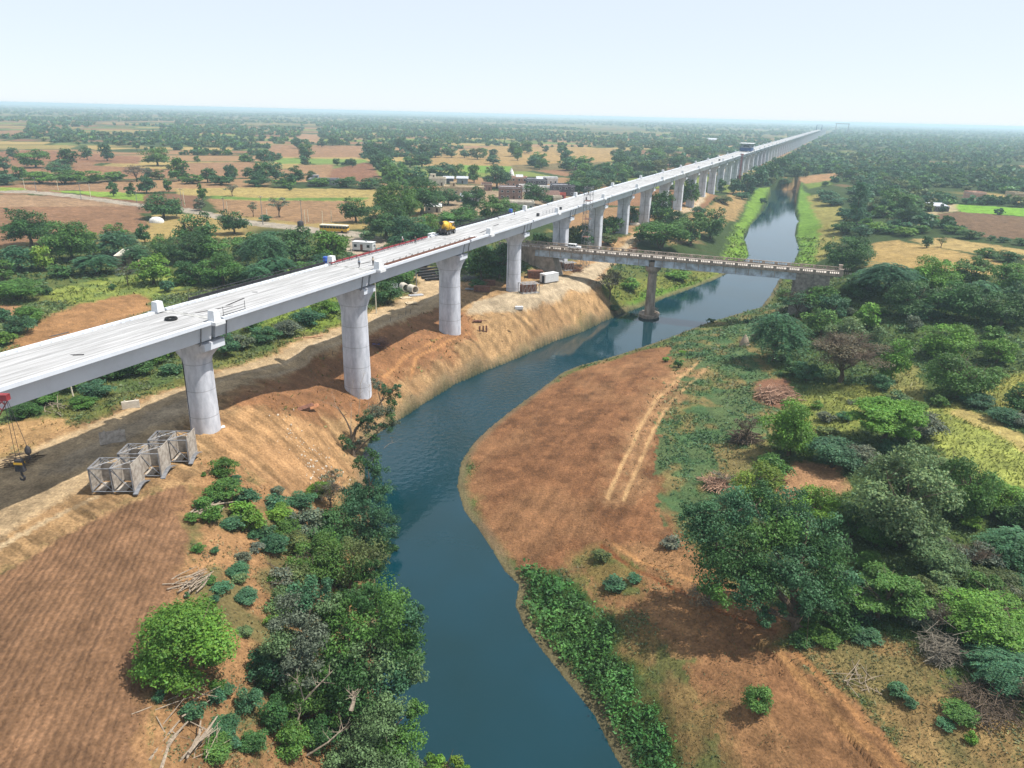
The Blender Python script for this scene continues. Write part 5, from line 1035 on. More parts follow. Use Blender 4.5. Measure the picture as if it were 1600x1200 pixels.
grove('in the wood right of the bridge', 'wood right of the old bridge', [
 (1452, 462, 78, 66, B_, 'bright', 'rounded bright tree beside the tan field right of the bridge'), (1518, 448, 66, 50, B_, 'mid'), (1572, 466, 66, 58, B_, 'mid'), (1385, 458, 96, 48, A_, 'teal'), (1345, 470, 60, 40, B_, 'dark'), (1420, 500, 80, 62, B_, 'dark'), (1495, 505, 84, 66, B_, 'dark'), (1560, 515, 84, 60, B_, 'dark'), (1450, 500, 56, 40, B_, 'blue'), (1595, 490, 60, 54, B_, 'blue'), (1530, 480, 60, 44, A_, 'teal'), (1408, 470, 56, 40, B_, 'mid'), (1350, 448, 48, 28, S_, 'mid'), (1590, 440, 50, 30, B_, 'bright')])
grove('on the slope below the bridge', 'trees below the right end of the bridge', [
 (1208, 572, 90, 86, A_, 'teal', 'large dark feathery tree at the edge of the right bank grass'), (1246, 500, 60, 48, BA, 'blue'), (1282, 528, 60, 52, B_, 'mid'), (1318, 545, 66, 56, B_, 'pale'), (1353, 516, 40, 46, B_, 'bright'), (1312, 610, 130, 92, BA, 'brown', 'broad grey brown leafless looking tree among green ones on the right bank'), (1392, 600, 58, 80, B_, 'bright'), (1240, 545, 52, 40, B_, 'dark'), (1368, 560, 46, 56, B_, 'pale'), (1424, 520, 24, 34, S_, 'grey'), (1180, 535, 16, 16, S_, 'brown'), (1260, 600, 44, 36, S_, 'teal'), (1236, 484, 50, 36, S_, 'mid'), (1280, 490, 56, 48, B_, 'mid'), (1300, 500, 50, 46, B_, 'teal'), (1240, 590, 40, 30, S_, 'dark')])
grove('beside the yellow clearings', 'trees beside the yellow clearings', [
 (1474, 566, 84, 62, B_, 'bright'), (1496, 632, 96, 86, B_, 'mid', 'dark based tree directly above the large yellow clearing'), (1556, 572, 56, 50, B_, 'bright'), (1545, 545, 40, 38, B_, 'mid'), (1596, 655, 64, 64, B_, 'dark'), (1380, 708, 128, 92, LY, 'bright', 'flat spreading bright tree left of the large yellow clearing'), (1232, 722, 90, 96, B_, 'bright', 'bright leafy tree below the heap of cut wood'), (1205, 760, 60, 54, S_, 'mid'), (1300, 740, 90, 60, S_, 'teal'), (1345, 735, 60, 46, S_, 'grey'), (1445, 690, 60, 50, S_, 'grey'), (1290, 690, 40, 28, S_, 'olive'), (1320, 660, 26, 20, S_, 'teal'), (1290, 662, 30, 22, S_, 'grey'), (1400, 640, 36, 34, S_, 'pale'), (1525, 640, 50, 30, S_, 'teal'), (1570, 665, 60, 30, S_, 'teal')])
grove('in the wood at lower right', 'wood in the right foreground', [
 (1402, 876, 165, 172, B_, 'pale', 'tall broad pale leaved tree at the right above the big dark one'), (1502, 822, 96, 122, B_, 'mid', 'dark upright tree right of the tall pale one'), (1560, 812, 86, 66, B_, 'bright'), (1582, 892, 104, 70, A_, 'teal'), (1462, 910, 90, 70, S_, 'pale'), (1535, 1012, 150, 100, B_, 'bright', 'wide bright feathery thicket at the right edge above the dry ground'), (1572, 1082, 110, 66, A_, 'teal', 'blue green frond shrub overhanging the dry ground at the right edge'), (1372, 985, 120, 100, LY, 'mid'), (1440, 960, 70, 60, S_, 'olive'), (1520, 900, 70, 56, BA, 'grey'), (1550, 940, 90, 56, S_, 'olive'), (1598, 840, 70, 60, B_, 'dark'), (1180, 800, 90, 78, B_, 'lime', 'yellow green bush behind the big dark tree'), (1268, 830, 80, 76, B_, 'bright', 'bright leafy tree behind the big dark tree'), (1330, 850, 70, 60, S_, 'dark'), (1290, 905, 60, 50, S_, 'mid'), (1460, 1000, 44, 60, BA, 'brown'), (1600, 1120, 40, 60, BA, 'brown')])
# the big spreading tree by the dirt track and the leaning trees on the river's edge: their own shapes
def special(name, label, px, py, lobes, n, leaf, colours, trunk, seed, dead=None):
    """lobes: (photo x, photo y, radius in photo px, depth offset m) around a foot point; trunk: list of photo polylines with radii"""
    p = at(px, py); d0 = (p-CAM)@FW; rng = np.random.default_rng(seed); t = thing(name, label, 'tree', tuple(p)); PLANTS.append(t)
    def W3(x, y, off): return CAM+ray(x, y)*(d0+off)-p
    Vs, Fs, Ts, o = [], [], [], 0
    tot = sum(l[2]**1.7 for l in lobes)
    for li, l in enumerate(lobes):
        c = W3(l[0], l[1], l[3]); R = l[2]*(d0+l[3])/F_PX; m = int(1.7*n*l[2]**1.7/tot); sub = max(6, int(R*7.5)); cen = []
        for _ in range(sub):
            q = rng.normal(size=3); q /= np.linalg.norm(q); cen.append(c+q*R*rng.uniform(.35, 1.08)*np.array([1, 1, .8]))
        cen = np.array(cen); k = rng.integers(0, sub, m); dd = rng.normal(size=(m, 3)); dd /= np.linalg.norm(dd, axis=1, keepdims=True)
        C = cen[k]+dd*(R*rng.uniform(.22, .6, sub)[k]*rng.uniform(.15, 1, m)**.6)[:, None]*np.array([1, 1, .75])
        Nn = dd*.7+np.array([0, 0, .45])+rng.normal(size=(m, 3))*.6; Nn /= np.linalg.norm(Nn, axis=1, keepdims=True)
        V, F = leaf_quads(C, Nn, leaf*.72, rng); col = np.array(GREEN[colours[li % len(colours)]]); tt = rng.uniform(.75, 1.25, sub)[k]*rng.uniform(.75, 1.25, m)
        T = col[None, :]*tt[:, None]; Vs.append(V); Fs.append(F+o); Ts.append(np.repeat(T, 4, 0)); o += len(V)
    cr = bpy.data.objects.new('crown', np_mesh('crown', np.vstack(Vs), np.vstack(Fs), [LEAF], tint=np.vstack(Ts))); link(cr, t)
    mb = MB()
    for pl in trunk: mb.tube([Vector(W3(x, y, off)) for x, y, off, r in pl], [r for *_, r in pl], 8)
    rngp = random.Random(seed)
    for l in lobes:                                      # fine branches into every clump
        c = Vector(W3(l[0], l[1], l[3])); tr = trunk[rngp.randrange(len(trunk))]; e = Vector(W3(*tr[-1][:3])); R = l[2]*d0/F_PX
        best = min((Vector(W3(*q[:3])) for pl in trunk for q in pl[1:]), key=lambda v: (v-c).length)
        mb.tube([best, best.lerp(c, .5)+Vector((rngp.gauss(0, .3), rngp.gauss(0, .3), .2)), c], [.11, .07, .03], 5)
        for _ in range(5): mb.tube([c.lerp(best, rngp.uniform(0, .4)), c+Vector((rngp.gauss(0, 1), rngp.gauss(0, 1), rngp.gauss(.3, .6)))*R*.6], [.035, .012], 4)
    mb.build('trunk', BARK, t)
    if dead:
        mb = MB()
        for (x0, y0, x1, y1, off, r) in dead:
            a_ = Vector(W3(x0, y0, off)); b_ = Vector(W3(x1, y1, off+rngp.uniform(-.6, .6))); mid = a_.lerp(b_, .5)+Vector((rngp.gauss(0, .15), rngp.gauss(0, .15), .1)); mb.tube([a_, mid, b_], [r, r*.7, r*.35], 5)
            for _ in range(7):
                s_ = mid.lerp(b_, rngp.random()); e = s_+Vector((rngp.gauss(0, .5), rngp.gauss(0, .5), rngp.uniform(.2, 1.0))); mb.tube([s_, e], [r*.3, r*.1], 4)
                for _ in range(2): mb.bar(s_.lerp(e, .6), e+Vector((rngp.gauss(0, .3), rngp.gauss(0, .3), rngp.uniform(0, .4))), r*.13, 3, r*.05)
        mb.build('dead_branch', DEADWOOD, t)
    return t
special('broadleaf_tree', 'largest dark spreading tree with a thick trunk beside the dirt track at lower right', 1247, 988,
 [(1105, 830, 42, 2), (1120, 880, 44, 1), (1090, 800, 30, 2), (1150, 800, 40, 3), (1160, 860, 46, 0), (1195, 905, 40, -1), (1170, 925, 30, -1.5), (1215, 830, 50, 2), (1260, 820, 46, 3), (1280, 880, 50, 1), (1240, 890, 44, -1.5), (1310, 900, 42, 2), (1300, 950, 40, 0), (1335, 930, 34, 2), (1270, 945, 36, -2), (1120, 925, 24, -1), (1230, 790, 34, 4), (1185, 775, 28, 4), (1205, 960, 22, -2), (1350, 960, 24, 1)], 34000, .20, ['blue', 'dark', 'blue', 'teal', 'dark', 'dark', 'blue', 'mid'],
 [[(1247, 996, 0, .75), (1245, 950, 0, .62), (1240, 915, 0, .5), (1255, 860, 1, .3), (1262, 815, 2, .12)], [(1246, 960, 0, .55), (1215, 925, -.5, .34), (1170, 880, 0, .2), (1120, 850, 1, .1)], [(1244, 968, 0, .5), (1212, 958, -1, .3), (1180, 940, -1.5, .14)], [(1248, 940, 0, .45), (1290, 910, 1, .25), (1325, 920, 1.5, .1)], [(1240, 915, 0, .35), (1205, 850, 2, .2), (1180, 790, 3, .1)]], 11)
special('broadleaf_tree', 'tall dark green tree leaning over the water at the bottom centre', 540, 1150,
 [(600, 960, 50, 1), (625, 1000, 40, 1), (580, 1010, 52, 0), (545, 960, 40, 2), (560, 1060, 50, -1), (615, 1060, 42, 0), (530, 1020, 44, 0), (500, 980, 36, 2), (590, 1100, 36, -1), (640, 1040, 26, 1), (540, 1090, 38, -1), (570, 930, 30, 2), (630, 960, 28, 1)], 26000, .19, ['mid', 'dark', 'pale', 'mid', 'dark', 'teal', 'mid'],
 [[(545, 1160, 0, .42), (552, 1110, 0, .36), (575, 1060, 0, .25), (605, 1000, .5, .1)], [(540, 1165, 0, .3), (500, 1090, 0, .2), (520, 1030, 1, .12), (545, 970, 1.5, .06)], [(470, 1140, -1, .16), (480, 1100, -1, .14), (515, 1060, -1, .1), (545, 1040, -1, .05)]], 12, [(470, 1150, 475, 1095, -4, .15), (475, 1095, 520, 1048, -4, .11), (480, 1180, 540, 1135, -5, .12), (475, 1095, 462, 1060, -4, .08), (548, 1110, 552, 1080, -5, .25)])
special('broadleaf_tree', 'pale green tree at the bottom edge in front of the tall dark one', 590, 1230,
 [(600, 1130, 40, 0), (560, 1165, 42, 0), (620, 1170, 40, 0), (585, 1190, 46, -1), (540, 1195, 30, 0), (640, 1110, 22, 1), (640, 1200, 26, 0)], 18000, .16, ['pale', 'pale', 'mid'], [[(590, 1240, 0, .25), (590, 1190, 0, .2), (600, 1140, 0, .08)], [(590, 1200, 0, .14), (560, 1170, 0, .06)]], 13)
special('shrub', 'yellow green tree top poking up at the bottom edge beside the water', 690, 1250, [(675, 1200, 22, 0), (700, 1195, 20, 0), (715, 1200, 14, 0), (660, 1208, 14, 0)], 3500, .15, ['bright', 'lime'], [[(690, 1255, 0, .1), (690, 1205, 0, .05)]], 14)['category'] = 'shrub'
special('broadleaf_tree', 'blue green tree on the left bank left of the tall dark one', 455, 1105,
 [(460, 960, 36, 1), (490, 930, 34, 2), (440, 1000, 34, 0), (480, 1000, 40, 0), (425, 1040, 28, 0), (520, 950, 26, 2), (470, 1045, 34, -1), (410, 1060, 22, 0)], 14000, .17, ['grey', 'teal', 'pale'], [[(455, 1110, 0, .3), (462, 1050, 0, .22), (475, 990, .5, .12), (490, 935, 1, .05)], [(460, 1070, 0, .16), (430, 1040, 0, .07)]], 15)
special('broadleaf_tree', 'dense olive tree at the water edge halfway up the left bank', 545, 935,
 [(555, 870, 40, 1), (520, 880, 36, 1), (585, 890, 26, 0), (530, 915, 30, 0), (570, 910, 28, 0), (500, 850, 28, 2)], 11000, .18, ['olive', 'mid', 'dark'], [[(545, 940, 0, .26), (548, 900, 0, .2), (555, 865, .5, .06)]], 16, [(462, 950, 470, 905, -2, .10), (470, 905, 466, 868, -2, .07), (470, 905, 490, 880, -2, .07), (462, 950, 455, 915, -2, .06)])
special('broadleaf_tree', 'dark blue green tree hanging over the water below the leaning tree', 560, 850,
 [(585, 760, 28, 1), (570, 790, 32, 0), (590, 820, 32, 0), (600, 850, 24, 0), (565, 835, 30, 0), (555, 770, 22, 1), (600, 880, 18, 0), (575, 720, 20, 1), (590, 735, 16, 1)], 12000, .18, ['blue', 'teal', 'blue', 'dark'], [[(560, 856, 0, .25), (568, 810, 0, .18), (578, 760, .5, .08)]], 17)
special('bare_tree', 'leaning half bare dark tree on the water edge in front of the second pier', 553, 712,
 [(600, 610, 14, 1), (612, 622, 15, 1), (595, 640, 17, 0), (580, 650, 16, 0), (610, 645, 14, 0), (575, 668, 13, 0), (600, 668, 14, -.5), (585, 685, 12, -.5), (590, 600, 11, 1), (620, 605, 9, 1), (565, 655, 11, 0), (560, 690, 9, 0), (545, 695, 12, -.5), (538, 688, 10, -.5), (620, 660, 8, 0)], 7500, .17, ['blue', 'dark', 'grey'],
 [[(553, 716, 0, .42), (550, 690, 0, .34), (556, 670, 0, .26), (575, 650, .3, .18), (595, 628, .6, .07)], [(552, 700, 0, .28), (548, 672, 0, .2), (540, 655, 0, .12), (527, 635, 0, .05)], [(556, 705, 0, .2), (572, 690, -.5, .15), (590, 674, -.5, .06)]], 18,
 [(545, 665, 524, 632, 0, .07), (524, 632, 518, 612, 0, .04), (548, 668, 548, 620, .3, .06), (548, 620, 552, 595, .3, .03), (560, 650, 563, 600, .5, .06), (563, 600, 570, 582, .5, .03), (530, 640, 505, 628, 0, .04), (575, 640, 577, 600, .6, .05), (600, 700, 618, 690, -.6, .05)])
grove('on the left bank above the water', 'shrubs on the left bank', [
 (292, 1092, 168, 150, B_, 'bright', 'large round bright green bush at the lower left beside the ploughed field'), (395, 836, 40, 46, S_, 'bright', 'bright upright shrub on the left bank above the bare slope'), (378, 815, 40, 36, S_, 'bright'), (352, 752, 46, 40, S_, 'mid'), (350, 788, 60, 44, S_, 'mid'), (385, 795, 40, 36, S_, 'teal'), (334, 820, 36, 34, S_, 'mid'), (430, 800, 40, 30, S_, 'teal'), (434, 778, 22, 22, S_, 'grey', 'small round grey shrub alone on the bare slope below the first pier'), (365, 830, 40, 26, S_, 'teal'), (440, 822, 50, 36, S_, 'bright'), (470, 800, 50, 34, S_, 'teal'), (500, 785, 44, 36, S_, 'bright'), (480, 850, 70, 60, S_, 'grey'), (515, 800, 46, 50, BA, 'brown', 'twiggy brown shrub below the half bare leaning tree'), (460, 870, 60, 46, S_, 'olive'), (520, 770, 40, 40, BA, 'grey'), (430, 870, 50, 40, S_, 'teal'), (330, 1040, 40, 30, S_, 'mid'), (345, 930, 36, 20, S_, 'teal'), (385, 945, 44, 26, S_, 'teal'), (325, 915, 30, 18, S_, 'mid'), (372, 905, 44, 24, S_, 'teal'), (425, 985, 24, 26, S_, 'bright'), (305, 1130, 40, 38, S_, 'teal'), (340, 1105, 26, 32, S_, 'teal'), (350, 1160, 60, 36, S_, 'teal'), (390, 1120, 44, 44, S_, 'teal'), (340, 1190, 60, 34, S_, 'mid'), (395, 1180, 50, 40, S_, 'dark'), (250, 1100, 20, 22, S_, 'teal'), (432, 1150, 50, 60, S_, 'dark'), (460, 1190, 60, 60, S_, 'mid'), (405, 1060, 40, 46, S_, 'blue'), (440, 920, 40, 36, S_, 'grey'), (492, 915, 84, 80, B_, 'mid'), (522, 862, 74, 70, B_, 'dark'), (452, 975, 66, 60, S_, 'pale'), (478, 1135, 84, 90, B_, 'mid'), (436, 1095, 66, 66, S_, 'dark'), (505, 880, 60, 50, S_, 'bright'), (470, 925, 60, 50, S_, 'olive'), (510, 1080, 70, 60, B_, 'dark'), (560, 800, 44, 40, S_, 'dark'), (535, 830, 50, 44, B_, 'mid'), (450, 845, 44, 36, S_, 'mid'), (415, 845, 36, 30, S_, 'teal'), (310, 865, 22, 18, S_, 'mid'), (318, 800, 30, 28, S_, 'mid'), (500, 1180, 60, 60, S_, 'dark')])
grove('on the right bank soil', 'shrubs on the right bank ground', [
 (1182, 1122, 50, 54, S_, 'mid', 'lone round shrub standing on bare brown soil at lower right'), (1402, 1092, 36, 28, S_, 'teal'), (1422, 1108, 22, 20, S_, 'teal'), (1500, 1132, 60, 26, S_, 'mid'), (1516, 1164, 22, 22, S_, 'bright'), (1475, 1140, 30, 16, S_, 'teal'), (1350, 1010, 50, 26, S_, 'teal'), (1290, 1012, 50, 26, S_, 'mid'), (1250, 1012, 40, 20, S_, 'dark'), (1315, 1000, 30, 24, S_, 'mid'), (1060, 575, 18, 16, S_, 'mid'), (1066, 556, 14, 10, S_, 'bright'), (1040, 566, 14, 10, S_, 'bright'), (1165, 505, 10, 8, S_, 'dark'), (1112, 505, 14, 9, S_, 'dark'), (1130, 546, 14, 7, S_, 'dark'), (1048, 860, 34, 24, S_, 'grey'), (940, 880, 30, 24, S_, 'olive'), (960, 925, 40, 22, S_, 'teal'), (990, 912, 24, 18, S_, 'teal'), (1100, 955, 60, 22, BA, 'brown', 'dry brown brush heap on the dirt left of the big dark tree'), (1130, 760, 36, 24, BA, 'brown', 'dark twiggy brush heap at the edge of the grass'), (1165, 700, 40, 60, BA, 'brown')])
def undergrowth(zones, cnt, label, group, cols, w0, w1, seed, box):
    rng = np.random.default_rng(seed); k = 0; pls = [z[1] for z in ZW if z[0] in zones]; excl = [z[1] for z in ZW if z[0] in ('yellow_field', 'bare_patch', 'log_patch', 'lower_soil', 'right_grass', 'yellow_field2', 'stubble', 'bright_grass')]; tr = 0
    while k < cnt and tr < cnt*60:
        tr += 1; px = rng.uniform(box[0], box[2]); py = rng.uniform(box[1], box[3]); p = at(px, py); X = p[:1]; Y = p[1:2]
        if not any(in_poly(X, Y, q)[0] for q in pls) or any(in_poly(X, Y, q)[0] for q in excl if q is not None and not any(q is a for a in pls)): continue
        wm = rng.uniform(w0, w1); d = (p-CAM)@FW; wp = wm*F_PX/d; lod = 'm' if wp > 34 else 'l' if wp > 16 else 's'
        t = plant_at((p[0], p[1], p[2]-.05), wm, wm*rng.uniform(.5, .85), 'shrub', lod, cols[rng.integers(len(cols))], int(rng.integers(3)), 'shrub'); tag(t, label, 'shrub', group); k += 1
undergrowth(('right_floor', 'yellow_field3', 'yellow_field4'), 62, 'low bushy shrub of the undergrowth between the right bank trees', 'undergrowth between the right bank trees', ('mid', 'teal', 'pale', 'olive', 'bright', 'mid', 'grey'), 2.2, 5.2, 31, (1180, 470, 1640, 1000))
undergrowth(('left_grass',), 30, 'low bushy shrub of the undergrowth in the thicket left of the viaduct', 'undergrowth in the left thicket', ('mid', 'teal', 'dark', 'bright'), 2.5, 5.5, 32, (0, 392, 560, 446))
undergrowth(('left_scrub',), 34, 'small green weed bush on the sandy left bank', 'weed bushes on the left bank', ('mid', 'teal', 'bright', 'pale', 'teal', 'grey'), .9, 2.4, 33, (240, 720, 560, 1199))
# trees and shrubs standing over the plain, told apart by nothing but where they are
def scatter_plain():
    rng = np.random.default_rng(21); out = []
    tries = 0
    while len(out) < 150 and tries < 9000:
        tries += 1; px = rng.uniform(-40, 1640); py = rng.uniform(212, 300); p = on_plane(px, py, 12.2); x, y = p[0], p[1]; r = math.hypot(x, y); la = float(lateral(x, y))
        if r < 380 or r > 1500 or -22 < la < 16: continue
        X = np.array([x]); Y = np.array([y]); i, j, e = field_cell(X, Y); n3 = float(fbm(X/70+7, Y/70, 3)[0])
        right = la > 10
        if right and px < 1330 and py > 285: continue
        if 640 < px < 930 and 262 < py < 345: continue
        if any(in_poly(X, Y, z[1])[0] for z in ZW if z[0].startswith(('f_', 'rf_', 'up_', 'r_b', 'lane', 'river', 'village'))) and rng.random() > .03: continue
        if not right and not (e[0] < 9 or n3 > .54) and rng.random() > .06: continue
        if any((x-a)**2+(y-b)**2 < 36 for a, b, *_ in out): continue
        out.append((x, y, r, right, rng.uniform(5.5, 12.5)))
    return out
PL = scatter_plain()
for (x, y, r, right, wm) in PL:
    st = 'broad' if random.random() < .85 else 'layer'; lod = 'l' if r < 750 else 's'
    z = float(height(np.array([x]), np.array([y]))[0]); co = random.choice(['dark', 'blue', 'mid', 'blue', 'dark', 'mid', 'olive'])
    t = plant_at((x, y, z-.05), wm, wm*random.uniform(.62, .95), st, lod, co, random.randrange(3), 'broadleaf_tree')
    far = r > 800
    if right: tag(t, ('small distant' if far else 'rounded green')+' tree of the dense wood on the plain right of the viaduct', 'tree', 'far wood trees right of the viaduct' if far else 'wood trees right of the viaduct')
    else: tag(t, ('small distant' if far else 'rounded green')+' tree scattered over the brown fields left of the viaduct', 'tree', 'far field trees left of the viaduct' if far else 'field trees left of the viaduct')
# the countless trees beyond: one mass
def far_mass():
    rng = np.random.default_rng(5); Vs, Fs, Ts = [], [], []; o = 0
    TPL = {}
    for n, leaf in ((150, .15), (60, .23), (26, .34), (12, .46)):
        TPL[n] = [crown_np(100+q, n, leaf, 'broad') for q in range(4)]
    def put(x, y, w_, h_, z, n, col):
        nonlocal o
        V, F, T = TPL[n][rng.integers(4)]; a_ = rng.uniform(0, 6.28); c, s = math.cos(a_), math.sin(a_)
        P = np.stack([(V[:, 0]*c-V[:, 1]*s)*w_+x, (V[:, 0]*s+V[:, 1]*c)*w_+y, (V[:, 2]-.08)*h_+z], 1)
        Vs.append(P); Fs.append(F+o); Ts.append(T*np.array(col)[None, :]*rng.uniform(.8, 1.2)); o += len(P)
    bands = [(420, 900, 1500, 150), (900, 1700, 4200, 60), (1700, 3200, 5600, 26), (3200, 7500, 6500, 12), (7500, 16000, 2600, 12)]
    for r0, r1, cnt, n in bands:
        k = 0; tries = 0
        while k < cnt and tries < cnt*14:
            m = 4000; tries += m
            a_ = rng.uniform(-.82, .82, m); r = np.sqrt(rng.uniform(r0**2, r1**2, m)); x = r*np.sin(a_); y = r*np.cos(a_)
            la = lateral(x, y); i, j, e = field_cell(x, y); n3 = fbm(x/70+7, y/70, 3); big = fbm(x/420+3, y/420, 3)
            left = ((e < 7) & (big > .40)) | ((n3 > .56) & (big > .46)) | ((r > 1500) & (big > .52)) | ((r > 2000) & (big > .40)) | (r > 4500)
            right = (n3 > .34) | (r > 1800)
            ok = np.where(la > 14, right, left & (la < -20))
            for zz in ZW:
                if zz[0].startswith(('f_', 'rf_', 'up_', 'r_b', 'lane', 'river', 'village', 'cabin', 'worksite', 'far_')): ok &= ~in_poly(x, y, zz[1])
            ok &= ~in_poly(x, y, RIVER)
            ok &= ~((r < 520) & (la < 0)); pxs, pys, _ = proj(np.stack([x, y, 0*x+12], 1)); ok &= ~((pxs > 1200) & (pxs < 1330) & (pys > 283) & (pys < 430)) & ~((pxs > 640) & (pxs < 930) & (pys > 262) & (pys < 345)) & ~((pxs > 1000) & (pxs < 1200) & (pys > 300) & (la > 0)) & ~((pxs > 1330) & (pys > 400))
            w_ = rng.uniform(5, 11.5, m)*(1 if r0 < 1700 else 1.35 if r0 < 3200 else 2.0 if r0 < 7000 else 3.5)
            zz = height(x, y)
            for q in np.where(ok)[0][:cnt-k]:
                hh = w_[q]*rng.uniform(.6, .95) if r0 < 1700 else rng.uniform(6, 11)
                cn = ('dark', 'mid', 'blue', 'olive', 'blue', 'teal')[rng.integers(6)]
                put(x[q], y[q], w_[q], hh, zz[q], n, GREEN[cn]); k += 1
    me = np_mesh('distant_woodland', np.vstack(Vs), np.vstack(Fs), [LEAF], tint=np.vstack(Ts)); ob_ = bpy.data.objects.new('distant_woodland', me); link(ob_); tag(ob_, 'countless hazy trees spread over the plain to the horizon', kind='stuff'); ob_['group'] = 'distant woodland'
far_mass()
# ------------------------------------------------------------------ low ground cover, grass and clods
def cover():
    rng = np.random.default_rng(9); m = np.where((GR < 420) & (gveg > .01))[0]
    # sample the sheet's own points: they thin out with distance just as detail does
    dwv = fbm(GX[m]/2.3+5, GY[m]/2.3, 4); patch = fbm(GX[m]/6.5, GY[m]/6.5+9, 4); v = gveg[m]
    dens = np.clip((patch-(1-v)*.62-.10)*4.0, 0, 1)*np.clip((dwv-.28)*2.6, .05, 1)
    dens = np.where(gzone[m] == nm2k['vine_bank'], np.maximum(dens, .75*(gveg[m] > .4)), dens); pick = m[rng.random(len(m)) < dens*.55]
    r = GR[pick]; n = len(pick); lc = np.array(LEAFC)[glc[pick]]
    size = np.clip(.0019*r, .11, .7)*np.where(gzone[pick] == nm2k['vine_bank'], rng.uniform(.8, 1.9, n), 1)
    Vs, Ts = [], []
    vine = (gzone[pick] == nm2k['vine_bank'])
    for q in range(4):
        C = np.stack([GX[pick]+rng.normal(size=n)*size*1.1, GY[pick]+rng.normal(size=n)*size*1.1, GZ[pick]+size*rng.uniform(.1, .9, n)+np.where(vine, rng.uniform(0, 1.0, n)*np.clip(fbm(GX[pick]/2.2, GY[pick]/2.2, 3)-.25, 0, 1)*4.2, 0)], 1)
        Nn = rng.normal(size=(n, 3))*.55+np.array([0, 0, .8]); Nn /= np.linalg.norm(Nn, axis=1, keepdims=True)
        V, F = leaf_quads(C, Nn, size, rng); hue = fbm(C[:, 0]/5+80, C[:, 1]/5, 3); k = rng.uniform(.6, 1.45, n)*(.62+.76*hue)*np.where(vine, .25+1.5*fbm(C[:, 0]/1.6, C[:, 1]/1.6+4, 3), 1)
        lc2 = lc*.62+gcol[pick]*.55*(~vine)[:, None]+lc*.38*vine[:, None]; T = lc2*k[:, None]*np.stack([.75+.6*fbm(C[:, 0]/9, C[:, 1]/9+60, 3), np.ones(n), .8+.5*rng.random(n)], 1); Vs.append(V); Ts.append(np.repeat(T, 4, 0))
    V = np.vstack(Vs); me = np_mesh('ground_cover', V, np.arange(len(V)).reshape(-1, 4), [LEAF], tint=np.vstack(Ts)); o = bpy.data.objects.new('ground_cover', me); link(o); tag(o, 'low creeping plants and weeds on the banks', kind='stuff')
    # upright blades
    g = np.where((GR < 380) & (gveg > .02))[0]; gp = np.clip((fbm(GX[g]/5+33, GY[g]/5, 4)-.34)*3.2, 0, 1)*np.clip(gveg[g]*1.5+.25, 0, 1)
    straw = np.isin(gzone[g], [nm2k[a] for a in ('yellow_field', 'yellow_field2', 'yellow_field3', 'yellow_field4', 'straw_edge', 'dry_corner')])
    g = g[rng.random(len(g)) < np.where(straw, .75, gp*.55)]; n = len(g); r = GR[g]; hh = np.clip(.0030*r, .16, .8)*rng.uniform(.6, 1.4, n); a_ = rng.uniform(0, 6.28, n); ww = hh*.30
    B = np.stack([GX[g], GY[g], GZ[g]-.03], 1)+rng.normal(size=(n, 3))*np.array([.2, .2, 0]); side = np.stack([np.cos(a_), np.sin(a_), 0*a_], 1); lean = rng.normal(size=(n, 3))*.75; lean[:, 2] = 1
    V = np.stack([B-side*ww[:, None], B+side*ww[:, None], B+lean*hh[:, None]*.6+side*ww[:, None]*.9, B+lean*hh[:, None]-side*ww[:, None]*.2], 1).reshape(-1, 3)
    base = gcol[g]*1.05*rng.uniform(.75, 1.3, n)[:, None]; gl = np.array(LEAFC)[glc[g]]*rng.uniform(.7, 1.3, n)[:, None]; f = rng.random(n)[:, None]*np.where(np.isin(gzone[g], [nm2k[a] for a in ('yellow_field', 'yellow_field2', 'straw_edge')]), .2, .55)[:, None]; T = base*(1-f)+gl*f
    me = np_mesh('grass', V, np.arange(len(V)).reshape(-1, 4), [LEAF], tint=np.repeat(T, 4, 0)); o = bpy.data.objects.new('grass', me); link(o); tag(o, 'rough dry and green grass on the banks', kind='stuff')
    # clods and stones on bare soil
    b_ = np.where((GR < 260) & np.isin(gzone, [nm2k[a] for a in ('plough', 'worksite', 'bench', 'slope_rock', 'brown_shelf', 'lower_soil', 'cut_track', 'left_scrub', 'dry_corner', 'lower_scrub', 'scrub_knoll', 'bare_patch')]))[0]
    pr = np.where(gzone[b_] == nm2k['plough'], .22, .07)*np.clip((fbm(GX[b_]/3, GY[b_]/3, 3)-.3)*3, 0.1, 1.3); b_ = b_[rng.random(len(b_)) < pr]; n = len(b_)
    sz = np.clip(np.abs(rng.normal(size=n))*.0012*GR[b_]*.75+.04, .05, .5); P = np.stack([GX[b_], GY[b_], GZ[b_]], 1)+rng.normal(size=(n, 3))*np.array([.15, .15, 0]); oct_ = np.array([[1, 0, 0], [0, 1, 0], [-1, 0, 0], [0, -1, 0], [0, 0, .8]])
    V = P[:, None, :]+oct_[None]*sz[:, None, None]*rng.uniform(.6, 1.3, (n, 5, 1)); V = V.reshape(-1, 3); k = np.arange(n)[:, None]*5
    F = np.concatenate([np.concatenate([k+i, k+(i+1) % 4, k+4], 1) for i in range(4)]); T = gcol[b_]*rng.uniform(.75, 1.2, n)[:, None]
    sm = mat('soil_clod', (1, 1, 1)); bpy.data.materials.remove(sm); _M.pop('soil_clod')
    sm = bpy.data.materials.new('soil_clod'); sm.use_nodes = True; N_ = sm.node_tree.nodes; at_ = N_.new('ShaderNodeAttribute'); at_.attribute_name = 'tint'; sm.node_tree.links.new(at_.outputs['Color'], N_['Principled BSDF'].inputs['Base Color']); N_['Principled BSDF'].inputs['Roughness'].default_value = .95; N_['Principled BSDF'].inputs['Specular IOR Level'].default_value = .1
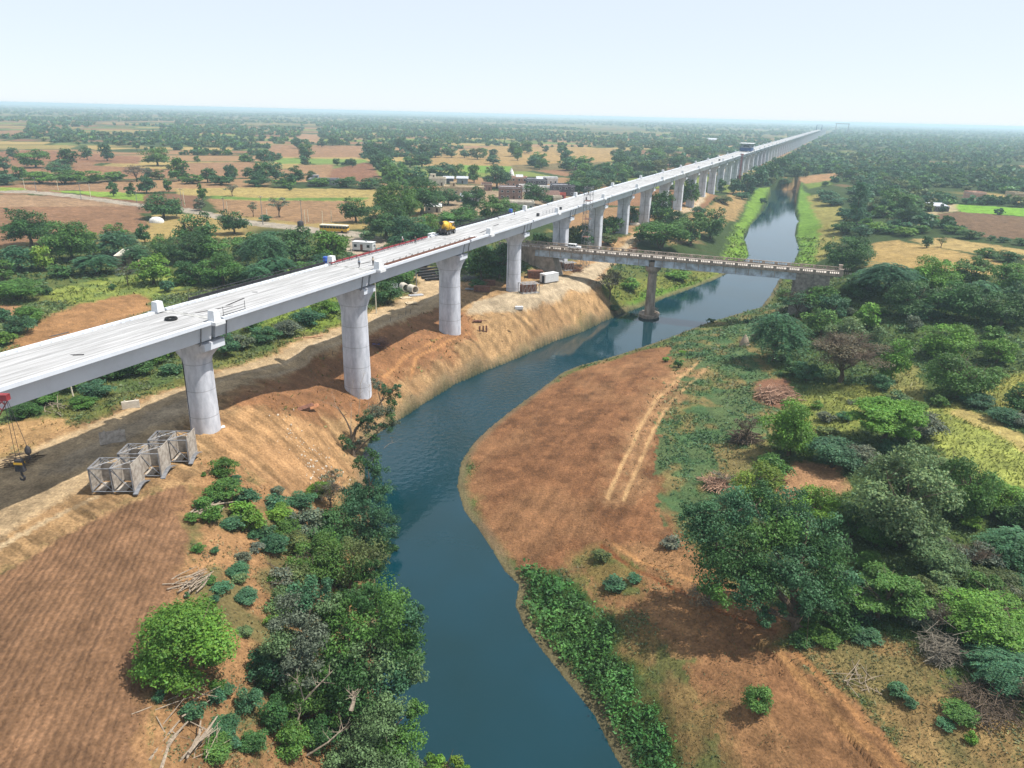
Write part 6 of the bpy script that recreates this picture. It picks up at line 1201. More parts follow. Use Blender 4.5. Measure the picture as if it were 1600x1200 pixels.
    me = np_mesh('soil_clods', V, F, [sm], tint=np.repeat(T, 5, 0)); o = bpy.data.objects.new('soil_clods', me); link(o); tag(o, 'clods and stones lying on the bare soil', kind='stuff')
cover()
# ------------------------------------------------------------------ village and site buildings
PL_ = {'tan': mat('tan_plaster', (.46, .37, .24), .9, var=.15, scale=.8, stain=(.28, .22, .15)), 'cream': mat('cream_plaster', (.62, .57, .45), .9, var=.12, scale=.8, stain=(.40, .36, .28)), 'white': mat('white_plaster', (.68, .68, .67), .85, var=.1, scale=.7, stain=(.44, .44, .44)),
       'grey': mat('grey_plaster', (.33, .33, .34), .9, var=.2, scale=.7, stain=(.18, .18, .19)), 'brick': mat('brick_wall', (.27, .17, .135), .9, var=.25, scale=1.2, stain=(.14, .09, .08)), 'pink': mat('pink_plaster', (.58, .34, .25), .9, var=.15, scale=.8), 'dark': mat('dark_block_wall', (.12, .11, .125), .9, var=.25, scale=.8), 'brown': mat('brown_tile', (.16, .095, .075), .9, var=.25, scale=1.5), 'tin': mat('tin_sheet', (.50, .52, .55), .45, .3, var=.2, scale=.8, stretch=(3, .4, 1)), 'pale': mat('pale_roof', (.55, .50, .42), .9, var=.2, scale=.6, stain=(.36, .32, .27)), 'red': mat('red_plaster', (.50, .12, .09), .8, var=.15, scale=1)}
WOOD = mat('door_wood', (.10, .055, .035), .7, var=.3, scale=3)
def house(px, py, wpx, hm, dm, wall, roof, label, kind='flat', rz=.06, wins=3, door=True, extra=None, name='house', z=None):
    p = at(px, py); d = (p-CAM)@FW; wm = wpx*d/F_PX; t = thing(name, label, 'house', (p[0], p[1]+dm*.5, p[2]), rz, 'village houses')
    MB().box((0, 0, hm/2-.3), (wm, dm, hm+.6)).build('wall', PL_[wall], t)
    if kind == 'flat':
        r_ = MB().box((0, 0, hm+.09), (wm+.5, dm+.5, .18)).build('roof', PL_[roof], t); pm = MB()
        for (cx, cy, sx, sy) in ((0, -dm/2+.1, wm, .2), (0, dm/2-.1, wm, .2), (-wm/2+.1, 0, .2, dm-.4), (wm/2-.1, 0, .2, dm-.4)): pm.box((cx, cy, hm+.55), (sx, sy, .74))
        pm.build('parapet', PL_[wall], r_)
        if extra == 'tank': MB().lathe([(.55, 0), (.6, .1), (.6, 1.1), (.5, 1.25), (.2, 1.3)], n=16).build('water_tank', DKST, r_, (wm*.3, dm*.2, hm+.18), smooth=True)
        if extra == 'room':
            rm = MB().box((0, 0, 1.25), (min(3.6, wm*.4), 3, 2.5)).box((0, 0, 2.58), (min(3.6, wm*.4)+.4, 3.4, .16)).build('stair_room', PL_[wall], r_, (-wm*.28, 0, hm+.18)); MB().box((.5, -1.52, 1.0), (.9, .06, 2)).build('door', WOOD, rm)
        if extra == 'panel':
            so = MB().box((0, 0, 0), (wm*.34, 3.2, .1)).build('tin_panel', PL_['tin'], r_, (wm*.15, -dm*.1, hm+1.4)); so.rotation_euler = (.5, 0, 0)
    elif kind == 'gable': MB().extrude([(-dm/2-.5, hm-.1), (0, hm+dm*.30), (dm/2+.5, hm-.1), (dm/2+.5, hm+.1), (0, hm+dm*.30+.2), (-dm/2-.5, hm+.1)], -wm/2-.4, wm/2+.4, 'x').build('roof', PL_[roof], t); MB().extrude([(-dm/2, hm-.02), (dm/2, hm-.02), (0, hm+dm*.28)], -wm/2+.02, wm/2-.02, 'x').build('gable', PL_[wall], t)
    elif kind == 'shed': r_ = MB().box((0, 0, hm+.35), (wm+.9, dm+1.0, .08), rx=.14).build('roof', PL_[roof], t)
    storeys = 2 if hm > 5.2 else 1
    for f in range(storeys):
        for i in range(wins):
            x = -wm/2+wm*(i+.5)/wins; zz = f*3.0+1.6
            if door and f == 0 and i == wins//2:
                MB().box((x, -dm/2-.03, 1.02), (1.1, .06, 2.05)).build('door', WOOD, t); continue
            fr = MB().box((x, -dm/2-.03, zz), (1.3, .06, 1.2)).build('window', PL_['white'] if wall != 'white' else PL_['grey'], t); MB().box((x, -dm/2-.07, zz), (1.06, .04, .96)).build('pane', GLASS, fr)
    return t
house(724, 305, 62, 4.2, 12, 'tan', 'tan', 'long tan village house with a yellowish roof room standing above the trees', extra='room', wins=5)
house(683, 290, 26, 4.4, 8, 'cream', 'pale', 'small cream house with a white roof left of the long tan house', extra='room', wins=2)
house(700, 287, 16, 3.6, 7, 'dark', 'tin', 'small dark shed with a tilted tin roof behind the long tan house', 'shed', wins=1)
house(722, 287, 17, 3.6, 7, 'grey', 'tin', 'grey tin roofed shed right behind the long tan house', 'shed', wins=1)
house(735, 316, 32, 3.2, 7, 'grey', 'tin', 'low shed with a pale tin roof among trees before the tan house', 'shed', wins=2)
house(760, 298, 16, 3.8, 8, 'brick', 'pale', 'small brown house at the right end of the long tan house', wins=2)
house(797, 312, 36, 6.4, 12, 'brick', 'tin', 'two storey brown brick house with open columns left of the round village tree', extra='tank', wins=4)
house(806, 292, 34, 5.6, 10, 'pink', 'pale', 'pinkish two storey house behind the brown brick house', extra='panel', wins=4)
house(838, 296, 32, 5.8, 12, 'dark', 'tin', 'dark two storey house with a tilted tin sheet behind the round village tree', extra='panel', wins=4)
house(822, 300, 22, 3.4, 8, 'white', 'pale', 'low white house between the pink and the dark houses', wins=3)
house(853, 302, 26, 3.4, 8, 'white', 'pale', 'low white house in front of the dark two storey house', wins=3)
house(879, 306, 36, 5.8, 12, 'dark', 'tin', 'dark house with a white edged flat roof at the right of the village', extra='tank', wins=4)
house(862, 316, 22, 3.6, 8, 'white', 'brown', 'white house with a brown gabled tile roof by the deck', 'gable', wins=3)
house(871, 319, 13, 3.4, 5, 'cream', 'pale', 'small cream hut with a dark doorway beside the brown tiled roof', wins=1)
house(879, 311, 9, 2.6, 4, 'red', 'red', 'tiny red kiosk at the right of the brown tiled roof', wins=1)
house(812, 328, 44, 3.4, 9, 'pale', 'pale', 'wide house with a bare pale flat roof just behind the deck', wins=4)
house(860, 288, 22, 4.0, 9, 'white', 'white', 'distant white house at the upper edge of the village', wins=3)
house(900, 296, 18, 3.4, 8, 'grey', 'white', 'small white roofed house at the far right of the village', wins=2)
house(504, 290, 44, 3.4, 9, 'grey', 'dark', 'low grey farm house with a white tower room among the fields', extra='room', wins=4)
house(676, 332, 24, 3.0, 7, 'pale', 'white', 'shack with a white roof hidden in the trees left of the mixer truck', 'shed', wins=2)
house(194, 414, 24, 3.0, 6, 'tan', 'pale', 'hut with a pale pinkish roof in the thicket behind the viaduct', 'shed', wins=1)
house(1470, 331, 24, 3.2, 9, 'dark', 'tin', 'dark open shed in the pale yard beside the ploughed field at right', 'shed', wins=2)
house(1528, 312, 22, 4.2, 10, 'pink', 'pale', 'pale pinkish house in the wood above the bright green field', wins=3)
house(1592, 312, 18, 4.0, 10, 'tan', 'pale', 'tan house in the wood near the right edge above the bright green field', wins=3)
house(1117, 222, 16, 5, 30, 'grey', 'tin', 'distant shed with a long grey roof left of the deck gantry', 'shed', wins=0, door=False)
p = at(799, 285); t = thing('temple_spire', 'small white pointed temple spire rising behind the pink village house', 'temple', tuple(p)); MB().box((0, 0, 2), (4.5, 4.5, 4.6)).build('base', PL_['white'], t); MB().lathe([(2.2, 4.3), (2.0, 5.5), (1.3, 7.5), (.5, 9.2), (.2, 10)], n=16).build('spire', PL_['white'], t, smooth=True)
p = at(760, 292); t = thing('flag_pole', 'tall thin pole with a small red flag above the village trees', 'flag pole', tuple(p)); MB().bar((0, 0, 0), (0, 0, 13), .07, 6).build('pole', GREYST, t); MB().add([(0, 0, 13), (1.8, .1, 12.5), (0, 0, 11.8), (0, .03, 13), (1.8, .13, 12.5), (0, .03, 11.8)], [(0, 1, 2), (3, 5, 4), (0, 3, 4, 1), (1, 4, 5, 2), (2, 5, 3, 0)]).build('flag', PL_['red'], t)
# white portable cabin
def cabin():
    p = at(569, 391); t = thing('portable_cabin', 'white portable site cabin with three dark openings beside the bus', 'site cabin', tuple(p), -.22)
    L_, D_, H_ = 7.6, 2.9, 2.7
    MB().box((0, 0, .25+H_/2), (L_, D_, H_)).build('wall', WHITEP, t, bevel=.05); MB().box((0, 0, .25+H_+.06), (L_+.25, D_+.25, .12)).build('roof', WHITEP, t)
    for x in (-2.6, 2.2): f = MB().box((x, -D_/2-.03, 1.7), (1.1, .06, 1.0)).build('window', GREYST, t); MB().box((x, -D_/2-.07, 1.7), (.9, .04, .8)).build('pane', GLASS, f)
    MB().box((-.3, -D_/2-.04, 1.25), (.9, .08, 2.0)).build('door', RUST, t); MB().box((L_/2+.03, 0, 1.8), (.06, .8, .7)).build('side_window', GLASS, t); MB().box((.8, .3, H_+.6), (.7, .6, .5)).build('roof_cooler', GREYST, t)
    MB().box((-3, 0, .1), (.3, 2.6, .4)).box((3, 0, .1), (.3, 2.6, .4)).build('skid', DKST, t)
cabin()
p = at(597, 393); tag(MB().extrude([(-2.4, 0), (2.4, 0), (2.0, .9), (.4, 1.3), (-1.6, 1.0)], -1.3, 1.3, 'y').build('tarpaulin_heap', mat('teal_tarp', (.06, .30, .30), .6, var=.2, scale=2), None, tuple(p), bevel=.15), 'heap under a teal tarpaulin right of the white portable cabin', 'tarpaulin')
def bus():
    p = at(523, 363); t = thing('yellow_bus', 'yellow bus with a cream roof and dark windows standing on the lane', 'bus', tuple(p), -.16); L_, W2, H_ = 11.5, 2.5, 3.0
    MB().extrude([(-L_/2, .5), (L_/2-.2, .5), (L_/2, .9), (L_/2, 1.7), (-L_/2, 1.7)], -W2/2, W2/2).build('body', YELL, t, bevel=.08)
    MB().box((-.1, 0, 2.1), (L_-.3, W2-.04, .85)).build('window_band', GLASS, t); rf = MB().box((-.1, 0, 2.75), (L_-.2, W2, .5)).build('roof', PL_['cream'], t, bevel=.12)
    pm = MB()
    for i in range(9):
        for sy in (-1, 1): pm.box((-L_/2+.3+i*1.3, sy*(W2/2-.01), 2.1), (.12, .04, .86))
    pm.build('window_pillar', YELL, t); MB().box((L_/2-.2, 0, 2.05), (.05, W2-.3, .95)).build('windscreen', GLASS, t)
    for x in (-3.4, 3.6):
        for sy in (-1, 1): MB().lathe([(.25, -.14), (.5, -.14), (.52, 0), (.5, .14), (.25, .14)], n=18, axis='y').build('wheel', BLACKR, t, (x, sy*1.12, .5), smooth=True)
    MB().box((L_/2+.03, 0, .75), (.12, 2.4, .3)).build('bumper', DKST, t)
    for sy in (-1, 1): MB().box((L_/2+.02, sy*.9, 1.1), (.05, .3, .22)).build('headlight', WHITEP, t)
bus()
def pole(px, py, hpx, label, white=False, arm=True, group='utility poles by the lane'):
    p = at(px, py); d = (p-CAM)@FW; h = hpx*d/F_PX; t = thing('utility_pole', label, 'pole', tuple(p), random.uniform(-.3, .3), group)
    MB().bar((0, 0, -.3), (random.uniform(-.15, .15), 0, h), .16, 7, .10).build('post', PL_['cream'] if white else GREYST, t)
    if arm:
        a_ = MB().box((0, 0, h-.5), (1.7, .12, .12)).build('cross_arm', DKST, t); im = MB()
        for x in (-.75, 0, .75): im.lathe([(.07, h-.44), (.1, h-.36), (.05, h-.22)], (x, 0, 0), 8)
        im.build('insulator', WHITEP, a_)
pole(39, 296, 17, 'leftmost pole of the row beside the grey lane', True); pole(57, 300, 22, 'second pole from the left beside the grey lane'); pole(91, 297, 14, 'thin pole at the left of the green field strip', True, False); pole(127, 312, 26, 'tall grey pole in the middle of the green field strip'); pole(142, 310, 22, 'pale pole right of the tall grey pole by the green strip', True); pole(214, 317, 18, 'leaning pole at the end of the lane left of the big dark tree'); pole(285, 325, 30, 'left pole of the pair right of the big dark tree'); pole(289, 322, 22, 'right pole of the pair right of the big dark tree', True, False); pole(350, 329, 20, 'dark pole in the brown field right of the twin poles'); pole(355, 327, 12, 'short pale pole in the brown field', True, False)
pole(411, 351, 44, 'tall grey pole left of the lone round tree'); pole(418, 343, 16, 'short pale post beside the lone round tree', True, False); pole(472, 349, 36, 'tall pole standing beside the dark tank left of the bus'); pole(477, 350, 22, 'slanting pale stay post beside the tall pole left of the bus', True, False); pole(482, 346, 18, 'left pale post in the brown field behind the bus', True, False); pole(504, 350, 20, 'middle pale post in the brown field behind the bus', True, False); pole(518, 347, 18, 'right pale post in the brown field behind the bus', True, False); pole(549, 401, 28, 'pole standing alone in the yard left of the white cabin', True, False, 'poles by the deck'); pole(588, 490, 48, 'thin pale pole right of the second pier below the deck', True, False, 'poles by the deck'); pole(651, 452, 32, 'grey pole at the bend of the dirt road left of the third pier', False, False, 'poles by the deck'); pole(115, 622, 26, 'white post rising from the bushes under the deck at left', True, False, 'poles by the deck')
p = at(470, 355); t = thing('water_tank', 'dark round water tank on the verge beside a tall pole left of the bus', 'tank', tuple(p)); MB().lathe([(1.2, 0), (1.3, .2), (1.3, 2.0), (1.1, 2.4), (.3, 2.6)], n=20).build('tank_body', DKST, t, smooth=True); MB().lathe([(.32, 2.55), (.32, 2.75)], n=12).build('lid', GREYST, t)
p = at(245, 348); hs = MB().lathe([(4.2, 0), (4.3, 1.0), (3.7, 2.2), (2.2, 3.0), (.6, 3.3)], n=18); o = hs.build('covered_stack', mat('white_sheet', (.66, .65, .60), .85, var=.15, scale=.5, bump=.3), None, tuple(p), smooth=True); o.scale = (.72, .48, .75); tag(o, 'white sheet covered hay stack under the big dark field tree', 'hay stack')
# ------------------------------------------------------------------ construction yard
def hut():
    p = at(858, 440); t = thing('container_hut', 'white container hut with a dark doorway on the pad beneath the old bridge', 'container hut', tuple(p), .72); L_, D_, H_ = 5.6, 2.5, 2.5
    MB().box((0, 0, H_/2+.1), (L_, D_, H_)).build('wall', WHITEP, t, bevel=.04)
    rb = MB()
    for i in range(13): rb.box((-L_/2+.3+i*.42, -D_/2-.02, H_/2+.1), (.14, .04, H_-.3))
    rb.build('rib', WHITEP, t); MB().box((-L_/2-.03, -.3, 1.15), (.06, 1.0, 2.0)).build('door', DARK, t); MB().box((0, 0, H_+.14), (L_+.1, D_+.1, .08)).build('roof', WHITEP, t); MB().box((0, 0, .03), (L_, D_, .16)).build('skid', DKST, t)
hut()
def frame_stack(px, py, d, label, m, rz=0, n=(4, 3), group='steel frames near the fourth pier'):
    p = at(px, py); t = thing('truss_module', label, 'steel frame', tuple(p), rz, group); mb = MB(); L_, W2, H_ = d
    for i in range(n[0]+1):
        x = -L_/2+L_*i/n[0]
        for zz in (.15, H_): mb.bar((x, -W2/2, zz), (x, W2/2, zz), .09)
        for y in (-W2/2, W2/2): mb.bar((x, y, 0), (x, y, H_), .09)
        if i < n[0]: mb.bar((x, -W2/2, .15), (x+L_/n[0], -W2/2, H_), .07); mb.bar((x, -W2/2, H_), (x+L_/n[0], W2/2, H_), .06)
    for j in range(n[1]+1):
        y = -W2/2+W2*j/n[1]
        for zz in (.15, H_): mb.bar((-L_/2, y, zz), (L_/2, y, zz), .08)
    mb.build('truss', m, t); MB().box((0, W2*.1, H_*.45), (L_*.9, W2*.5, H_*.75)).build('shutter_box', RUST, t); return t
frame_stack(826, 457, (5.2, 3.4, 2.8), 'open grey steel frame on rusty boxes just right of the fourth pier', GREYST, .4)
frame_stack(870, 420, (4, 2.6, 2.6), 'left grey truss frame standing under the old bridge', GREYST, .2); frame_stack(888, 422, (4.4, 2.6, 2.6), 'right grey truss frame standing under the old bridge', GREYST, .5)
def slab_box(name, label, cat, px, py, d, m, rz=0, rx=0, group=None, detail=None, dz=0):
    p = at(px, py); mb = MB().box((0, 0, d[2]/2), d)
    if detail == 'ribs':
        for i in range(5): mb.box((-d[0]/2+d[0]*(i+.5)/5, -d[1]/2-.04, d[2]/2), (.1, .08, d[2]*.9))
        mb.box((0, 0, d[2]+.04), (d[0]*1.02, d[1]*1.02, .08))
    if detail == 'lugs': mb.box((d[0]*.3, 0, d[2]+.1), (.25, .1, .2)).box((-d[0]*.3, 0, d[2]+.1), (.25, .1, .2))
    o = mb.build(name, m, None, (p[0], p[1], p[2]+dz), rz, bevel=.03); o.rotation_euler = (rx, 0, rz); return tag(o, label, cat, group)
slab_box('rusty_tank', 'rusty steel box behind the open frame beside the fourth pier', 'steel box', 836, 434, (4.6, 2.4, 2.2), RUST, .1, detail='ribs')
slab_box('rusty_tank', 'long dark red steel box at the edge of shade left of the fourth pier', 'steel box', 753, 455, (4.6, 1.6, 1.5), RUST, -.03, detail='ribs'); slab_box('rusty_tank', 'dark red steel box further back in the shade left of the fourth pier', 'steel box', 764, 445, (3.6, 1.6, 1.4), RUST, -.15, detail='ribs')
slab_box('steel_plate', 'pale plate lying flat beside the dark red box in the shade', 'steel plate', 738, 452, (4.2, 2.0, .15), GREYST, -.2, detail='lugs')
slab_box('concrete_block', 'small white concrete block at the outer edge of the pad', 'concrete block', 811, 483, (2.2, 1.0, .8), WHITEP, .1, detail='lugs'); slab_box('steel_plate', 'flat white plate on the ground at the foot of the first pier', 'steel plate', 344, 668, (1.4, .8, .12), WHITEP, .5, detail='lugs')
slab_box('concrete_barrier', 'tan concrete barrier panel standing by the road left of the first pier', 'concrete panel', 205, 638, (2.6, .35, 1.3), PL_['pale'], .45, detail='lugs'); slab_box('leaning_panel', 'flat dusty panel leaning in the shade behind the formwork frames', 'concrete panel', 177, 693, (3.4, .14, 1.9), PLATE, .45, -.55, detail='lugs')
slab_box('steel_plate', 'dark plate in the shade beside the second pier', 'steel plate', 588, 538, (1.8, 1.2, .14), BLUEP, .3, detail='lugs')
slab_box('timber_beam', 'long squared timber lying beside the dirt road left of the second pier', 'timber', 482, 528, (6.5, .4, .3), WOOD if False else mat('fresh_timber', (.42, .25, .14), .8, var=.2, scale=2), .5, detail='lugs')
for i, (px, py, rz, L_, lab) in enumerate([(470, 640, 1.22, 5.2, 'dark sheet pile lying left of its rusty twin on the bank'), (480, 641, 1.30, 5.2, 'rusty orange sheet pile lying on the bank left of the second pier')]):
    p = at(px, py); mb = MB().extrude([(-.45, .05), (-.2, .45), (.2, .45), (.45, .05), (.38, .05), (.15, .37), (-.15, .37), (-.38, .05)], -L_/2, L_/2); o = mb.build('sheet_pile', RUST if i == 0 else mat('orange_rust', (.34, .15, .07), .85, var=.25, scale=2), None, (p[0], p[1], p[2]+.05), rz-PI/2-.3); tag(o, lab, 'sheet pile')
p = at(755, 518); t = thing('casing_stubs', 'three short rusty posts standing in the bare earth right of the third pier', 'steel posts', tuple(p)); 
for dx in (-.9, 0, .8): MB().bar((dx, dx*.3, -.4), (dx, dx*.3, 1.5), .22, 8).build('post', RUST, t)
p = at(747, 504); tag(MB().bar((-1.2, 0, .35), (1.0, .2, .35), .35, 10).bar((.6, .1, .4), (2.2, .3, .55), .08, 5).build('rusty_pump', RUST, None, tuple(p)), 'rusty pump lying on the bare earth right of the third pier', 'pump')
# steel sections stacked left of the third pier
for j in range(7):
    px, py = 655+j*5.5, 414+j*3.6; p = at(px, py); mb = MB(); L_ = 11
    for k in range(2): mb.box((k*.62, 0, .12), (.5, L_, .08)).box((k*.62, 0, .55), (.5, L_, .08)).box((k*.62, 0, .33), (.08, L_, .4))
    tag(mb.build('steel_girder', DKST, None, tuple(p), -.95), 'dark steel girder section laid beside others left of the third pier', 'steel girder', 'steel girders stacked left of the third pier')
for (px, py, n, lab) in ((733, 437, 70, 'tangled heap of scrap rods in the shade right of the third pier'), (596, 541, 55, 'dark heap of bent plates and rods right of the second pier'), (900, 424, 60, 'heap of rusty rods under the old bridge right of the truss frames'), (990, 392, 60, 'pile of scrap beside the bush at the bridge edge')):
    stick_pile('scrap_heap', lab, 'scrap heap', px, py, n, 3.4, RUST if px != 733 else GREYST, hz=1.2, rad=.06)
for i, (px, py, lab) in enumerate([(632, 454, 'left concrete pipe ring beside the bushes at the road bend'), (645, 457, 'right concrete pipe ring with its open end facing the road')]):
    p = at(px, py); t = thing('concrete_pipe', lab, 'pipe', (p[0], p[1], p[2]+1.05), .5+.2*i); n = 28
    MB().add([(r*math.cos(2*PI*k/n), y, r*math.sin(2*PI*k/n)) for r, y in ((1.1, -1.4), (1.1, 1.4), (.92, 1.4), (.92, -1.4)) for k in range(n)], [(a*n+k, a*n+(k+1) % n, ((a+1) % 4)*n+(k+1) % n, ((a+1) % 4)*n+k) for a in range(4) for k in range(n)]).build('ring', PL_['pale'], t, smooth=True)
for i, (px, py, d, m, lab) in enumerate([(634, 466, (2.8, 2.2, .25), 'tan', 'tan board stack at the road bend, upper one'), (642, 474, (3.0, 2.2, .25), 'tan', 'orange tan board stack nearest the dirt road'), (650, 462, (4.0, 1.8, .3), 'grey', 'grey flat form panel beside the concrete pipes'), (612, 452, (3.2, 2.0, 1.6), 'tin', 'small tin roofed box shelter in the bushes right of the second pier')]):
    slab_box('form_panel', lab, 'boards', px, py, d, PL_[m], .5, detail='lugs')
# the three pier formwork cages near the first pier
def formwork(px, py, label, rz):
    p = at(px, py); t = thing('formwork_cage', label, 'formwork', tuple(p), rz, 'formwork cages by the road'); W2, D_, H_ = 5.2, 3.1, 3.6
    e1 = MB().box((W2/2, 0, H_/2+.35), (.10, D_, H_)).build('end_plate', PLATE, t); 
    e2 = MB().box((-W2/2, 0, H_/2+.15), (.08, D_, H_-.6)).build('back_plate', PLATE, t); MB().box((0.1, 0, H_/2+.1), (.08, D_-.2, H_-.7)).build('middle_plate', PLATE, t); MB().box((-W2*.27, D_/2-.1, H_*.42), (W2*.44, .08, H_*.7)).build('side_plate', PLATE, t); MB().box((W2*.23, D_/2-.1, H_*.42), (W2*.40, .08, H_*.7)).build('side_plate', PLATE, t)
    fr = MB(); br = MB()
    for y in (-D_/2, D_/2):
        for zz in (.3, H_-.15): fr.bar((-W2/2, y, zz), (W2/2, y, zz), .085)
        for x in (-W2/2+.1, 0, W2/2-.1): fr.bar((x, y, .1), (x, y, H_-.1), .075)
        br.bar((-W2/2, y, H_-.2), (0, y, .35), .06); br.bar((0, y, H_-.2), (W2/2, y, .35), .06)
    for x in (-W2/2, 0, W2/2-.2):
        for zz in (.3, H_-.15): fr.bar((x, -D_/2, zz), (x, D_/2, zz), .08)
    for x0 in (-W2/2, 0): br.bar((x0, -D_/2, H_-.15), (x0+W2/2, D_/2, H_-.15), .06); br.bar((x0, D_/2, H_-.1), (x0+W2/2, 0, H_-.1), .05)
    for k in range(4): fr.bar((-W2/2+.2+k*.35, D_/2, H_-.1), (-W2/2+.2+k*.35, -D_/2, H_-.1), .03)
    fr.build('frame', GREYST, t); br.build('brace', GREYST, t)
    cv = MB(); n = 12
    for s0 in (0,):
        pts = [(W2/2+.25, -D_/2-.4+ (D_+.8)*i/n, .55*math.sin(PI*i/n)) for i in range(n+1)]
        vs = [(x-.3, y, z+.1) for x, y, z in pts]+[(x+.3, y, z+.1) for x, y, z in pts]+[(x-.3, y, z-.02) for x, y, z in pts]+[(x+.3, y, z-.02) for x, y, z in pts]; m_ = n+1
        cv.add(vs, [(i, i+1, m_+i+1, m_+i) for i in range(n)]+[(2*m_+i, 3*m_+i, 3*m_+i+1, 2*m_+i+1) for i in range(n)]+[(i, 2*m_+i, 2*m_+i+1, i+1) for i in range(n)]+[(m_+i, m_+i+1, 3*m_+i+1, 3*m_+i) for i in range(n)])
    cv.build('curved_shutter', GREYST, t)
    MB().box((-1.6, -.2, .28), (1.2, 2.2, .12)).build('walkway', PLATE, t); MB().box((.9, -.2, .28), (1.2, 2.2, .12)).build('walkway', PLATE, t)
formwork(186, 762, 'nearest of the three dusty formwork cages beside the ploughed field', .06); formwork(229, 738, 'middle one of the three dusty formwork cages', .06); formwork(273, 716, 'formwork cage closest to the foot of the first pier', .06)
# crane reaching in at the left edge
def crane():
    p = at(-120, 760); base = Vector(p); tip = Vector(on_plane(6, 622, 32.5)); a_ = base+Vector((0, 0, 2.2)); t = thing('crawler_crane', 'red lattice boom tip of a crane with hanging hooks at the left edge', 'crane', tuple(base))
    mb = MB(); d = tip-a_; L_ = d.length; d.normalize(); s_ = d.cross(Vector((0, 0, 1))).normalized(); u_ = s_.cross(d)
    cs = [(s_*sx+u_*su) for sx, su in ((-1, -1), (1, -1), (1, 1), (-1, 1))]; N_ = 22
    def ww(f): return .25+.55*min(1, min(f*5, (1-f)*6))
    for k in range(4):
        for i in range(N_): mb.bar(a_-base+d*L_*i/N_+cs[k]*ww(i/N_), a_-base+d*L_*(i+1)/N_+cs[k]*ww((i+1)/N_), .07); mb.bar(a_-base+d*L_*i/N_+cs[k]*ww(i/N_), a_-base+d*L_*(i+1)/N_+cs[(k+1) % 4]*ww((i+1)/N_), .045)
    mb.build('boom', REDST, t); h_ = tip-base; MB().box(tuple(h_+Vector((0, 0, .1))), (.9, .6, .6)).build('boom_head', REDST, t)
    MB().box((0, 0, 1.9), (5.5, 3.0, 2.2)).build('cab', YELL, t, bevel=.1)
    for sy in (-1, 1): MB().box((0, sy*1.9, .5), (6.4, .9, 1.0)).build('crawler', DKST, t, bevel=.3)
    hook = thing('crane_hook', 'black and yellow crane hook block hanging above the tan field at the left edge', 'crane hook', tuple(tip+Vector((.2, -.2, -7.6)))); top = 7.6
    rp = MB()
    for x in (-.22, .22): rp.bar((x, 0, 1.2), (x*.6, .05, top-.2), .03, 4)
    rp.build('rope', DKST, hook); MB().box((0, 0, .6), (.95, .45, 1.3), top=(.75, .9)).build('block', DKST, hook, bevel=.08); [MB().box((0, sy*.235, .85), (.85, .03, .22)).build('stripe', YELL, hook) for sy in (-1, 1)]
    hk = [(.0, 0, -.1), (0, 0, -.45), (.22, 0, -.7), (.1, 0, -1.0), (-.18, 0, -.98), (-.28, 0, -.75)]; MB().tube(hk, [.1, .1, .12, .12, .09, .05], 7).build('hook', DKST, hook)
    h2 = thing('crane_hook', 'small round headache ball hook hanging right of the big hook block', 'crane hook', tuple(tip+Vector((1.25, -.1, -5.6)))); MB().bar((0, 0, .6), (-.9, 0, 5.6), .03, 4).build('rope', DKST, h2); MB().lathe([(.06, .7), (.22, .5), (.3, .2), (.26, -.1), (.1, -.3)], n=14).build('ball', DKST, h2, smooth=True); MB().tube([(0, 0, -.3), (.12, 0, -.55), (0, 0, -.75), (-.14, 0, -.62)], [.05, .06, .05, .03], 6).build('hook', DKST, h2)
crane()
# drilling rig and vehicles far along the viaduct
p = VROOT+TV*545+NV*11; gz = float(height(np.array([p[0]]), np.array([p[1]]))[0]); t = thing('drilling_rig', 'tall red mast of a drilling rig beside the distant piers', 'drilling rig', (p[0], p[1], gz), .3); mb = MB()
for sx in (-.5, .5):
    for sy in (-.5, .5): mb.bar((sx, sy, 1), (sx, sy, 25), .14)
for i in range(16): mb.bar((-.5, -.5, 1+1.5*i), (.5, .5, 2.5+1.5*i), .08); mb.bar((.5, -.5, 1+1.5*i), (-.5, .5, 2.5+1.5*i), .08)
mb.build('mast', REDST, t); MB().box((-3, 0, 1.8), (5, 2.8, 2.4)).build('cab', DKST, t, bevel=.1); MB().box((-2, 1.6, .5), (5.6, .8, 1)).box((-2, -1.6, .5), (5.6, .8, 1)).build('crawler', DKST, t); MB().box((0, 0, 25.2), (1.8, 1.6, .6)).build('mast_head', REDST, t)
def car(px, py, rz, m, label, name='parked_car'):
    p = at(px, py); t = thing(name, label, 'car', tuple(p), rz); MB().box((0, 0, .7), (4.2, 1.75, .65)).build('body', m, t, bevel=.12); MB().extrude([(-1.7, 1.0), (1.0, 1.0), (.5, 1.6), (-1.4, 1.6)], -.75, .75).build('cabin', WHITEP, t, bevel=.08)
    MB().box((-.4, -.77, 1.3), (1.7, .03, .38)).box((-.4, .77, 1.3), (1.7, .03, .38)).build('side_window', GLASS, t)
    for x in (-1.3, 1.3):
        for sy in (-1, 1): MB().lathe([(.15, -.1), (.34, -.1), (.34, .1), (.15, .1)], n=14, axis='y').build('wheel', BLACKR, t, (x, sy*.82, .34))
car(1097, 300, 1.0, REDST, 'small red car on the dirt road at the foot of the distant piers'); car(1054, 341, .9, PL_['grey'], 'grey vehicle parked on the road under the middle piers') if False else None
slab_box('machine_box', 'dark machine box at the foot of the distant piers beyond the drilling rig', 'machine', 1176, 262, (7, 4, 4), DKST, .3, detail='ribs'); slab_box('machine_box', 'dark machine box right beside the red drilling rig', 'machine', 1152, 280, (6, 3, 3), DKST, .3, detail='ribs')
slab_box('stone_heap', 'pale stone heap beside the dirt road by the fifth visible pier', 'stones', 992, 352, (4, 2.2, 1.0), PL_['pale'], .4, detail='lugs')
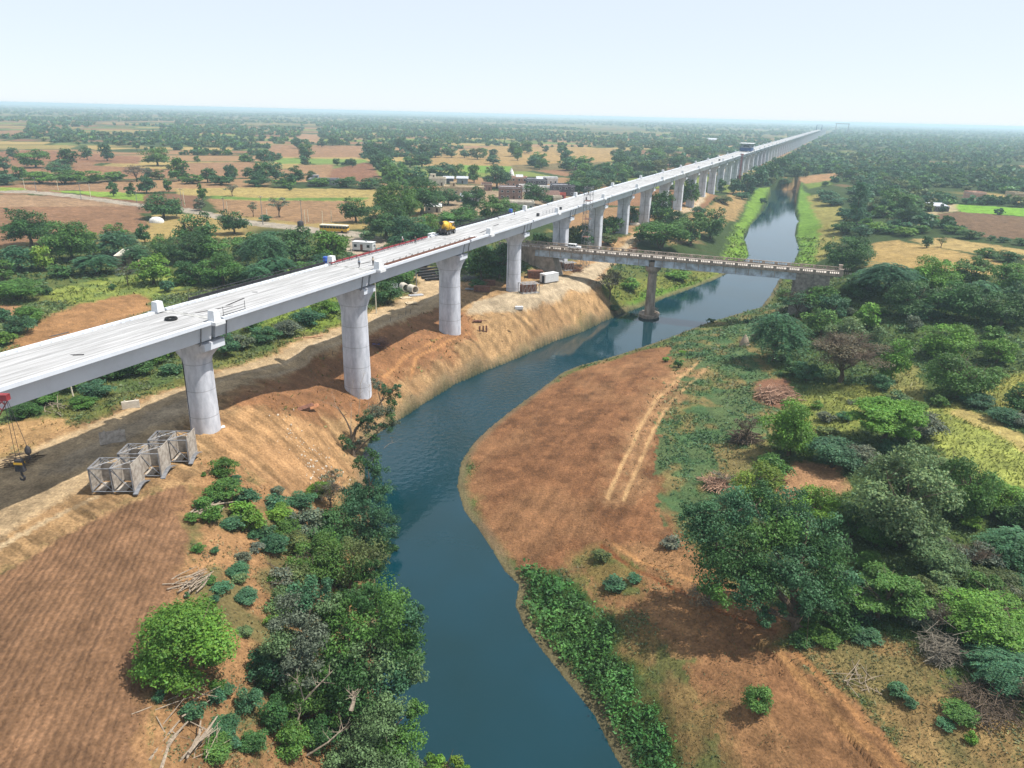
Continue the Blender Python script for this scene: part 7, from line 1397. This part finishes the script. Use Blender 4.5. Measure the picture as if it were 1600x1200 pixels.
# wood heaps, stumps and logs
stick_pile('brushwood_heap', 'big heap of cut reddish brushwood on the right bank', 'brushwood', 1214, 622, 230, 4.6, mat('cut_wood', (.36, .22, .15), .9, var=.3, scale=3), hz=1.1, rad=.07, spread=2.6)
stick_pile('brushwood_heap', 'grey dry brushwood heap at the right edge above the dry ground', 'brushwood', 1468, 1025, 300, 2.4, mat('grey_twigs', (.20, .175, .135), .95, var=.3, scale=4), hz=1.6, rad=.026, spread=1.5); stick_pile('brushwood_heap', 'dark dry brushwood under the frond shrub at the right edge', 'brushwood', 1545, 1105, 240, 3.0, BARK, hz=.9, rad=.03, spread=2.4)
stick_pile('brushwood_heap', 'dark uprooted stump heap between grass and bushes on the right bank', 'brushwood', 1162, 688, 120, 3.6, BARK, hz=1.1, rad=.07); stick_pile('brushwood_heap', 'reddish brushwood on the grass above the big dark tree', 'brushwood', 1118, 758, 110, 3.6, mat('cut_wood', (0, 0, 0)), hz=.8, rad=.05)
stick_pile('dead_wood', 'pale dead trunk lying at the upper edge of the left bank', 'dead wood', 322, 796, 10, 3.4, DEADWOOD, aim=1.2, rad=.13); stick_pile('dead_wood', 'long heap of grey dead branches at the edge of the ploughed field', 'dead wood', 297, 915, 38, 3.4, DEADWOOD, aim=1.2, rad=.06); stick_pile('dead_wood', 'pale cut trunks lying at the lower left corner of the left bank', 'dead wood', 282, 1172, 9, 4.2, DEADWOOD, aim=1.45, rad=.11); stick_pile('dead_wood', 'thin pale branch lying above the cut trunks at lower left', 'dead wood', 276, 1108, 8, 4.0, DEADWOOD, aim=.65, rad=.05); stick_pile('dead_wood', 'thin curved dry sticks beside the cut trunks at lower left', 'dead wood', 312, 1165, 8, 3.2, DEADWOOD, aim=1.3, rad=.03)
stick_pile('dead_wood', 'dark driftwood in the shade at the left edge below the road', 'dead wood', 30, 722, 22, 3.4, BARK, aim=.4, rad=.07); stick_pile('dead_wood', 'scattered dry branches on the slope among left bank shrubs', 'dead wood', 430, 905, 40, 3.6, BARK, rad=.04); stick_pile('dead_wood', 'dry white stick lying in the bushes under the deck', 'dead wood', 85, 642, 12, 4.6, DEADWOOD, aim=2.4, rad=.05); stick_pile('dead_wood', 'fallen branch lying on the dry corner ground at lower right', 'dead wood', 1340, 1062, 16, 3.2, DEADWOOD, rad=.035)
# bare tree beside the bridge pier, and tall dry stack at the wood edge
grove('on the bank beside the old bridge pier', 'plants beside the old bridge pier', [(952, 470, 44, 54, BA, 'brown', 'small bare spreading tree on the bank left of the old bridge pier'), (985, 455, 34, 22, S_, 'bright'), (1060, 440, 40, 20, S_, 'bright'), (960, 488, 20, 14, S_, 'dark')])
p = at(1163, 540); o = MB().lathe([(1.3, 0), (1.2, .8), (.7, 2.0), (.15, 2.9)], n=14).build('dry_stack', DEADWOOD, None, tuple(p), smooth=True); tag(o, 'dark cone shaped stack of dry stalks beside the feathery tree', 'stack')
# little posts of the fence along the pit edge
for i, (x, y) in enumerate([(505, 562), (520, 556), (535, 550), (548, 544), (610, 502), (622, 497), (634, 492), (641, 490)]):
    p = at(x, y); tag(MB().bar((0, 0, -.2), (.03, 0, 1.1), .05, 5).bar((0, 0, .9), (.9, .45, .85), .015, 3).build('fence_post', DKST, None, tuple(p)), 'small dark fence post at the edge of the pit below the dirt road', 'fence post', 'fence posts along the pit')
# stones and rubble on the bank under the first pier
rb = MB(); r_ = random.Random(3)
for i in range(150):
    px = r_.gauss(492, 26); py = 722+(px-470)*.45+r_.gauss(0, 16)
    q = on_plane(px, py, 4.5); z = float(height(np.array([q[0]]), np.array([q[1]]))[0]); s_ = abs(r_.gauss(.05, .055))+.03
    rb.box((q[0], q[1], z+s_*.3), (s_*2, s_*1.4, s_), r_.uniform(0, 3), top=(.6, .7))
tag(rb.build('rubble', PL_['pale']), 'pale broken rubble strewn down the bare slope', kind='stuff')
